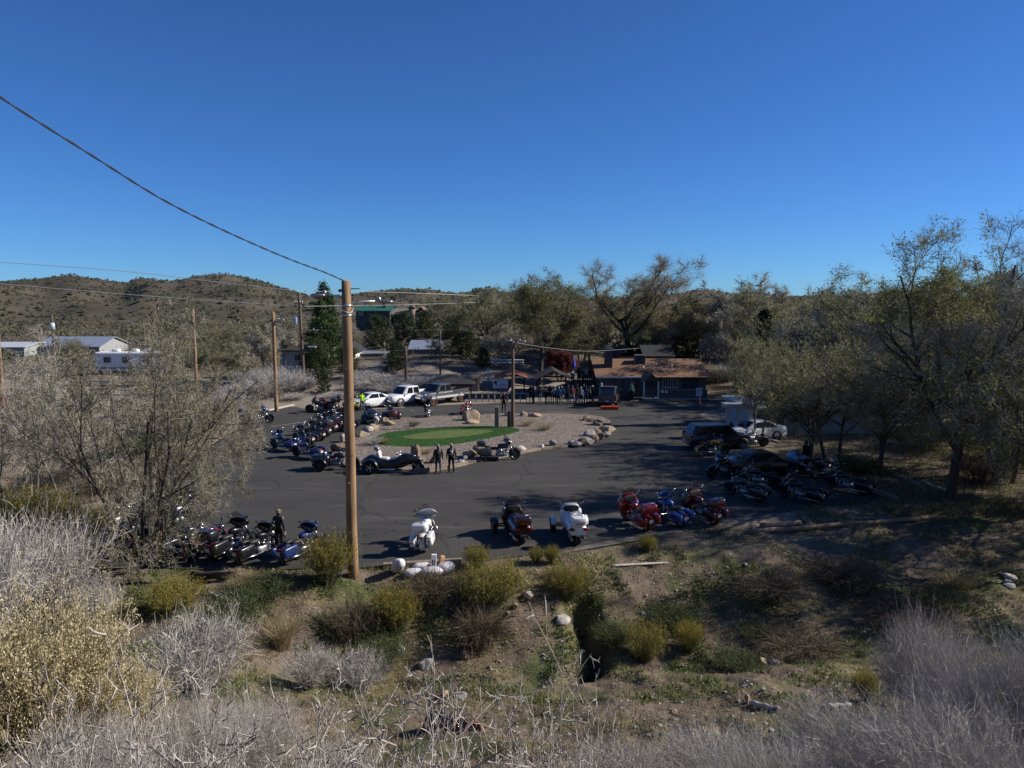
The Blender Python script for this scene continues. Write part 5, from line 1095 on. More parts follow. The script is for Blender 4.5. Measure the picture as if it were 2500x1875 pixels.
# the big black car-engined trike in front of the island: its own build
def big_trike():
    r = empty('motor_trike', at(958, 1152), R(-6), 'long black wide-bodied trike with silver seats before the island', 'trike'); pm = BLK
    ms = wheel_meshes(0.40, 0.32, 0.25); 
    for s in (1, -1): put_wheel(r, (-1.15, s*0.72, 0.40), ms, CHROME)
    put_wheel(r, (1.55, 0, 0.34), wheel_meshes(0.34, 0.18, 0.22), CHROME)
    for s in (1, -1):
        m = arc_strip((-1.15, 0, 0.40), 0.44, -15, 195, 0.46, 0.05); m.v = [(a, b + s*0.70, c) for a, b, c in m.v]; m.build('rear_fender', pm, r)
    m = MB(); secs = []
    for x, hw_, z0, z1 in ((-1.75,0.45,0.45,0.75),(-1.3,0.55,0.3,1.0),(-0.5,0.5,0.25,0.72),(0.2,0.42,0.25,0.78),(0.7,0.36,0.35,1.12),(1.2,0.28,0.55,1.08),(1.6,0.16,0.72,0.92),(1.85,0.05,0.74,0.8)):
        secs.append([(x, hw_*0.8, z0), (x, hw_, (z0+z1)/2), (x, hw_*0.75, z1), (x, 0, z1 + 0.05), (x, -hw_*0.75, z1), (x, -hw_, (z0+z1)/2), (x, -hw_*0.8, z0)])
    m.loft(secs, smooth=True); m.build('body', pm, r); arc = arc_strip((1.55, 0, 0.34), 0.37, -10, 175, 0.24, 0.03); arc.build('front_fender', pm, r)
    m = MB(); m.ell((-0.45, 0, 0.82), (0.3, 0.3, 0.1), 0.6); m.ell((-0.78, 0, 1.08), (0.09, 0.3, 0.25), 0.6, rot=Matrix.Rotation(R(-12), 3, 'Y')); m.build('seat', mat('silver_vinyl', (0.5, 0.5, 0.5), 0.5, var=0.3, scale=8), r)
    m = MB(); m.tube([(0.25, 0.42, 1.12), (0.5, 0.25, 1.15), (0.72, 0, 1.08), (0.5, -0.25, 1.15), (0.25, -0.42, 1.12)], 0.02, 6); hb = m.build('handlebar', CHROME, r)
    for s in (1, -1):
        m = MB(); m.tube([(1.55, s*0.13, 0.34), (0.95, s*0.13, 1.0)], 0.035, 8); m.build('fork', CHROME, r); m = MB(); m.ell((0.42, s*0.42, 1.3), (0.02, 0.08, 0.05)); m.tube([(0.4, s*0.34, 1.13), (0.42, s*0.42, 1.28)], 0.01, 5); m.build('mirror', CHROME, hb)
        m = MB(); m.ell((-1.78, s*0.4, 0.62), (0.05, 0.08, 0.05)); m.build('taillight', LAMPR, r); m = MB(); m.tube([(0.3, s*0.4, 0.25), (-1.0, s*0.45, 0.22), (-1.8, s*0.5, 0.25)], 0.05, 8); m.build('exhaust', CHROME, r)
    m = MB(); m.ell((1.3, 0, 0.98), (0.14, 0.12, 0.11)); m.build('headlight', CHROME, r)
big_trike()
# helmets left on machines
def helmet(p, mt, label):
    r = empty('helmet', p, random.uniform(0, 6), label, 'helmet'); m = MB(); m.ell((0, 0, 0.13), (0.14, 0.125, 0.13), 1.0, 16, 10); m.build('shell', mt, r)
    m = MB(); m.ell((0.05, 0, 0.13), (0.10, 0.118, 0.055), 0.9, 14, 6); m.build('visor', GLASSD, r)
def top(u, v, dz, dx=0, dy=0): p = at(u, v); return (p.x + dx, p.y + dy, dz)
helmet(top(1553,1282,0.92,-0.02,0.05), BLUEB, 'blue helmet resting on the tank of the bright red dresser')
helmet(top(692,1098,1.16,-0.35,0.3), BLK, 'black helmet perched on the blue bagger')
helmet(top(822,1146,0.86,-0.7,0), SILV, 'grey helmet on the seat of the black open trike')
helmet(top(958,1152,1.30,-1.0,0.18), PBLUE, 'pale blue helmet on the long black trike'); helmet(top(958,1152,1.30,-0.85,-0.15), SILV, 'silver helmet on the long black trike')
helmet(top(952,1024,1.14,0.12,-0.9), mat('camo', (0.2, 0.15, 0.09), 0.6, var=0.5, scale=14), 'brown patterned helmet on the wine red trike')
helmet(top(1836,1092,0.94,0.1,0), WHITE, 'white helmet on the silver cruiser by the SUV')
# ------------------------------------------------------------------ orange crates, cones
def cone(u, v, label):
    r = empty('traffic_cone', at(u, v), 0.3, label, 'traffic cone'); m = MB(); m.box(-0.17, 0.17, -0.17, 0.17, 0, 0.035); m.build('base', BLACKP, r); m = MB(); m.lathe([(0.13, 0.036), (0.035, 0.68), (0.025, 0.7), (0.001, 0.7)], 16); c = m.build('cone_body', ORANGE, r)
    for a, b in ((0.32, 0.42), (0.5, 0.58)): m = MB(); f = lambda z: 0.13 - (z - 0.036) * 0.1475 + 0.003; m.lathe([(f(a), a), (f(b), b)], 16); m.build('reflective_band', WHITEP, c)
cone(1405, 986, 'orange cone with white bands left of the person in grey sweatshirt'); cone(1449, 985, 'orange cone with white bands beside the boxy dark SUV'); cone(1708, 985, 'orange cone in front of the roadhouse end beneath the small sign')
m = MB(); m.box(-0.85, 0.85, -0.22, 0.22, 0, 0.3); o = m.build('crate', mat('red_orange_box', (0.45, 0.05, 0.02), 0.6, var=0.3, scale=6), bevel=0.03); o.location = at(1488, 1000); tag(o, 'long red-orange crate on the asphalt behind the boxy SUV', 'crate')
for k in range(3):
    m = MB(); m.box(-0.82 + k*0.56, -0.32 + k*0.56, -0.2, 0.2, 0.302, 0.33); m.build('lid', ORANGE, o)
r = empty('notice_board', at(1706, 980), 0, 'white notice board on a stand at the roadhouse corner', 'sign'); m = MB(); m.box(-0.3, 0.3, -0.02, 0.02, 0.55, 1.4); m.build('panel', WHITEP, r)
for s in (-1, 1): m = MB(); m.box(s*0.22 - 0.025, s*0.22 + 0.025, 0.022, 0.06, 0, 1.35); m.build('stand_leg', STEEL, r)
m = MB(); m.box(-0.2, 0.2, -0.026, -0.021, 1.15, 1.22); m.box(-0.22, 0.22, -0.026, -0.021, 0.95, 1.0); m.box(-0.2, 0.15, -0.026, -0.021, 0.8, 0.84); m.build('printed_lines', INK, r)
# ------------------------------------------------------------------ people: one continuous skinned body each, zones coloured by the nearest bone
def skin_body(J, E):
    """J name -> (pos, rx, ry); returns verts, faces of the skinned, subdivided surface"""
    names = list(J); me = bpy.data.meshes.new('body'); me.from_pydata([J[n][0] for n in names], [(names.index(a), names.index(b)) for a, b in E], [])
    o = bpy.data.objects.new('tmp_body', me); COL.objects.link(o); o.modifiers.new('skin', 'SKIN'); s = o.modifiers.new('sub', 'SUBSURF'); s.levels = 2; s.render_levels = 2
    for i, n in enumerate(names):
        d = me.skin_vertices[0].data[i]; d.radius = (J[n][1], J[n][2]); d.use_root = (n == 'pelvis')
    dg = bpy.context.evaluated_depsgraph_get(); ev = bpy.data.meshes.new_from_object(o.evaluated_get(dg)); bpy.data.objects.remove(o)
    V = [tuple(v.co) for v in ev.vertices]; Fc = [tuple(p.vertices) for p in ev.polygons]; bpy.data.meshes.remove(ev); return V, Fc
def person_mesh(pose):
    lean, arms, legs = pose.get('lean', 0), pose['arms'], pose['legs']
    def L(z, dx=0, y=0): a = R(lean); h = z - 0.95; return (dx + h * math.sin(a), y, pose.get('hip', 0.95) + h * math.cos(a))
    hip = pose.get('hip', 0.95)
    J = dict(pelvis=((0,0,hip),0.155,0.12), spine=(L(1.12),0.15,0.115), chest=(L(1.34,0.01),0.175,0.125), neck=(L(1.50,0.0),0.062,0.062), chin=(L(1.575,0.02),0.075,0.085), crown=(L(1.70,0.015),0.088,0.098), top=(L(1.765,0.01),0.05,0.055))
    E = [('pelvis','spine'),('spine','chest'),('chest','neck'),('neck','chin'),('chin','crown'),('crown','top')]
    for s, nm in ((1, 'l'), (-1, 'r')):
        k, an, toe = legs[nm]
        J['hip' + nm] = ((0, s*0.105, hip - 0.05), 0.095, 0.105); J['knee' + nm] = ((k[0], s*k[1], k[2]), 0.062, 0.066); J['ank' + nm] = ((an[0], s*an[1], an[2]), 0.046, 0.05); J['toe' + nm] = ((toe[0], s*toe[1], toe[2]), 0.042, 0.032)
        E += [('pelvis','hip' + nm), ('hip' + nm,'knee' + nm), ('knee' + nm,'ank' + nm), ('ank' + nm,'toe' + nm)]
        e, w_ = arms[nm]; sh = Vector(L(1.43, 0, s*0.19)); ev = sh + Vector((e[0], s*e[1], e[2])); wv = ev + Vector((w_[0], s*w_[1], w_[2])); hd = wv + (wv - ev).normalized() * 0.085
        J['sh' + nm] = (tuple(sh), 0.072, 0.07); J['el' + nm] = (tuple(ev), 0.047, 0.047); J['wr' + nm] = (tuple(wv), 0.032, 0.032); J['hand' + nm] = (tuple(hd), 0.038, 0.022)
        E += [('chest','sh' + nm), ('sh' + nm,'el' + nm), ('el' + nm,'wr' + nm), ('wr' + nm,'hand' + nm)]
    V, Fc = skin_body(J, E); mb = MB(); mb.add(V, Fc, True); nbody = len(Fc)
    for s, nm in ((1, 'l'), (-1, 'r')):                                   # five bent fingers of different length
        w_ = Vector(J['wr' + nm][0]); h = Vector(J['hand' + nm][0]); d = (h - w_).normalized(); side = d.cross(Vector((0, 1, 0)));
        if side.length < 0.1: side = Vector((1, 0, 0))
        side.normalize(); palm = d.cross(side).normalized() * -s
        for k, ln in enumerate((0.075, 0.085, 0.08, 0.062)):
            b = h + side * (0.027 - 0.018 * k) + d * 0.012; mb.tube([b, b + d*ln*0.5, b + d*ln*0.85 + palm*ln*0.3], [0.0095, 0.009, 0.007], 5)
        b = h - d*0.045 + side*0.03; mb.tube([b, b + side*0.03 + d*0.03, b + side*0.03 + d*0.065 + palm*0.012], [0.012, 0.0105, 0.008], 5)
    hc = Vector(J['crown'][0]); cr = Vector(J['chin'][0]); fx = Vector((math.cos(R(lean)), 0, -math.sin(R(lean)))); up = (hc - cr).normalized(); mid = (hc + cr) / 2
    mb.ell(mid + fx*0.098, (0.018, 0.014, 0.024)); mb.ell(mid + fx*0.085 - up*0.055, (0.012, 0.026, 0.009))      # nose, mouth
    for s in (1, -1): mb.ell(mid + Vector((0, s*0.086, 0)) , (0.022, 0.012, 0.032)); mb.ell(mid + fx*0.088 + up*0.03 + Vector((0, s*0.032, 0)), (0.008, 0.012, 0.008))
    me = mb.mesh('person')
    zone = {}
    for a, b in E:
        zone[(a, b)] = 0 if (b.startswith('hand') or b in ('chin', 'crown', 'top')) else 3 if b.startswith('toe') else 2 if (b.startswith('hip') or b.startswith('knee') or b.startswith('ank')) else 1
    segs = [(Vector(J[a][0]), Vector(J[b][0]), zone[(a, b)], max(J[a][1], J[b][1])) for a, b in E]
    for _ in range(4): me.materials.append(None)
    for p in me.polygons:
        c = p.center; best, bz = 9, 0
        for a, b, z, rr in segs:
            ab = b - a; t = max(0, min(1, (c - a).dot(ab) / ab.length_squared)); dd = (c - a - ab * t).length / rr
            if dd < best: best, bz = dd, z
        if p.index >= nbody: bz = 0
        if bz == 2 and c.z > hip + 0.02: bz = 1
        p.material_index = bz
    head = dict(c=mid + up*0.03, up=up, fx=fx); return me, head
ARM_D = dict(l=((-0.03,0.07,-0.29),(0.06,0.01,-0.25)), r=((-0.03,0.07,-0.29),(0.06,0.01,-0.25)))
ARM_F = dict(l=((0.02,0.08,-0.28),(0.2,-0.12,0.02)), r=((0.02,0.08,-0.28),(0.2,-0.12,0.04)))
ARM_H = dict(l=((-0.08,0.17,-0.22),(0.12,-0.13,-0.16)), r=((-0.03,0.07,-0.29),(0.08,0.0,-0.24)))
ARM_R = dict(l=((0.2,0.06,-0.2),(0.24,0.02,0.02)), r=((0.2,0.06,-0.2),(0.24,0.02,0.02)))
LEG_S = dict(l=((0.02,0.12,0.5),(-0.02,0.13,0.085),(0.15,0.16,0.035)), r=((0.02,0.12,0.5),(-0.02,0.13,0.085),(0.15,0.16,0.035)))
LEG_W = dict(l=((0.16,0.11,0.52),(0.14,0.11,0.085),(0.31,0.13,0.035)), r=((0.0,0.11,0.5),(-0.26,0.11,0.12),(-0.12,0.12,0.035)))
LEG_C = dict(l=((0.38,0.17,0.45),(0.12,0.15,0.085),(0.29,0.17,0.035)), r=((0.30,0.15,0.30),(-0.12,0.13,0.1),(0.04,0.14,0.035)))
LEG_T = dict(l=((0.34,0.25,0.62),(0.22,0.30,0.20),(0.38,0.31,0.15)), r=((0.34,0.25,0.62),(0.22,0.30,0.20),(0.38,0.31,0.15)))
POSES = dict(idle=dict(arms=ARM_D, legs=LEG_S), front=dict(arms=ARM_F, legs=LEG_S), hipp=dict(arms=ARM_H, legs=LEG_S), walk=dict(arms=ARM_H, legs=LEG_W), bend=dict(arms=ARM_R, legs=LEG_C, lean=38, hip=0.62), ride=dict(arms=ARM_R, legs=LEG_T, lean=12, hip=0.82))
_pm = {}
SKIN = mat('skin', (0.42, 0.24, 0.17), 0.6, var=0.1)
def cloth(n, c): return mat('cloth_' + n, c, 0.9, var=0.25, scale=9, spec=0.15)
C_BLK = cloth('black', (0.012, 0.012, 0.013)); C_LEA = mat('black_leather', (0.012, 0.012, 0.013), 0.45, var=0.3, scale=9); C_DEN = cloth('denim', (0.05, 0.075, 0.13)); C_GRY = cloth('grey', (0.22, 0.22, 0.23)); C_NAV = cloth('navy', (0.02, 0.03, 0.07)); C_TEAL = cloth('teal', (0.025, 0.10, 0.16)); C_PLUM = cloth('plum', (0.12, 0.04, 0.06)); C_HIV = cloth('hi_vis', (0.40, 0.72, 0.02)); C_RED = cloth('red', (0.55, 0.02, 0.03)); C_GRN = cloth('green_check', (0.12, 0.28, 0.2)); C_BRN = cloth('brown', (0.08, 0.05, 0.03)); C_WHT = cloth('white', (0.6, 0.6, 0.6)); C_BLU = cloth('blue', (0.025, 0.045, 0.15))
HAIR_B = mat('dark_hair', (0.03, 0.02, 0.014), 0.8, var=0.3, scale=30); HAIR_G = mat('grey_hair', (0.4, 0.38, 0.34), 0.8, var=0.2, scale=30); HAIR_F = mat('fair_hair', (0.4, 0.29, 0.15), 0.8, var=0.2, scale=30)
def person(u, v, heading, pose, top_, legs_, label, hat='hair', hatm=None, shoes=None, z=0.0, scale=1.0, vest=None, patch=None, group=None, loc=None):
    if pose not in _pm: _pm[pose] = person_mesh(POSES[pose])
    me, hd = _pm[pose]; o = obj('person', me); o.location = loc if loc is not None else G(u, v, z); o.rotation_euler = (0, 0, R(heading)); o.scale = (scale,) * 3
    tag(o, label, 'person', group)
    for i, mm in enumerate((SKIN, top_, legs_, shoes or C_BLK)): o.material_slots[i].link = 'OBJECT'; o.material_slots[i].material = mm
    c, up, fx = hd['c'], hd['up'], hd['fx']; rot = Matrix((fx, Vector((0, 1, 0)), up)).transposed(); m = MB()
    if hat == 'hair': m.ell(c + up*0.035 - fx*0.018, (0.105, 0.095, 0.085), 1, 14, 8, rot); m.build('hair', hatm or HAIR_B, o)
    elif hat == 'cap':
        m.ell(c + up*0.05 - fx*0.005, (0.105, 0.097, 0.075), 1, 14, 8, rot); h = m.build('cap', hatm or C_BLK, o); m = MB(); m.ell(c + up*0.03 + fx*0.12, (0.075, 0.07, 0.01), 1, 12, 4, rot); m.build('cap_peak', hatm or C_BLK, h)
    elif hat == 'helmet': m.ell(c + up*0.015, (0.14, 0.125, 0.135), 1, 16, 10, rot); m.build('helmet', hatm or BLK, o)
    elif hat == 'hood': m.ell(c + up*0.01 - fx*0.02, (0.115, 0.105, 0.125), 1, 14, 8, rot); m.build('hood', hatm or C_RED, o)
    if vest:
        m = MB(); secs = []
        for zz, a, b in ((1.0, 0.155, 0.205), (1.15, 0.155, 0.20), (1.3, 0.165, 0.215), (1.42, 0.14, 0.19), (1.5, 0.085, 0.10)):
            secs.append([(a*math.cos(t)*1.0, b*math.sin(t), zz) for t in [2*math.pi*k/16 for k in range(16)]])
        m.loft(secs, cap=False, smooth=True); vv = m.build('vest', vest, o)
        if patch:
            m = MB(); m.lathe([(0.001, 0), (0.085, 0), (0.085, 0.006), (0.001, 0.006)], 16, Matrix.Rotation(-math.pi/2, 3, 'Y'), (-0.166, 0, 1.28)); m.box(-0.172, -0.166, -0.1, 0.1, 1.385, 1.41); m.box(-0.172, -0.162, -0.09, 0.09, 1.13, 1.16); m.build('back_patch', patch, vv)
            m = MB(); m.ell((-0.174, 0, 1.28), (0.004, 0.05, 0.05), 1, 10, 6); m.build('patch_emblem', C_BLK, vv)
    return o
person(1070, 1157, 95, 'idle', C_BLK, C_DEN, 'person in black vest and jeans with a grey cap seen from behind', 'cap', C_GRY, C_GRY, vest=C_LEA, patch=mat('dim_patch', (0.06, 0.06, 0.065), 0.8))
person(1102, 1154, 100, 'idle', C_BLK, C_BLK, 'person in black vest with a round white back patch and fair hair', 'hair', HAIR_F, vest=C_LEA, patch=WHITEP)
person(1230, 1005, -80, 'idle', C_BLK, C_BLK, 'person in black with a bright red cap walking over the open asphalt', 'cap', C_RED)
person(884, 1003, -60, 'idle', C_HIV, C_DEN, 'person in a bright yellow-green jacket beside the white coupe', 'cap', C_BLK)
person(829, 1028, 200, 'bend', C_BRN, C_BLK, 'person crouching among the motorcycles in a brown jacket', 'hair', HAIR_G)
person(682, 1347, 70, 'idle', C_LEA, C_LEA, 'person in black leather and a patterned head wrap beside the black bagger', 'cap', mat('bandana', (0.16, 0.15, 0.08), 0.8, var=0.5, scale=25))
person(1966, 1146, 200, 'idle', C_BLK, C_BLK, 'person in a dark helmet standing by the pale blue sport motorcycle', 'helmet', NAVYB)
person(1541, 976, -90, 'idle', C_GRN, C_BLK, 'person in a green checked shirt on the roadhouse porch', 'hair', None, z=0.22)
person(1600 - 132, 978, 20, 'hipp', C_WHT, C_DEN, 'person in a white shirt with raised elbow at the roadhouse steps', 'hair', HAIR_G, z=0.25)
_crowd = [(1296,982,80,'idle',C_BLK,C_BLK,'person all in black under the pavilion eave by the fence end','hair',HAIR_B),(1303,984,200,'front',C_NAV,C_BLK,'person in navy jacket facing the person all in black','cap',C_BLK),(1318,983,120,'idle',C_BLK,C_DEN,'person in black top and jeans beside the pavilion post','hair',HAIR_G),
 (1333,984,-40,'front',C_LEA,C_BLK,'person in black leather with a bald pale head under the pavilion','cap',C_GRY),(1343,984,60,'hipp',C_BLK,C_BLK,'person in black with hand on hip by the benches','hair',HAIR_B),(1354,986,100,'walk',C_GRY,C_NAV,'person in grey hooded top walking past the benches','hood',C_GRY),
 (1364,988,90,'idle',C_TEAL,C_BRN,'person in a bright teal jacket with pale hair','hair',HAIR_G),(1371,986,80,'walk',C_BLU,C_GRY,'person in blue with light trousers behind the teal jacket','hair',HAIR_F),(1397,984,-70,'walk',C_PLUM,C_GRY,'person in a plum top left of the first cone','hair',HAIR_B),
 (1418,988,-90,'idle',C_GRY,C_NAV,'person in a grey sweatshirt with white print near the cones','hair',HAIR_F),(1430,986,90,'hipp',C_BLU,C_NAV,'person in a blue jacket between the cones','hair',HAIR_B),(1440,985,170,'front',C_BRN,C_BLK,'person in an olive-brown coat leaning toward the cones','cap',C_BLK),(1446,984,200,'idle',C_BLK,C_BLK,'person in black with a pale scarf beside the boxy SUV','hair',HAIR_G),
 (1386,981,30,'idle',C_LEA,C_BLK,'person in black leather under the pavilion corner','cap',C_BLK),(1409,980,150,'idle',C_BLK,C_BLK,'person in black behind the first cone','hair',HAIR_B),(1425,979,250,'front',C_NAV,C_DEN,'person in navy at the back of the crowd','cap',C_NAV)]
for u, v, hd, po, a, b, lab, hat, hm in _crowd: person(u, v, hd, po, a, b, lab, hat, hm)
# people higher up on the stepped terrace behind the crowd
struct(fill('terrace', [Vector((xcol(1395, 82), 82, 0)), Vector((xcol(1462, 82), 82, 0)), Vector((xcol(1462, 90), 90, 0)), Vector((xcol(1395, 90), 90, 0))], 1.0, mat('terrace_stone', (0.09, 0.08, 0.07), 0.9, var=0.3), 1.1))
for k, (u, y, hd, a, b, lab, hm) in enumerate([(1398,83,-60,C_GRY,C_BLK,'person in grey on the raised terrace beside the blue parasol',HAIR_B),(1413,84,-90,C_BLK,C_BLK,'person in black on the raised terrace with dark hair',HAIR_B),(1424,83,200,C_PLUM,C_BLK,'person in plum on the raised terrace',HAIR_F),(1432,85,-70,C_WHT,C_BLK,'person in a pale top on the raised terrace',HAIR_G),(1442,83.5,-100,C_BLK,C_DEN,'person in black and jeans on the raised terrace',HAIR_B),(1452,84,180,C_NAV,C_BLK,'person in navy on the raised terrace by the roadhouse wall',HAIR_B)]):
    person(0, 0, hd, ('idle', 'front', 'hipp')[k % 3], a, b, lab, 'hair', hm, loc=Vector((xcol(u, y), y, 1.0)))
r = empty('parasol', (xcol(1401, 86), 86, 1.0), 0, 'furled blue parasol standing on the raised terrace', 'parasol'); m = MB(); m.tube([(0,0,0),(0,0,2.9)], 0.03, 8); m.build('pole', STEEL, r); m = MB(); m.tube([(0,0,1.5),(0,0,1.9),(0,0,2.5),(0,0,2.85)], [0.10,0.2,0.12,0.02], 12); m.build('canopy', mat('parasol_blue', (0.04, 0.09, 0.45), 0.8), r)
# picnic benches beneath the third pavilion
for k, (u, y) in enumerate(((1328, 82.5), (1345, 83.5), (1362, 82.5))):
    r = empty('picnic_table', (xcol(u, y), y, 0), 0.1*k, 'weathered picnic table beneath the dark gable pavilion', 'table', 'picnic tables under the gable pavilion'); pw = mat('silver_plank', (0.42, 0.41, 0.38), 0.8)
    for j in range(4): m = MB(); m.box(-0.9, 0.9, -0.36 + j*0.185, -0.19 + j*0.185, 0.72, 0.76); m.build('top_plank', pw, r)
    for s in (-1, 1):
        m = MB(); m.box(-0.9, 0.9, s*0.7 - 0.12, s*0.7 + 0.12, 0.42, 0.46); m.build('seat_plank', pw, r)
        m = MB(); m.bar((s*0.65, -0.7, 0), (s*0.65, -0.2, 0.715), 0.05, 0.09); m.bar((s*0.65, 0.7, 0), (s*0.65, 0.2, 0.715), 0.05, 0.09); m.bar((s*0.65, -0.8, 0.37), (s*0.65, 0.8, 0.37), 0.05, 0.08); m.build('leg', pw, r)
# ------------------------------------------------------------------ plant generators
def nrm(v): return v / (np.linalg.norm(v) + 1e-9)
def grow(rng, p, d, L, r, lvl, P, segs, tips):
    n = P['n'][lvl]; step = L / n; last = lvl == len(P['n']) - 1
    kids = 0 if last else P['kids'][lvl]; t0 = 0 if last else P['clear'][lvl]
    kt = [] if not kids else list(t0 + (1 - t0) * (np.arange(kids) + rng.uniform(0, 0.8, kids)) / kids)
    az = rng.uniform(0, 6.28); ki = 0; r_end = r * P['taper'][lvl]
    for i in range(n):
        d = nrm(d + rng.normal(0, P['wob'][lvl], 3) + np.array([P.get('wind', 0), 0, P['up'][lvl]]) / n)
        q = p + d * step; ra = r + (r_end - r) * i / n; rb = r + (r_end - r) * (i + 1) / n
        segs.append((p, q, ra, rb, lvl))
        while ki < kids and kt[ki] <= (i + 1) / n:
            f = kt[ki] * n - i; b = p + (q - p) * np.clip(f, 0, 1)
            a = np.radians(P['ang'][lvl] * rng.uniform(0.7, 1.3)); az += 2.4 + rng.normal(0, 0.4)
            u = nrm(np.cross(d, [0.3, 0.2, 1.0] if abs(d[2]) < 0.9 else [1.0, 0, 0])); v = np.cross(d, u)
            cd = d * math.cos(a) + (u * math.cos(az) + v * math.sin(az)) * math.sin(a)
            grow(rng, b, nrm(cd), L * P['lr'][lvl] * rng.uniform(0.7, 1.15) * (1 - 0.35 * kt[ki]), max(ra * P['rr'][lvl], 0.004), lvl + 1, P, segs, tips); ki += 1
        p = q
    if last: tips.append((p, d, step))
def tubes(segs, sides=(9, 6, 4, 3, 3, 3), minr=0.0):
    Vs, Fs, base = [], [], 0
    for lv in range(6):
        S = [s for s in segs if s[4] == lv]
        if not S: continue
        P0_, P1_ = np.array([s[0] for s in S]), np.array([s[1] for s in S]); r0_, r1_ = np.array([s[2] for s in S]), np.array([s[3] for s in S])
        D = P1_ - P0_; D /= np.linalg.norm(D, axis=1, keepdims=True) + 1e-9; ref = np.where(np.abs(D[:, 2:3]) > 0.9, [[1.0, 0, 0]], [[0, 0, 1.0]])
        U = np.cross(D, ref); U /= np.linalg.norm(U, axis=1, keepdims=True) + 1e-9; W = np.cross(D, U); k = sides[lv]
        t = np.arange(k) * 2 * np.pi / k; ring = U[:, None] * np.cos(t)[None, :, None] + W[:, None] * np.sin(t)[None, :, None]
        ext = D * (r0_ * 0.25)[:, None]
        A_ = (P0_ - ext)[:, None] + ring * np.maximum(r0_, minr)[:, None, None]; B_ = (P1_ + ext)[:, None] + ring * np.maximum(r1_, minr)[:, None, None]
        V = np.concatenate([A_, B_], 1); n = len(S); i = np.arange(k); j = (i + 1) % k
        f = np.stack([i, j, j + k, i + k], -1)[None] + (np.arange(n) * 2 * k)[:, None, None] + base
        Vs.append(V.reshape(-1, 3)); Fs.append(f.reshape(-1, 4)); base += n * 2 * k
    return np.concatenate(Vs), np.concatenate(Fs)
def needles(rng, P0_, D, L, wd):
    """thin twigs: one slender quad each from P0 along D"""
    n = len(P0_); S = np.cross(D, rng.normal(0, 1, (n, 3))); S /= np.linalg.norm(S, axis=1, keepdims=True) + 1e-9; S *= (wd if np.ndim(wd) else np.full(n, wd))[:, None]
    E = P0_ + D * L[:, None]; V = np.stack([P0_ - S, P0_ + S, E + S * 0.4, E - S * 0.4], 1).reshape(-1, 3)
    return V, np.arange(4 * n).reshape(n, 4)
def leaves(rng, C, size):
    n = len(C); a = rng.normal(0, 1, (n, 3)); a /= np.linalg.norm(a, axis=1, keepdims=True); b = np.cross(a, rng.normal(0, 1, (n, 3))); b /= np.linalg.norm(b, axis=1, keepdims=True)
    s = (size * rng.uniform(0.6, 1.3, n))[:, None]
    V = np.stack([C - a * s, C + b * s * 0.45, C + a * s, C - b * s * 0.45], 1).reshape(-1, 3); return V, np.arange(4 * n).reshape(n, 4)
def cat_(parts):
    Vs, Fs, b = [], [], 0
    for V, Fc in parts: Vs.append(V); Fs.append(Fc + b); b += len(V)
    return np.concatenate(Vs), np.concatenate(Fs)
def rand_dirs(rng, n, up=0.0):
    d = rng.normal(0, 1, (n, 3)); d[:, 2] += up; return d / np.linalg.norm(d, axis=1, keepdims=True)
def tree_meshes(seed, P, H, trunkm, twigm, leafm, n_twig=6, n_leaf=4, leaf=0.09, twig=0.5, leaf_zone=None, stems=1, spread=0.0, minr=0.004, twr=0.006):
    """-> dict of part name -> mesh, local origin at the base"""
    rng = np.random.default_rng(seed); segs, tips = [], []
    for s in range(stems):
        a = 6.28 * s / stems + rng.uniform(0, 1); d = nrm(np.array([math.cos(a) * spread, math.sin(a) * spread, 1.0])); p = np.array([math.cos(a) * 0.15, math.sin(a) * 0.15, -0.3]) if stems > 1 else np.array([0, 0, -0.3])
        grow(rng, p, d, P['L'] * rng.uniform(0.85, 1.1), P['r'], 0, P, segs, tips)
    zmax = np.percentile(np.array([t[0][2] for t in tips]), 98); k = H / zmax; kr = k ** 0.5
    segs = [(a * k, b * k, r * kr, q * kr, l) for a, b, r, q, l in segs]
    out = {'trunk': np_mesh('trunk', *tubes(segs, minr=minr), trunkm, True)}
    src = [s for s in segs if s[4] >= len(P['n']) - 2]; A0 = np.array([s[0] for s in src]); A1 = np.array([s[1] for s in src])
    parts = []
    i = rng.integers(0, len(src), int(len(src) * n_twig)); t = rng.uniform(0, 1, len(i))[:, None]; B = A0[i] * (1 - t) + A1[i] * t
    Dd = A1[i] - A0[i]; Dd /= np.linalg.norm(Dd, axis=1, keepdims=True) + 1e-9; Dd = Dd * 0.8 + rand_dirs(rng, len(i), P.get('twup', 0.2)) * 0.9; Dd /= np.linalg.norm(Dd, axis=1, keepdims=True); L_ = rng.uniform(0.4, 1.3, len(i)) * twig
    parts.append(needles(rng, B, Dd, L_, rng.uniform(0.6, 1.4, len(i)) * twr)); out['twigs'] = np_mesh('twigs', *cat_(parts), twigm)
    if n_leaf:
        E = B + Dd * (L_ * rng.uniform(0.2, 1, len(i)))[:, None]; prob = np.clip(0.55 + 0.6 * fbm(E[:, 0] + seed, E[:, 1] + E[:, 2] * 0.8, 2.6, 2), 0.03, 1)
        if leaf_zone is not None: prob = prob * leaf_zone(E)
        E = E[rng.uniform(0, 1, len(E)) < prob]; E = np.repeat(E, int(n_leaf), 0) if n_leaf >= 1 else E[::int(1 / n_leaf)]; E = E + rng.normal(0, leaf * 1.3, E.shape)
        out['crown'] = np_mesh('crown', *leaves(rng, E, leaf), leafm)
    return out
def plant_tree(meshes, p, rz, scale, label, group=None, name='tree', cat='tree', sz=None):
    r = empty(name, p, rz, label, cat, group); r.scale = (scale, scale, sz or scale)
    for k, me in meshes.items(): obj(k, me, r)
    return r
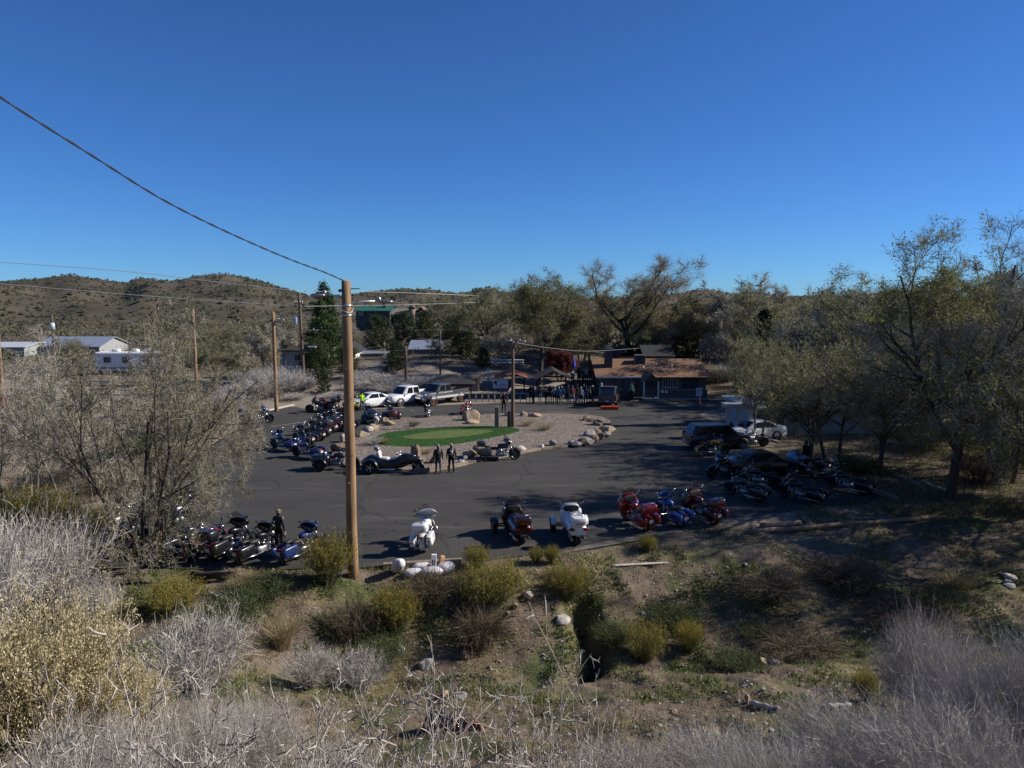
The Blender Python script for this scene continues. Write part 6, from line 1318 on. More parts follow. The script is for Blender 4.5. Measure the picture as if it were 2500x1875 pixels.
BARK_D = wood_mat('dark_bark', (0.035, 0.028, 0.022), (0.08, 0.065, 0.052), 0.95, 0.3, 8); BARK_G = wood_mat('grey_bark', (0.10, 0.09, 0.078), (0.22, 0.20, 0.175), 0.95, 0.3, 8)
TW_GREY = leaf_mat('grey_twig', [(0.163,0.143,0.110),(0.309,0.276,0.218),(0.455,0.415,0.335)], 0.9, 0); TW_BRN = leaf_mat('brown_twig', [(0.090,0.073,0.052),(0.179,0.146,0.105),(0.276,0.236,0.175)], 0.9, 0); TW_PALE = leaf_mat('pale_twig', [(0.260,0.227,0.183),(0.439,0.399,0.328),(0.617,0.569,0.466)], 0.9, 0)
TW_GOLD = leaf_mat('golden_twig', [(0.20,0.15,0.08),(0.33,0.26,0.14),(0.45,0.36,0.20)], 0.9, 0)
LF_OLV = leaf_mat('olive_leaf', [(0.09,0.10,0.03),(0.17,0.175,0.055),(0.27,0.25,0.09),(0.14,0.15,0.05)], 0.6, 0.45); LF_GRY = leaf_mat('grey_olive_leaf', [(0.15,0.145,0.055),(0.25,0.225,0.10),(0.34,0.30,0.16)], 0.6, 0.45); LF_GRN = leaf_mat('green_leaf', [(0.09,0.105,0.02),(0.18,0.19,0.04),(0.29,0.27,0.06)], 0.6, 0.45); LF_YEL = leaf_mat('yellow_leaf', [(0.22,0.16,0.025),(0.14,0.11,0.03),(0.30,0.22,0.04)]); LF_JUN = leaf_mat('juniper_leaf', [(0.02,0.032,0.012),(0.045,0.06,0.022),(0.085,0.10,0.034)]); LF_PIN = leaf_mat('pine_needle', [(0.025,0.05,0.014),(0.05,0.09,0.025),(0.085,0.125,0.035)]); LF_RED = leaf_mat('red_leaf', [(0.13,0.02,0.02),(0.22,0.04,0.035),(0.10,0.04,0.03)])
def PP(**k):
    d = dict(L=3.0, r=0.2, n=(5,6,5,4,3), kids=(5,6,5,4), clear=(0.55,0.2,0.15,0.1), ang=(38,45,48,50), lr=(1.35,0.55,0.52,0.5), rr=(0.62,0.55,0.5,0.5), taper=(0.72,0.35,0.35,0.4,0.4), wob=(0.05,0.10,0.14,0.18,0.2), up=(0.1,0.25,0.15,0.1,0.0)); d.update(k); return d
# ---- prototypes
T_LEFT = tree_meshes(21, PP(L=3.0, r=0.06, kids=(6,6,4,4), clear=(0.12,0.15,0.1,0.1), ang=(40,46,50,52), lr=(1.05,0.55,0.52,0.5), up=(0.1,0.1,-0.15,-0.25,-0.3), wind=0.05, wob=(0.08,0.12,0.16,0.2,0.2)), 9.2, BARK_D, TW_GREY, LF_GRY, 3.2, 1, 0.055, 0.45, None, 5, 0.45, 0.005, 0.0055)
T_THIN = tree_meshes(33, PP(L=4.2, r=0.06, kids=(6,6,5,3), clear=(0.3,0.2,0.15,0.1), ang=(28,34,38,42), lr=(0.75,0.55,0.5,0.5), up=(0.2,0.5,0.3,0.15,0.1)), 9.0, BARK_G, TW_PALE, LF_GRY, 1.2, 1, 0.055, 0.45, lambda E: np.where(E[:, 2] < 4.5, 0.4, 0.08), 2, 0.16, 0.006, 0.006)
T_COT = tree_meshes(8, PP(L=4.0, r=0.22, kids=(6,7,6,4), ang=(40,46,50,52), lr=(1.5,0.55,0.5,0.5), up=(0.1,0.3,0.1,-0.15,-0.3)), 13.2, BARK_D, TW_BRN, LF_OLV, 4, 2, 0.10, 0.8, None, 1, 0, 0.012, 0.010)
T_BARE = tree_meshes(15, PP(L=4.5, r=0.23, kids=(7,6,5,4), ang=(44,42,46,48), lr=(1.6,0.6,0.55,0.5), rr=(0.62,0.6,0.55,0.5), up=(0.1,0.35,0.25,0.15,0.1), wob=(0.06,0.16,0.2,0.2,0.2)), 15.0, mat('dark_limb', (0.03, 0.024, 0.02), 0.95), TW_GOLD, LF_YEL, 6, 1, 0.08, 0.9, lambda E: np.where((E[:, 0] > 1.0) & (E[:, 2] > 9), 0.5, 0.06), 1, 0, 0.014, 0.008)
T_BG1 = tree_meshes(41, PP(L=3.0, r=0.15, kids=(6,6,5,4), ang=(42,46,50,52), lr=(1.5,0.55,0.5,0.5), up=(0.1,0.3,0.1,-0.1,-0.2)), 10.0, BARK_D, TW_GREY, LF_OLV, 3.5, 2, 0.10, 0.7, None, 1, 0, 0.012, 0.010)
T_BG2 = tree_meshes(52, PP(L=2.6, r=0.12, kids=(6,6,5,4), ang=(34,38,42,46), lr=(1.6,0.55,0.5,0.5), up=(0.1,0.5,0.4,0.25,0.1)), 10.0, BARK_G, TW_PALE, LF_GRY, 4, 0.5, 0.09, 0.6, None, 2, 0.2, 0.012, 0.012)
T_RBIG = tree_meshes(64, PP(L=4.6, r=0.20, kids=(8,7,6,4), clear=(0.4,0.2,0.15,0.1), ang=(40,42,44,46), lr=(1.45,0.55,0.5,0.5), up=(0.15,0.45,0.25,0.1,0.0), wob=(0.05,0.10,0.14,0.18,0.2)), 14.6, BARK_D, TW_GREY, LF_GRN, 6, 2, 0.065, 0.7, lambda E: np.where((E[:, 2] > 10.0) & (E[:, 0] > -1.5), 1.6, np.where(E[:, 2] > 8, 0.10, 0.22)), 1, 0, 0.007, 0.006)
T_RMID = tree_meshes(77, PP(L=2.6, r=0.085, kids=(6,6,5,4), ang=(46,48,50,52), lr=(1.6,0.55,0.5,0.5), up=(0.1,0.15,-0.05,-0.15,-0.2)), 8.0, BARK_D, TW_GREY, LF_GRN, 2.5, 1, 0.075, 0.5, None, 2, 0.22, 0.007, 0.007)
T_RED = tree_meshes(88, PP(L=1.2, r=0.08, kids=(6,5,4,3), up=(0.1,0.5,0.3,0.2,0.1)), 4.5, BARK_D, TW_BRN, LF_RED, 5, 3, 0.09, 0.4, None, 3, 0.3, 0.008, 0.008)
def conifer(seed, H, Rb, leafm, nwh, ncl, cone=0.85, low=0.08, size=0.10, droop=-0.15):
    """trunk with whorls of limbs, needle clumps along them"""
    rng = np.random.default_rng(seed); segs = [(np.array([0, 0, -0.3]) + np.array([0, 0, (H + 0.3) * i / 10]), np.array([0, 0, -0.3 + (H + 0.3) * (i + 1) / 10]), H * 0.022 * (1 - i / 10.5), H * 0.022 * (1 - (i + 1) / 10.5), 0) for i in range(10)]
    C = []
    for k in range(nwh):
        t = low + (1 - low) * (k + rng.uniform(0, 1)) / nwh; z = H * t; R_ = Rb * ((1 - t) ** cone) * rng.uniform(0.65, 1.15) + 0.15 * rng.uniform(0.6, 1)
        a = k * 2.4 + rng.normal(0, 0.3); d = np.array([math.cos(a), math.sin(a), droop + 0.5 * t]); p = np.array([0, 0, z]); q = p + d * R_; segs.append((p, (p + q) / 2 + [0, 0, -0.05], 0.035, 0.022, 2)); segs.append(((p + q) / 2 + [0, 0, -0.05], q, 0.022, 0.008, 2))
        m_ = max(5, int(ncl * R_ / Rb)); s = np.sqrt(rng.uniform(0.04, 1, m_)); c = p + d * R_ * s[:, None] + rng.normal(0, 1, (m_, 3)) * np.array([0.16, 0.16, 0.09]) * (0.5 + R_ * 0.35); C.append(c)
    C = np.concatenate(C); C = np.repeat(C, 5, 0) + rng.normal(0, size * 1.1, (len(C) * 5, 3)); return {'trunk': np_mesh('trunk', *tubes(segs, minr=0.008), BARK_D, True), 'crown': np_mesh('crown', *leaves(rng, C, size), leafm)}
T_PINE = conifer(5, 12.0, 3.7, LF_PIN, 95, 60, 0.75, 0.06, 0.15)
T_JUN1 = conifer(6, 5.0, 1.9, LF_JUN, 60, 40, 0.55, 0.02, 0.10, 0.25); T_JUN2 = conifer(16, 6.0, 3.0, LF_JUN, 70, 42, 0.38, 0.03, 0.12, 0.2)
# ---- placement: u, base depth y (or base row on the lot), top row
def set_tree(meshes, H, u, y, vtop, rz, label, group=None, wide=1.0, name='tree', zb=None):
    x = xcol(u, y); z = zt1(x, y) if zb is None else zb; s = (zrow(vtop, y) - z) / H
    return plant_tree(meshes, (x, y, z), rz, s * wide, label, group, name, 'tree', s)
p = T(335, 1374); set_tree(T_LEFT, 9.6, 335, p.y, 805, 0.2, 'leafy multi-stemmed tree with drooping branches over the parked motorcycles', None, 0.74)
for u, y, v, rz, lab in ((8, 37, 830, 0.3, 'thin pale-twigged tree with paired dark trunks at the yard edge'), (62, 36, 890, 2.2, 'slender leaning tree beside the paired dark trunks'), (140, 36.5, 900, 4.0, 'slender tree between the leaning one and the leafy tree'), (215, 39, 935, 1.2, 'small thin tree close behind the leafy tree')):
    set_tree(T_THIN, 9.0, u, y, v, rz, lab, None, 1.05)
set_tree(T_COT, 13.2, 1318, 87, 682, 0.5, 'wide olive cottonwood with dark limbs over the pavilions', None, 1.1)
set_tree(T_BARE, 15.0, 1545, 101, 640, 1.1, 'tall bare tree with thick dark limbs against the sky', None, 1.4)
set_tree(T_BARE, 15.0, 1330, 118, 700, 3.6, 'bare dark tree peeking over the olive cottonwood')
set_tree(T_RED, 4.5, 1372, 90, 862, 0, 'small red-leaved tree behind the dark gable pavilion', None, 1.0)
_bg = [(1190,100,722,T_BG1,'olive tree left of the wide cottonwood'),(1110,118,728,T_BG1,'olive tree rising behind the hipped pavilion'),(1255,112,715,T_BG1,'olive tree just behind the wide cottonwood'),(1420,104,735,T_BG2,'pale grey tree right of the cottonwood'),(1480,112,745,T_BG1,'olive tree under the bare dark limbs'),(1590,100,770,T_BG2,'pale grey tree behind the roadhouse chimney'),(1650,99,738,T_BG1,'olive tree arching over the brown roof end'),(1720,103,720,T_BG2,'pale bare tree beyond the roadhouse end'),(1790,98,712,T_BG2,'pale bare tree behind the vine-covered trunk'),(1870,96,705,T_BG2,'pale bare tree below the skyline pole'),(1960,80,715,T_BG1,'olive tree behind the white block building'),(2060,72,725,T_BG2,'grey tree over the white block roof'),(2150,78,720,T_BG1,'olive tree deep behind the large right tree'),(2280,70,715,T_BG1,'broad olive tree beyond the large right tree'),(2420,66,700,T_BG1,'broad olive tree at the right edge of the wood'),(2560,60,700,T_BG2,'grey tree at the right end of the wood'),(650,92,800,T_BG2,'grey bare tree beside the cream cottage'),(700,99,812,T_BG2,'grey leaning tree before the cottage wall'),(590,88,845,T_BG2,'grey scrubby tree behind the reddish pole'),(520,84,835,T_BG1,'olive tree right of the slim tan pole'),(430,92,850,T_BG1,'olive tree behind the slim tan pole'),(560,112,790,T_BG1,'olive tree at the foot of the hill'),(180,108,830,T_BG1,'yellow-green tree beside the travel trailer')]
_bg += [(1150,132,738,T_BG1,'olive tree on the rise left of the cottonwood'),(1215,138,735,T_BG2,'pale tree on the rise behind the cottonwood'),(1290,128,725,T_BG1,'olive tree on the rise beneath the bare peeking tree'),(1375,120,728,T_BG2,'pale tree on the rise above the red-leaved tree'),(1440,126,735,T_BG1,'olive tree on the rise right of the red-leaved tree'),(1510,130,738,T_BG2,'pale tree on the rise behind the chimney'),(1570,118,745,T_BG1,'olive tree on the rise above the swamp cooler'),(1630,124,740,T_BG2,'pale tree on the rise above the brown roof'),(1690,112,735,T_BG1,'olive tree on the rise above the brown roof end'),(1760,116,725,T_BG1,'olive tree on the rise beyond the road bend'),(1820,110,722,T_BG2,'pale tree on the rise left of the skyline pole'),(1920,108,718,T_BG1,'olive tree on the rise right of the skyline pole'),(1350,97,790,T_BG2,'low pale tree behind the red-leaved tree'),(1440,98,800,T_BG1,'low olive tree behind the raised terrace'),(1235,95,800,T_BG2,'low pale tree behind the truss beam'),(1400,110,760,T_BG1,'mid-height olive tree between cottonwood and bare tree'),(480,120,812,T_BG1,'olive tree at the left hill foot near the slim pole'),(110,140,836,T_BG1,'olive tree behind the metal barn'),(0,142,832,T_BG1,'olive tree behind the low shed'),(1765,93,810,T_BG2,'pale bare tree on the slope right of the roadhouse'),(840,120,785,T_BG2,'pale tree between the conifer and the lodge'),(870,115,820,T_BG1,'olive tree behind the low grey-blue shed'),(1075,100,830,T_BG1,'olive tree right of the blue-grey shed'),(730,118,805,T_BG1,'olive tree behind the cream cottage'),(780,130,790,T_BG1,'olive tree on the slope behind the conifer')]
for i, (u, y, v, me, lab) in enumerate(_bg): set_tree(me, 10.0, u, y, v, i * 1.7, lab, None, 1.3 if me is T_BG1 else 1.15)
set_tree(tree_meshes(97, PP(L=3.0, r=0.2, kids=(6,6,5,3)), 10, BARK_D, TW_BRN, LF_YEL, 3, 2, 0.09, 0.5, None, 1, 0, 0.012, 0.01), 10.0, 2440, 84, 655, 0, 'yellow autumn tree glowing behind the right hand trees', None, 1.1)
set_tree(T_PINE, 12.0, 795, 95, 690, 0, 'tall green conifer beside the dark power pole', name='conifer')
for u, y, v, me, H, rz, wd, lab in ((775,86,836,T_JUN2,6,0,0.95,'large dark juniper below the tall conifer'),(850,87,850,T_JUN2,6,2,0.9,'dark juniper hidden partly by the tall tan pole'),(790,79.5,898,T_JUN1,5,1,0.8,'small bright green juniper at the lot edge'),(968,92,838,T_JUN2,6,3,0.9,'rounded juniper behind the dark service pole'),(925,112,775,T_JUN2,6,1,1.0,'dark spreading juniper below the lodge'),(985,118,765,T_JUN2,6,4,1.0,'big dark juniper above the blue-grey shed'),(1040,125,762,T_JUN2,6,5,1.0,'dark juniper below the tower house'),(1100,112,790,T_JUN2,6,2,1.1,'dark juniper beside the thin dark pole'),(1140,104,812,T_JUN2,6,0.6,1.1,'dark juniper behind the plank shed'),(1180,96,850,T_JUN2,6,1.6,1.0,'dark juniper by the truss beam'),(1675,105,732,T_JUN1,5,0,1.2,'dark juniper showing above the brown roof'),(640,120,800,T_JUN2,6,2.4,1.1,'dark juniper at the foot of the left hill'),(1720,140,728,T_JUN2,6,3.4,1.1,'dark juniper far beyond the brown roof')):
    set_tree(me, H, u, y, v, rz, lab, None, wd, 'juniper')
# right-hand trees
set_tree(T_RBIG, 14.6, 2340, 38.5, 580, 2.6, 'large spreading tree with forked dark trunk right of the motorcycles', None, 1.05)
for u, y, v, rz, lab, wd in ((1988,48,880,0.4,'low branching tree behind the pale blue sport motorcycle',0.85),(2040,47,850,2.0,'tree with slim dark trunk beside the low branching one',1.1),(2165,44,830,3.3,'leaning tree on the grassy strip beside the fence',1.05),(1858,53,800,4.4,'slim leaning tree beside the white sedan',0.6),(2470,42,790,1.3,'leafy tree at the right edge beside the large forked trunk',1.1),(2590,36,800,2.3,'leafy tree whose boughs reach in from the right',1.0)):
    set_tree(T_RMID, 8.0, u, y, v, rz, lab, None, wd)
x = 23.5; plant_tree(T_RMID, (x, 30.5, zt1(x, 30.5)), 0.9, 0.72, 'slim dark-trunked tree at the right end of the bank', sz=1.25)
for x, y, s, rz, lab in ((31.5, 45, 1.3, 1.0, 'leafy tree east of the grassy strip beside the fence'), (34, 37.5, 1.35, 2.0, 'leafy tree at the top of the right bank beyond the forked trunk'), (36, 55, 1.4, 3.0, 'leafy tree east of the white block building'), (31, 64, 1.35, 4.0, 'leafy tree behind the white block building end')):
    plant_tree(T_RMID, (x, y, zt1(x, y)), rz, s, lab)
x = 27.0; plant_tree(T_RMID, (x, 25.5, zt1(x, 25.5)), 3.9, 0.7, 'bushy tree low on the right end of the bank', sz=1.0)
def vine_trunk():
    y = 63; x = xcol(1862, y); r = empty('vine_covered_tree', (x, y, 0), 0, 'dead trunk thickly covered in dark vine behind the white porch', 'tree'); m = MB(); H = zrow(760, y); m.tube([(0, 0, -0.3), (0.2, 0, H * 0.5), (0.1, 0, H)], [0.25, 0.2, 0.08], 8); m.build('trunk', BARK_D, r)
    rng = np.random.default_rng(4); t = rng.uniform(0, 1, 2600); rad = np.where(t < 0.35, 2.0 * (1 - t * 1.6), 0.75 * (1 - 0.5 * t)) * (0.75 + 0.35 * np.sin(t * 23)); a = rng.uniform(0, 6.28, 2600); s = np.sqrt(rng.uniform(0.3, 1, 2600)); C = np.stack([np.cos(a) * rad * s, np.sin(a) * rad * s, 1.2 + t * (H - 1.2)], -1)
    C = np.repeat(C, 4, 0) + rng.normal(0, 0.12, (10400, 3)); obj('crown', np_mesh('crown', *leaves(rng, C, 0.12), leaf_mat('vine_leaf', [(0.008,0.014,0.006),(0.018,0.028,0.010),(0.03,0.04,0.014)])), r)
vine_trunk()
# ------------------------------------------------------------------ shrubs
def ribbons(rng, paths, wd):
    """paths (n, k, 3): flat tapering strips"""
    n, k, _ = paths.shape; D = paths[:, -1] - paths[:, 0]; S = np.cross(D, rng.normal(0, 1, (n, 3))); S /= np.linalg.norm(S, axis=1, keepdims=True) + 1e-9
    w_ = (wd * rng.uniform(0.6, 1.4, n))[:, None, None] * np.linspace(1, 0.35, k)[None, :, None]; L_ = paths - S[:, None] * w_; R_ = paths + S[:, None] * w_
    V = np.stack([L_, R_], 2).reshape(-1, 3); i = np.arange(k - 1); f = np.stack([2*i, 2*i+1, 2*i+3, 2*i+2], -1)[None] + (np.arange(n) * 2 * k)[:, None, None]
    return V, f.reshape(-1, 4)
def stems(rng, n, Rr, H, k=5, arch=0.5, base=0.25, up=0.35):
    a = rng.uniform(0, 6.28, n); e = np.sqrt(rng.uniform(0, 1, n)); out = np.stack([np.cos(a), np.sin(a)], -1); b = out * (rng.uniform(0, 1, n) * base * Rr)[:, None]
    h = H * (up + (1 - up) * np.sqrt(np.clip(1 - (e * 0.92) ** 2, 0, 1))) * rng.uniform(0.75, 1.08, n); t = np.linspace(0, 1, k)
    rad = (e * Rr * rng.uniform(0.8, 1.1, n))[:, None] * (t ** (1 + arch))[None]; P_ = np.zeros((n, k, 3)); P_[:, :, :2] = b[:, None] + out[:, None] * rad[:, :, None]; P_[:, :, 2] = h[:, None] * (t ** (1 - 0.35 * arch))[None]
    P_[:, 1:] += rng.normal(0, 0.085, (n, k - 1, 3)) * H * 0.7; return P_
def twigs_on(rng, P_, m_, L, wd, up=0.4):
    n, k, _ = P_.shape; i = rng.integers(0, n, m_); s = rng.uniform(0.35, 1, m_) * (k - 1.001); j = s.astype(int); f = (s - j)[:, None]; B = P_[i, j] * (1 - f) + P_[i, j + 1] * f; D = P_[i, j + 1] - P_[i, j]; D /= np.linalg.norm(D, axis=1, keepdims=True) + 1e-9
    D = D * 0.9 + rand_dirs(rng, m_, up) * 0.8; D /= np.linalg.norm(D, axis=1, keepdims=True); l = L * rng.uniform(0.4, 1.3, m_); return B, D, l, needles(rng, B, D, l, wd * rng.uniform(0.6, 1.3, m_))
SH_GREY = leaf_mat('grey_brush', [(0.20,0.18,0.16),(0.40,0.37,0.34),(0.62,0.58,0.54)], 0.9, 0); SH_BRN = leaf_mat('brown_brush', [(0.06,0.045,0.03),(0.12,0.09,0.06),(0.19,0.15,0.105)], 0.9, 0); SH_TAN = leaf_mat('tan_grass', [(0.17,0.13,0.06),(0.27,0.215,0.115),(0.38,0.31,0.18)], 0.9, 0.2); SH_GRN = leaf_mat('brush_stem_green', [(0.06,0.07,0.03),(0.12,0.125,0.06),(0.19,0.19,0.11)], 0.9, 0.2); FL_YEL = leaf_mat('rabbitbrush_flower', [(0.30,0.21,0.02),(0.42,0.32,0.05),(0.26,0.23,0.06)], 0.9, 0.3); FL_TAN = leaf_mat('seed_head', [(0.42,0.34,0.16),(0.60,0.51,0.30),(0.74,0.67,0.48)], 0.9, 0.3); LF_SAGE = leaf_mat('sage_leaf', [(0.10,0.115,0.03),(0.19,0.20,0.06),(0.30,0.28,0.10)], 0.9, 0.25); LF_DKG = leaf_mat('low_green', [(0.04,0.06,0.02),(0.07,0.095,0.032),(0.12,0.135,0.05)], 0.9, 0.2); SH_WHT = leaf_mat('bleached_twig', [(0.20,0.17,0.15),(0.36,0.32,0.29),(0.55,0.50,0.465)], 0.85, 0)
def shrub_meshes(kind, seed, Rr, H, q=1.0):
    rng = np.random.default_rng(seed)
    if kind == 'grey':
        wk = 0.4 if q > 1.5 else 1.0; q = q * (1.6 if q > 1.5 else 1.0)
        P_ = stems(rng, int(200 * q), Rr, H, 6, 0.45); B, D, l, tw = twigs_on(rng, P_, int(2800 * q), H * 0.24, 0.0035 * wk); E = B + D * (l * 0.8)[:, None]; j = rng.integers(0, len(E), int(3400 * q)); D2 = D[j] * 0.7 + rand_dirs(rng, len(j), 0.2) * 0.9; D2 /= np.linalg.norm(D2, axis=1, keepdims=True)
        return {'stems': np_mesh('stems', *cat_([ribbons(rng, P_, 0.008 * wk), tw, needles(rng, E[j], D2, H * 0.13 * rng.uniform(0.5, 1.3, len(j)), 0.0025 * wk)]), SH_GREY)}
    if kind in ('rabbit', 'tan', 'gold'):
        P_ = stems(rng, int(320 * q), Rr, H, 4, 0.35, 0.3, 0.45); B, D, l, tw = twigs_on(rng, P_, int(2200 * q), H * 0.25, 0.005, 0.8); out = {'stems': np_mesh('stems', *cat_([ribbons(rng, P_, 0.008), tw]), SH_TAN if kind == 'tan' else SH_GRN)}
        E = B + D * l[:, None]; nz = fbm(E[:, 0] * 2 + seed, E[:, 1] * 2, 0.8, 2); fl = E[(nz > (-0.1 if kind == 'rabbit' else -0.6)) & (E[:, 2] > H * (0.1 if kind == 'tan' else 0.35))]
        n_ = len(fl); kf = 16 if kind == 'tan' else 6; C = np.repeat(fl, kf, 0) + rng.normal(0, 0.028, (n_ * kf, 3)); out['flowers'] = np_mesh('flowers', *leaves(rng, C, 0.013 if kind == 'tan' else 0.02), FL_TAN if kind == 'tan' else FL_YEL)
        C = np.repeat(E, 2, 0) * [1, 1, 0.9] + rng.normal(0, 0.05, (len(E) * 2, 3)); C = C[::9] if kind == 'tan' else C; out['leaves'] = np_mesh('leaves', *leaves(rng, C, 0.02), LF_SAGE); return out
    if kind == 'bleached':
        segs, tips = [], []; P = dict(n=(6,4,3,2), kids=(6,4,2), clear=(0.25,0.15,0.2), ang=(48,55,55), lr=(0.5,0.5,0.55), rr=(0.72,0.72,0.75), taper=(0.5,0.55,0.6,0.6), wob=(0.07,0.12,0.14,0.14), up=(0.15,0.05,0.0,0.0))
        for s in range(int(16 * q)):
            a = rng.uniform(0, 6.28); d = nrm(np.array([math.cos(a) * rng.uniform(0.1, 1.1), math.sin(a) * rng.uniform(0.1, 1.1), 1.0])); grow(rng, np.array([math.cos(a) * 0.2 * Rr, math.sin(a) * 0.2 * Rr, -0.1]), d, H * rng.uniform(0.5, 1.3), 0.0058, 0, P, segs, tips)
        return {'stems': np_mesh('stems', *tubes(segs, (5, 4, 3, 3, 3, 3), 0.0022), SH_WHT, True)}
    if kind == 'grass':
        P_ = stems(rng, int(420 * q), Rr, H, 4, 0.8, 0.35, 0.5); return {'blades': np_mesh('blades', *ribbons(rng, P_, 0.006), SH_TAN)}
    if kind == 'brown':
        P_ = stems(rng, int(260 * q), Rr, H, 5, 0.9, 0.6, 0.3); B, D, l, tw = twigs_on(rng, P_, int(2200 * q), H * 0.5, 0.005, -0.3); return {'stems': np_mesh('stems', *cat_([ribbons(rng, P_, 0.009), tw]), SH_BRN)}
    if kind == 'green':
        P_ = stems(rng, int(300 * q), Rr, H, 4, 0.5, 0.5, 0.5); B, D, l, tw = twigs_on(rng, P_, int(1500 * q), H * 0.3, 0.005, 0.6); E = np.repeat(B + D * l[:, None], 3, 0); return {'stems': np_mesh('stems', *cat_([ribbons(rng, P_, 0.008), tw]), SH_GRN), 'leaves': np_mesh('leaves', *leaves(rng, E + rng.normal(0, 0.05, E.shape), 0.035), LF_DKG)}
_sc = {}
def normalise(d):
    co = np.concatenate([np.array([v.co for v in me.vertices]) for me in d.values()]); kz = np.percentile(co[:, 2], 97); kr = np.percentile(np.hypot(co[:, 0], co[:, 1]), 95)
    for me in d.values(): me.transform(Matrix.Diagonal((1 / kr, 1 / kr, 1 / kz, 1)))
    return d
def shrub(kind, u, vtop, vbase, wpx, label, y=None, q=1.0, group=None, var=0):
    if y is None: p = T(u, vbase)
    else: x = xcol(u, y, vtop); p = Vector((x, y, zt1(x, y)))
    H = max(0.25, zrow(vtop, p.y) - p.z); Rr = wpx / 2 * p.y / F
    key = (kind, var, round(q, 2))
    if key not in _sc: _sc[key] = normalise(shrub_meshes(kind, 100 + var * 7 + len(_sc), 1.0, 1.0, q))
    r = empty({'grass': 'grass_tuft', 'bleached': 'dead_bush'}.get(kind, 'shrub'), p, random.uniform(0, 6.28), label, 'grass' if kind == 'grass' else 'shrub', group); r.scale = (Rr, Rr, H)
    for k, me in _sc[key].items(): obj(k, me, r)
    return r
S_ = [
 ('rabbit',800,1312,1425,140,'yellow-flowered bush at the foot of the tall tan pole',0),('rabbit',1200,1384,1480,180,'broad yellow-green bush right of the white bags',1),('rabbit',1165,1336,1390,70,'small yellow-green bush rising behind the broad one',2),('rabbit',1388,1384,1465,125,'round yellow-green bush above the eroded notch',3),('gold',968,1444,1546,120,'bright golden-tipped bush below the white bags',0),('rabbit',1308,1338,1376,40,'left of two small grey-green bushes at the asphalt edge',4),('rabbit',1346,1335,1376,40,'right of two small grey-green bushes at the asphalt edge',2),('gold',1580,1310,1348,48,'small orange-brown bush at the asphalt edge',1),('rabbit',1578,1532,1612,115,'rounded olive bush low on the bank',1),('gold',1682,1526,1592,85,'yellowish bush next to the rounded olive one',1),('gold',430,1424,1496,150,'golden dry bush beside the left dirt slope',0),('rabbit',60,1205,1335,240,'yellow-tipped grey bush beneath the thin trees',3),('rabbit',190,1248,1345,160,'smaller yellow-tipped bush beneath the thin trees',4),
 ('grey',100,1275,1535,320,'large grey brush on the left bank',0),('grey',-40,1300,1600,300,'large grey brush at the left bank end',1),('grey',480,1512,1706,290,'rounded pale grey brush on the dirt slope',2),('tan',120,1492,1850,430,'big cream-flowered bush on the near left bank',0),('tan',310,1650,1880,240,'lower cream-flowered bush beside the big one',1),('grey',230,1420,1520,130,'grey brush fringe beside the bare dirt slope',1),
 ('green',560,1462,1545,170,'low dark green bush on the left bank',0),('green',640,1416,1470,150,'low green weeds below the flowering bush',1),('grass',690,1500,1585,130,'tan grass clump below the dark green bush',0),('grass',600,1395,1440,120,'tan grass fringe at the asphalt edge',1),('brown',1175,1490,1580,170,'tangled brown dead brush left of the eroded notch',0),('brown',1050,1400,1470,160,'low brown dead brush under the white bags',1),('brown',860,1470,1560,150,'low brown dead brush left of the golden bush',2),
 ('grey',760,1590,1680,150,'small grey tuft above the rusty pipe',3),('grey',880,1600,1690,150,'grey tuft beside the gravel patch',2),('green',930,1560,1640,140,'low green weeds on the middle bank',2),('grass',1960,1725,1800,130,'tan grass clump by the gravel wash',0),('gold',2112,1642,1712,70,'yellow-flowered bush by the gravel wash',0),
 ('grey',2260,1530,1800,260,'tall grey brush above the gravel wash',0),('grey',2420,1640,1930,420,'dense grey brush at the right foreground',1),('grey',2060,1745,1960,380,'dense grey brush in front of the gravel wash',2),('grey',1740,1820,1980,340,'dense grey brush at the near middle bank',3),('grey',2330,1770,2060,520,'dense grey brush filling the right corner',0),('grey',1500,1840,2020,300,'sparse grey brush in the middle foreground',1),('grey',2560,1560,1900,360,'grey brush beyond the right edge',2),('grey',1900,1845,2080,420,'low grey brush near the bottom right',1),
 ('grey',620,1735,1930,260,'grey brush left of the rusty pipe',0),('grey',470,1745,1990,330,'grey brush behind the bleached stems',3),('grey',800,1840,2010,260,'grey brush at the middle foreground left',2),('grey',210,1800,2060,360,'grey brush below the cream-flowered bushes',1),
 ('brown',1880,1408,1450,230,'dark dry brush on the shaded right bank',0),('brown',2060,1376,1420,230,'dark dry brush under the long log',1),('brown',2200,1472,1520,260,'dark dry brush low on the right bank',2),('brown',1950,1552,1600,260,'dark dry brush above the gravel wash',0),('green',1800,1598,1630,130,'green weeds on the right bank slope',1),('green',1640,1482,1520,150,'green weeds on the middle right bank',2),('green',1500,1528,1570,120,'green weeds right of the eroded notch',0),('green',1850,1530,1560,120,'green weeds near the pale plank',1),('grass',2330,1390,1440,160,'tan grass clump by the large forked trunk',0),('green',2280,1440,1480,150,'green weeds by the large forked trunk',2),('gold',2420,1600,1660,90,'yellow-flowered bush in shade at the right',1)]
for i, (k, u, v0, v1, wd, lab, var) in enumerate(S_): shrub(k, u, v0, v1, wd, lab, None, 1.0 if k != 'grey' or v1 < 1750 else 1.9, None, var)
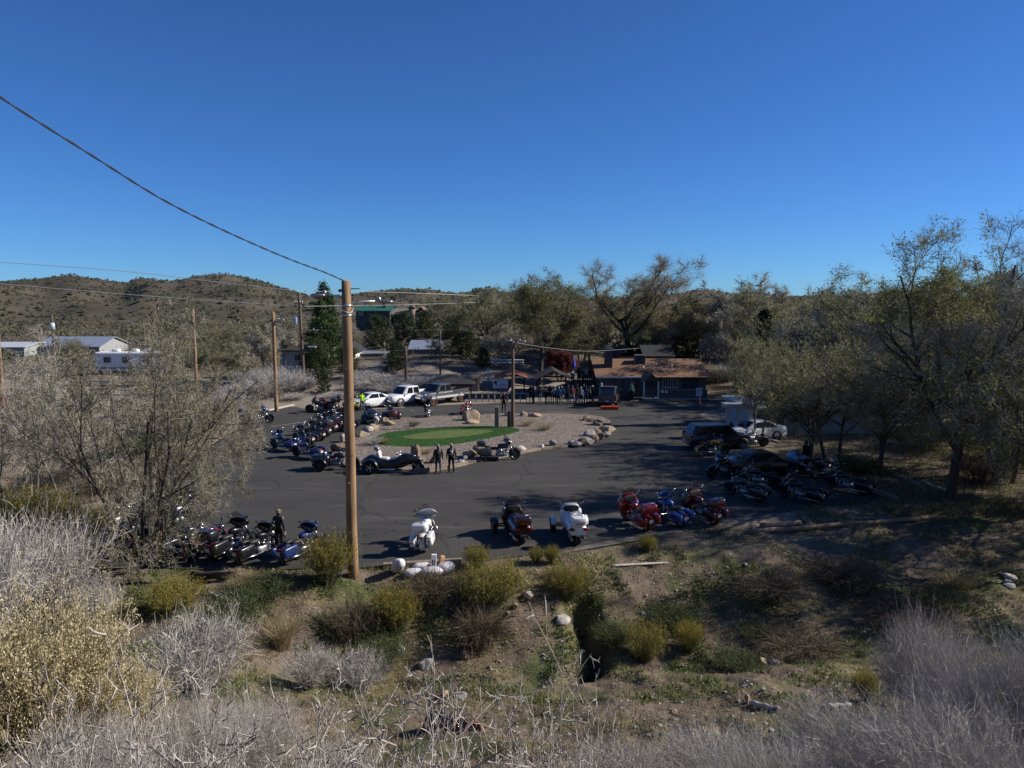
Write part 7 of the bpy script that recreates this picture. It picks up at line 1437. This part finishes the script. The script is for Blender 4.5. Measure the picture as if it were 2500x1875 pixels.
# grey sage on the slope behind the lot
for i, (u, y, v, wd, lab) in enumerate([(640,77,922,120,'grey sagebrush beside the reddish pole'),(700,79,905,130,'large grey sagebrush right of the reddish pole'),(745,81,925,110,'grey sagebrush under the dark power pole'),(668,82,898,110,'grey sagebrush high on the slope'),(720,76.8,960,80,'low grey sagebrush by the black tourer'),(830,78,958,100,'low grey sagebrush behind the red trike'),(905,81,915,130,'large grey sagebrush behind the white coupe'),(955,80,935,120,'grey sagebrush left of the white pickup'),(1010,82,922,120,'grey sagebrush behind the white pickup'),(1060,84,915,100,'grey sagebrush behind the hipped pavilion'),(880,86,905,110,'grey sagebrush above the white coupe'),(620,84,905,110,'grey sagebrush left of the reddish pole'),(1050,98,882,120,'pale brush below the blue-grey shed'),(575,78,940,90,'pale brush at the yard end of the kerb')]):
    shrub('grey', u, v, 0, wd, lab, y, 1.0, None, i % 4)
for i, (k, u, y, v, wd, lab) in enumerate([('brown',120,41,1150,150,'brown brush beneath the slender leaning tree'),('brown',260,40,1170,150,'brown brush behind the leafy tree trunk'),('green',330,50,1060,140,'green-grey brush at the near side of the dirt yard'),('grey',430,58,1010,130,'grey brush by the far-left asphalt edge'),('brown',500,62,985,120,'brown brush by the far-left asphalt edge'),('grey',560,70,960,110,'grey brush left of the pale kerb'),('brown',1740,88.5,905,80,'brown brush on the slope right of the roadhouse'),('grey',1778,90,890,90,'grey brush on the slope right of the roadhouse'),('green',1815,86,900,90,'leafy brush behind the white porch'),('green',2100,44.5,1120,120,'leafy undergrowth on the grassy strip'),('brown',2400,42,1120,180,'brown undergrowth right of the large forked trunk'),('green',2450,48,1060,200,'leafy undergrowth at the right edge of the wood'),('green',2250,52,1040,180,'leafy undergrowth behind the large forked trunk')]):
    shrub(k, u, v, 0, wd, lab, y, 1.0, None, i % 3)
# bleached dead bushes close in front of the camera
for i, (u, y, v, wd) in enumerate([(40,4.2,1690,620),(250,3.6,1660,640),(470,4.4,1680,560),(600,3.7,1650,640),(780,4.3,1655,560),(960,3.8,1690,560),(1130,4.4,1640,560),(1290,4.0,1640,520),(1420,4.8,1690,420),(700,5.6,1720,520),(1080,5.6,1730,480),(360,5.4,1750,520),(880,3.3,1780,700),(120,3.2,1780,700),(1250,3.3,1790,600),(1500,3.6,1820,420)]):
    shrub('bleached', u, v + 45, 0, wd, 'bleached thorny dead bush in a thicket on the near bank', y, 0.6, 'bleached dead bushes on the near bank', i % 5)
# ------------------------------------------------------------------ ground cover
def scatter_px(rng, n, u0, u1, v0, v1, far=46.0):
    u, v = rng.uniform(u0, u1, n), rng.uniform(v0, v1, n); k = (v - 937.5) / F; dy = math.cos(PITCH) - k * math.sin(PITCH); dz = -math.sin(PITCH) - k * math.cos(PITCH); a = (u - 1250) / F / dy; s = dz / dy
    lo, hi = np.full(n, 6.0), np.full(n, far)
    for _ in range(26): m_ = (lo + hi) / 2; bl = CAMZ + s * m_ < zt(a * m_, m_); hi = np.where(bl, m_, hi); lo = np.where(bl, lo, m_)
    y = (lo + hi) / 2; x = a * y; keep = ~inside(x, y, _lp) & (y < far - 1); return x[keep], y[keep], u[keep], v[keep]
def ground_cover():
    rng = np.random.default_rng(99)
    def blades(name, n, mt, h, wd, thr, seed, label, cat, region=(-100, 2600, 1255, 1900, 46.0)):
        x, y, u, v = scatter_px(rng, n, *region); k = fbm(x * 1.0 + seed, y * 1.0, 4.5, 3) > thr; x, y = x[k], y[k]; n_ = len(x); cl = rng.normal(0, 0.10, (3, n_, 2)); X = np.concatenate([x + c[:, 0] for c in cl]); Y = np.concatenate([y + c[:, 1] for c in cl]); Z = zt(X, Y) - 0.02; n3 = len(X)
        l = h * rng.uniform(0.35, 1.3, n3); D = rand_dirs(rng, n3, 1.3); D[:, 2] = np.abs(D[:, 2]); V = needles(rng, np.stack([X, Y, Z], -1), D, l, wd * rng.uniform(0.6, 1.5, n3)); o = obj(name, np_mesh(name, *V, mt)); tag(o, label, cat, kind='stuff')
    blades('green_weeds', 30000, leaf_mat('weed_green', [(0.055,0.095,0.018),(0.10,0.15,0.032),(0.17,0.195,0.055)], 0.8, 0.25), 0.18, 0.016, 0.08, 3.0, 'fresh green weeds spread over the bank', 'weeds', (-100, 2600, 1290, 1720, 46.0))
    blades('dry_grass', 20000, leaf_mat('dry_grass', [(0.12,0.095,0.05),(0.21,0.17,0.10),(0.31,0.26,0.17)], 0.9, 0.2), 0.20, 0.007, -0.15, 17.0, 'dry tan grass spread over the bank', 'grass')
    blades('dead_litter', 16000, leaf_mat('dead_litter', [(0.06,0.045,0.03),(0.13,0.095,0.06),(0.22,0.17,0.11)], 0.9, 0), 0.16, 0.009, -0.3, 41.0, 'brown dead stalks littering the bank', 'litter')
    blades('strip_grass', 9000, leaf_mat('dry_grass', [], 0.9), 0.28, 0.012, -0.5, 5.0, 'dry grass under the right hand trees', 'grass', (1950, 2700, 1060, 1260, 75.0))
    blades('strip_weeds', 5000, leaf_mat('weed_green', [], 0.9), 0.25, 0.014, -0.1, 25.0, 'green weeds under the right hand trees', 'weeds', (1950, 2700, 1060, 1290, 75.0))
    blades('yard_weeds', 9000, leaf_mat('dead_litter', [], 0.9), 0.35, 0.013, -0.4, 15.0, 'dead stalks under the thin trees by the yard', 'litter', (-200, 560, 1000, 1300, 80.0))
    blades('yard_grass', 8000, leaf_mat('dry_grass', [], 0.9), 0.25, 0.012, -0.2, 8.0, 'dry grass under the thin trees by the yard', 'grass', (-200, 620, 990, 1300, 80.0))
    # pebbles
    x, y, u, v = scatter_px(rng, 14000, -100, 2600, 1250, 1800); n = len(x); r_ = 0.018 + 0.055 * rng.uniform(0, 1, n) ** 5; c = np.stack([x, y, zt(x, y)], -1); V, Fc = blobs(c, r_, rng.uniform(0.5, 0.8, n), rng); k = n * 6; V, Fc = V[:k], Fc[:n * 8].reshape(-1, 8, 3)[:, :4].reshape(-1, 3)
    tag(obj('pebbles', np_mesh('pebbles', V, Fc, leaf_mat('pebble', [(0.11,0.085,0.07),(0.21,0.175,0.145),(0.36,0.33,0.29),(0.17,0.14,0.12)], 0.9, 0))), 'loose pale pebbles strewn over the bank', 'pebbles', kind='stuff')
    # gravel stones standing proud on the island, litter on the asphalt
    lo, hi = _ip.min(0), _ip.max(0); q = rng.uniform(lo, hi, (7000, 2)); tp = np.array([(p.x, p.y) for p in TURF]); q = q[inside(q[:, 0], q[:, 1], _ip) & ~inside(q[:, 0], q[:, 1], tp)]; n = len(q); V, Fc = blobs(np.c_[q, np.full(n, 0.15)], rng.uniform(0.02, 0.055, n), np.full(n, 0.8), rng); V, Fc = V[:n * 6], Fc[:n * 8]
    tag(obj('gravel', np_mesh('gravel', V, Fc, leaf_mat('gravel_stone', [(0.12,0.085,0.07),(0.26,0.20,0.165),(0.42,0.35,0.30)], 0.9, 0))), 'pinkish gravel stones covering the island', 'gravel', kind='stuff')
    q = rng.uniform(_lp.min(0), _lp.max(0), (2600, 2)); q = q[inside(q[:, 0], q[:, 1], _lp) & ~inside(q[:, 0], q[:, 1], _ip)]; V = leaves(rng, np.c_[q, np.full(len(q), 0.022)], 0.022); V[0][:, 2] = np.abs(V[0][:, 2] - 0.02) + 0.006
    tag(obj('leaf_litter', np_mesh('leaf_litter', *V, leaf_mat('leaf_litter', [(0.12,0.10,0.07),(0.25,0.22,0.17),(0.40,0.37,0.32)], 0.9, 0))), 'fallen leaves specking the asphalt', 'leaves', kind='stuff')
    # dry tufts on island
    for (u, v, wd, k, lab) in ((1010, 1041, 34, 'green', 'small grey-green tuft on the island behind the turf'), (912, 1085, 60, 'grey', 'grey tuft at the left tip of the turf'), (938, 1083, 26, 'gold', 'small golden tuft at the left tip of the turf'), (1285, 1040, 60, 'grass', 'dry grass around the lamp post'), (1040, 1108, 50, 'grass', 'dry grass before the turf near the two people'), (1330, 1050, 70, 'grass', 'dry grass on the right part of the island')):
        p = G(u, v, 0.16); shrub(k, u, v - wd * 0.22, 0, wd, lab, p.y, 0.6, None, 1).location.z = 0.14
ground_cover()
# ------------------------------------------------------------------ boulders
def rock_mesh(seed, flat=0.75):
    rng = np.random.default_rng(seed); bm = bmesh.new(); bmesh.ops.create_icosphere(bm, subdivisions=3, radius=1.0); pl_ = [(nrm(rng.normal(0, 1, 3)), rng.uniform(0.55, 0.95)) for _ in range(11)]
    for v in bm.verts:
        c = np.array(v.co)
        for n_, d in pl_:
            e = c @ n_ - d
            if e > 0: c = c - n_ * e
        c = c * (1 + 0.05 * math.sin(c[0] * 7 + seed) * math.sin(c[1] * 6 + c[2] * 5)); c[2] *= flat; v.co = c
    me = bpy.data.meshes.new('boulder'); bm.to_mesh(me); bm.free(); me.materials.append(None); return me
ROCKS = [rock_mesh(s, f) for s, f in ((1,0.8),(2,0.6),(3,0.9),(4,0.55),(5,0.75),(6,0.65))]
RK_TAN = mat('tan_rock', (0.27, 0.19, 0.12), 0.95, var=0.35, scale=3, bump=0.6, col2=(0.42, 0.32, 0.22)); RK_PAL = mat('pale_rock', (0.36, 0.32, 0.28), 0.95, scale=3, bump=0.6, col2=(0.55, 0.50, 0.44)); RK_BRN = mat('brown_rock', (0.12, 0.08, 0.055), 0.95, scale=3, bump=0.6, col2=(0.24, 0.17, 0.12)); RK_GRY = mat('grey_rock', (0.15, 0.145, 0.14), 0.95, scale=3, bump=0.6, col2=(0.30, 0.29, 0.28))
def rock(p, size, mt, label, group=None, i=0, rz=None, name='boulder'):
    o = obj(name, ROCKS[i % 6]); o.location = p; size = tuple(k * 1.25 for k in size); o.scale = size; o.rotation_euler = (random.uniform(-.3, .3), random.uniform(-.3, .3), random.uniform(0, 6.28) if rz is None else rz); o.material_slots[0].link = 'OBJECT'; o.material_slots[0].material = mt; tag(o, label, 'rock', group); return o
for i, (u, v, wpx, hpx, mt, lab) in enumerate([(1150,1026,30,26,RK_TAN,'large tan boulder on the island below the small red cruiser'),(1155,1034,26,12,RK_TAN,'flat tan slab leaning on the large tan boulder'),(942,1034,18,14,RK_TAN,'tan boulder by the wine red trike'),(955,1038,22,14,RK_TAN,'angular tan boulder in front of the wine red trike'),(918,1032,12,16,RK_PAL,'upright pale stone behind the steel blue trike'),(910,1050,26,20,RK_TAN,'tan boulder at the island rim by the steel blue trike'),(898,1054,20,14,RK_PAL,'pale boulder beside the rim tan boulder'),(892,1062,16,8,RK_GRY,'low grey stone by the pale boulder'),(880,1066,20,12,RK_TAN,'tan boulder right of the tall tan pole'),(850,1082,30,20,RK_TAN,'tan boulder left of the tall tan pole'),(838,1074,18,14,RK_PAL,'pale boulder left of the tall tan pole'),(832,1100,34,24,RK_BRN,'brown boulder behind the black open trike'),(1016,1118,24,36,RK_BRN,'tall brown boulder left of the two people'),(1028,1132,20,26,RK_BRN,'brown boulder at the foot of the tall one'),(1064,1130,22,20,RK_BRN,'brown stone between the two people'),(1145,1116,30,28,RK_TAN,'tan slab boulder right of the two people'),(1165,1108,22,22,RK_BRN,'dark boulder beside the tan slab'),(1128,1130,14,10,RK_PAL,'small white stone right of the two people'),(1136,1124,8,12,RK_PAL,'small upright white stone near the timbers'),(1275,1097,20,10,RK_PAL,'pale flat stone right of the slate tourer'),(1258,1100,14,12,RK_GRY,'grey stone behind the slate tourer'),(1320,1093,14,12,RK_PAL,'pale pointed stone at the lower rim'),(1349,1088,16,14,RK_GRY,'grey stone at the lower rim'),(1278,1016,16,14,RK_TAN,'tan stone right of the lamp post'),(1298,1016,14,8,RK_PAL,'pale stone behind the lamp post'),(1312,1017,20,10,RK_TAN,'low tan stone on the back rim'),(1238,1015,14,12,RK_GRY,'grey stone left of the lamp post')]):
    p = G(u, v, 0.14); k = p.y / F; rock((p.x, p.y, 0.14 + hpx * k * 0.25), (wpx * k * 0.62, wpx * k * 0.5, hpx * k * 0.85), mt, lab, None, i)
_rl = random.Random(3)
for i, (u, v) in enumerate([(1430,1026),(1448,1030),(1462,1038),(1475,1046),(1483,1054),(1478,1062),(1466,1068),(1455,1058),(1448,1072),(1436,1078),(1422,1082),(1408,1086),(1440,1064),(1470,1052),(1395,1084)]):
    p = G(u, v, 0.14); k = p.y / F; s = _rl.uniform(11, 19) * k; rock((p.x, p.y, 0.2), (s, s * 0.8, s * 0.75), _rl.choice([RK_GRY, RK_TAN, RK_BRN]), 'rough boulder in the heap at the right tip of the gravel island', 'boulders heaped at the island tip', i)
for i, (u, v, wpx, hpx, mt, lab) in enumerate([(1372,1516,36,14,RK_PAL,'white concrete chunk wedged above the eroded notch'),(1292,1458,22,22,RK_PAL,'pale stone under the broad yellow-green bush'),(1258,1484,14,14,RK_TAN,'ochre stone on the middle bank'),(976,1592,20,28,RK_PAL,'upright white stone on the middle bank'),(1042,1628,30,22,RK_PAL,'white cut block on the middle bank'),(1136,1610,16,36,RK_BRN,'brown post-like stone on the middle bank'),(305,1535,14,16,RK_PAL,'rounded white stone on the left dirt slope'),(300,1522,14,10,RK_PAL,'pale stone above the rounded white one'),(258,1478,40,12,RK_PAL,'flat white stone slab at the top of the dirt slope'),(350,1570,14,10,RK_PAL,'small pale stone low on the dirt slope'),(1085,1698,20,14,RK_TAN,'tan stone by the rusty pipe'),(1120,1702,30,16,RK_GRY,'grey stone against the rusty pipe'),(1860,1624,18,22,RK_TAN,'tan stone by the gravel wash'),(1892,1620,20,18,RK_PAL,'white stone in the gravel wash'),(1825,1715,12,24,RK_TAN,'leaning tan stone beside the driftwood'),(1645,1742,16,18,RK_TAN,'ochre stone low on the near bank'),(2465,1412,26,12,RK_PAL,'pale slab at the right end of the bank'),(2325,1440,26,8,RK_PAL,'flat white stone on the right bank'),(2460,1430,30,12,RK_GRY,'grey slab below the pale slab'),(1570,1498,10,8,RK_PAL,'small white stone on the middle right bank'),(1820,1382,10,8,RK_PAL,'small white stone in the shaded bank'),(1240,1500,12,12,RK_GRY,'grey stone left of the concrete chunk')]):
    p = T(u, v); k = p.y / F; rock((p.x, p.y, p.z + hpx * k * 0.2), (wpx * k * 0.6, wpx * k * 0.5, hpx * k * 0.75), mt, lab, None, i + 2, name='stone')
# ------------------------------------------------------------------ logs, planks, pipe, bags
LOGW = wood_mat('log_wood', (0.16, 0.11, 0.075), (0.33, 0.25, 0.18), 0.9, 1.0, 5); PLANKW = wood_mat('bleached_plank', (0.40, 0.36, 0.31), (0.58, 0.54, 0.48), 0.9, 1.0, 5)
def log(u0, v0, u1, v1, r, mt, label, name='log'):
    p, q = T(u0, v0), T(u1, v1); p.z += r * 0.7; q.z += r * 0.7; m = MB(); n = 8; m.tube([p + (q - p) * k / n + Vector((0, 0, 0.02 * math.sin(k * 2))) for k in range(n + 1)], [r * (1 - 0.15 * k / n) for k in range(n + 1)], 10); tag(m.build(name, mt), label, 'log')
log(1826, 1304, 2246, 1270, 0.12, LOGW, 'long round log lying along the right edge of the lot'); log(1858, 1290, 1955, 1281, 0.14, LOGW, 'short thick log behind the long one'); log(2250, 1178, 2330, 1208, 0.09, PLANKW, 'pale thin pole leaning by the grassy strip'); log(508, 1450, 600, 1486, 0.06, PLANKW, 'pale dead branch above the dark green bush', 'branch'); log(470, 1412, 572, 1412, 0.15, mat('charred_wood', (0.05, 0.03, 0.02), 0.9), 'dark rotten log half sunk in the left bank'); log(1835, 1722, 1905, 1738, 0.07, PLANKW, 'driftwood branch in the gravel wash', 'branch'); log(2020, 1730, 2075, 1726, 0.07, PLANKW, 'pale broken branch beside the gravel wash', 'branch'); log(1030, 1480, 1100, 1455, 0.03, PLANKW, 'thin forked branch by the golden bush', 'branch'); log(1028, 1421, 1048, 1412, 0.025, PLANKW, 'short white stick below the white bags', 'branch')
for (u0, v0, u1, v1, wd, h, mt, lab) in ((1494, 1382, 1630, 1374, 0.16, 0.06, PLANKW, 'bleached plank lying on the bank below the red dresser'), (935, 1386, 1128, 1374, 0.2, 0.2, TIE, 'timber kerb behind the white bags'), (2080, 1116, 2160, 1150, 0.2, 0.2, TIE, 'timber kerb on the grassy strip'), (2162, 1151, 2245, 1187, 0.2, 0.2, TIE, 'timber kerb ending at the large forked trunk'), (2010, 1150, 2090, 1186, 0.2, 0.2, TIE, 'timber kerb beside the last black bagger'), (2092, 1187, 2190, 1222, 0.22, 0.22, TIE, 'timber kerb running to the corner of the lot'), (1840, 1064, 1905, 1082, 0.3, 0.14, PLANKW, 'pale stacked boards near the white block wall'), (1690, 1345, 1780, 1330, 0.12, 0.05, TIE, 'grey board half buried at the lot edge')):
    p, q = T(u0, v0), T(u1, v1); timber(p, q, wd, h, lab, 'plank' if h < 0.1 else 'kerb_timber', None, mt, -0.02)
kb = [G(u, v) for u, v in ((640,1006),(672,1000),(716,990))]
for i in range(2): timber(kb[i], kb[i + 1], 0.25, 0.15, ('pale kerb block by the blue tourer', 'pale kerb block by the reddish pole')[i], 'kerb', None, mat('kerb_concrete', (0.42, 0.38, 0.32), 0.9, var=0.2))
def culvert():
    p = T(1150, 1790); m = MB(); d = Vector((0.75, -0.5, 0.1)).normalized(); c = p + Vector((0, 0, -0.08)); rot = d.to_track_quat('Z', 'Y').to_matrix()
    m.lathe([(0.32, -1.2), (0.34, -1.2), (0.34, 0.0), (0.36, 0.0), (0.36, 0.06), (0.32, 0.06), (0.32, -1.2)], 26, rot, c); r = m.build('culvert_pipe', mat('rusty_pipe', (0.17, 0.075, 0.048), 0.85, var=0.35, scale=5, bump=0.3)); tag(r, 'rusty pipe half buried in the near bank', 'pipe')
    m = MB(); m.lathe([(0.342, -0.4), (0.355, -0.4), (0.355, -0.33), (0.342, -0.33)], 26, rot, c); m.build('band', mat('pipe_band', (0.28, 0.16, 0.09), 0.8), r)
culvert()
BAGW = mat('white_bag', (0.66, 0.64, 0.66), 0.55, var=0.08, scale=6, bump=0.4)
def bag(u, v, size, rz, label, tilt=0.0):
    rng = random.Random(u); p = T(u, v); bm = bmesh.new(); bmesh.ops.create_icosphere(bm, subdivisions=3, radius=1.0)
    for vv in bm.verts:
        c = vv.co; k = abs(c.x); pinch = 1 - 0.55 * max(0, k - 0.55) / 0.45; f = 1 + 0.09 * math.sin(c.x * 9 + u) * math.sin(c.y * 7 + c.z * 8 + u)
        vv.co = Vector((math.copysign(k ** 0.7, c.x), c.y * pinch * f, math.copysign(abs(c.z) ** 0.85, c.z) * pinch * f))
    me = bpy.data.meshes.new('bag'); bm.to_mesh(me); bm.free(); me.materials.append(BAGW); me.polygons.foreach_set('use_smooth', [True] * len(me.polygons)); o = obj('bag', me); size = tuple(k * 1.25 for k in size); o.scale = size; o.location = (p.x, p.y, p.z + size[2] * 0.75 + abs(math.sin(tilt)) * size[0] * 0.6); o.rotation_euler = (0, tilt, rz); tag(o, label, 'bag')
    m = MB(); m.box(-0.4, 0.3, -0.35, 0.35, 0.93, 0.96); pr = m.build('printed_label', mat('bag_print', (0.5, 0.35, 0.33), 0.6), o)
bag(972, 1402, (0.36, 0.2, 0.16), 2.0, 'plump white bag leaning nearest the tall tan pole', 0.75); bag(1010, 1404, (0.30, 0.19, 0.12), 0.5, 'white bag with a pointed corner in the middle of the row'); bag(1055, 1403, (0.36, 0.2, 0.13), 0.1, 'wide white bag lying beneath the upright carton'); bag(1090, 1396, (0.30, 0.22, 0.17), 0.6, 'crumpled grey-white bag at the right of the row'); bag(1030, 1386, (0.28, 0.15, 0.09), 0.2, 'cream bag with a red mark against the timber kerb')
p = T(1059, 1392); m = MB(); m.box(-0.1, 0.1, -0.06, 0.06, 0.1, 0.56); o = m.build('carton', WHITEP, bevel=0.01); o.location = (p.x, p.y - 0.1, p.z + 0.1); o.rotation_euler = (0, 0.05, 0.2); tag(o, 'upright white carton standing on the wide bag', 'carton'); m = MB(); m.box(-0.07, -0.02, -0.064, -0.061, 0.14, 0.36); m.box(0.02, 0.06, -0.064, -0.061, 0.14, 0.34); m.build('print', INK, o)
p = T(1075, 1386); m = MB(); m.box(-0.09, 0.09, -0.07, 0.07, 0.1, 0.42); o = m.build('carton', mat('tan_card', (0.5, 0.3, 0.15), 0.8), bevel=0.01); o.location = (p.x, p.y, p.z + 0.05); o.rotation_euler = (0.1, 0.2, 0.6); tag(o, 'small tan carton behind the white carton', 'carton')

# ------------------------------------------------------------------ put every thing's origin at its own base
def rebase():
    for o in list(bpy.data.objects):
        if o.parent is not None or o.location.length > 1e-6 or 'category' not in o.keys(): continue
        ms = [o] if o.type == 'MESH' else [c for c in o.children if c.type == 'MESH' and c.location.length < 1e-6 and len(c.data.vertices)]
        if not ms: continue
        co = []
        for m_ in ms:
            a = np.empty(len(m_.data.vertices) * 3, dtype=np.float32); m_.data.vertices.foreach_get('co', a); co.append(a.reshape(-1, 3))
        co = np.concatenate(co); lo, hi = co.min(0), co.max(0); c = Vector((float(lo[0] + hi[0]) / 2, float(lo[1] + hi[1]) / 2, float(lo[2])))
        o.location = c
        if o.type == 'MESH':
            o.data.transform(Matrix.Translation(-c))
        for ch in o.children: ch.location = Vector(ch.location) - c
rebase()
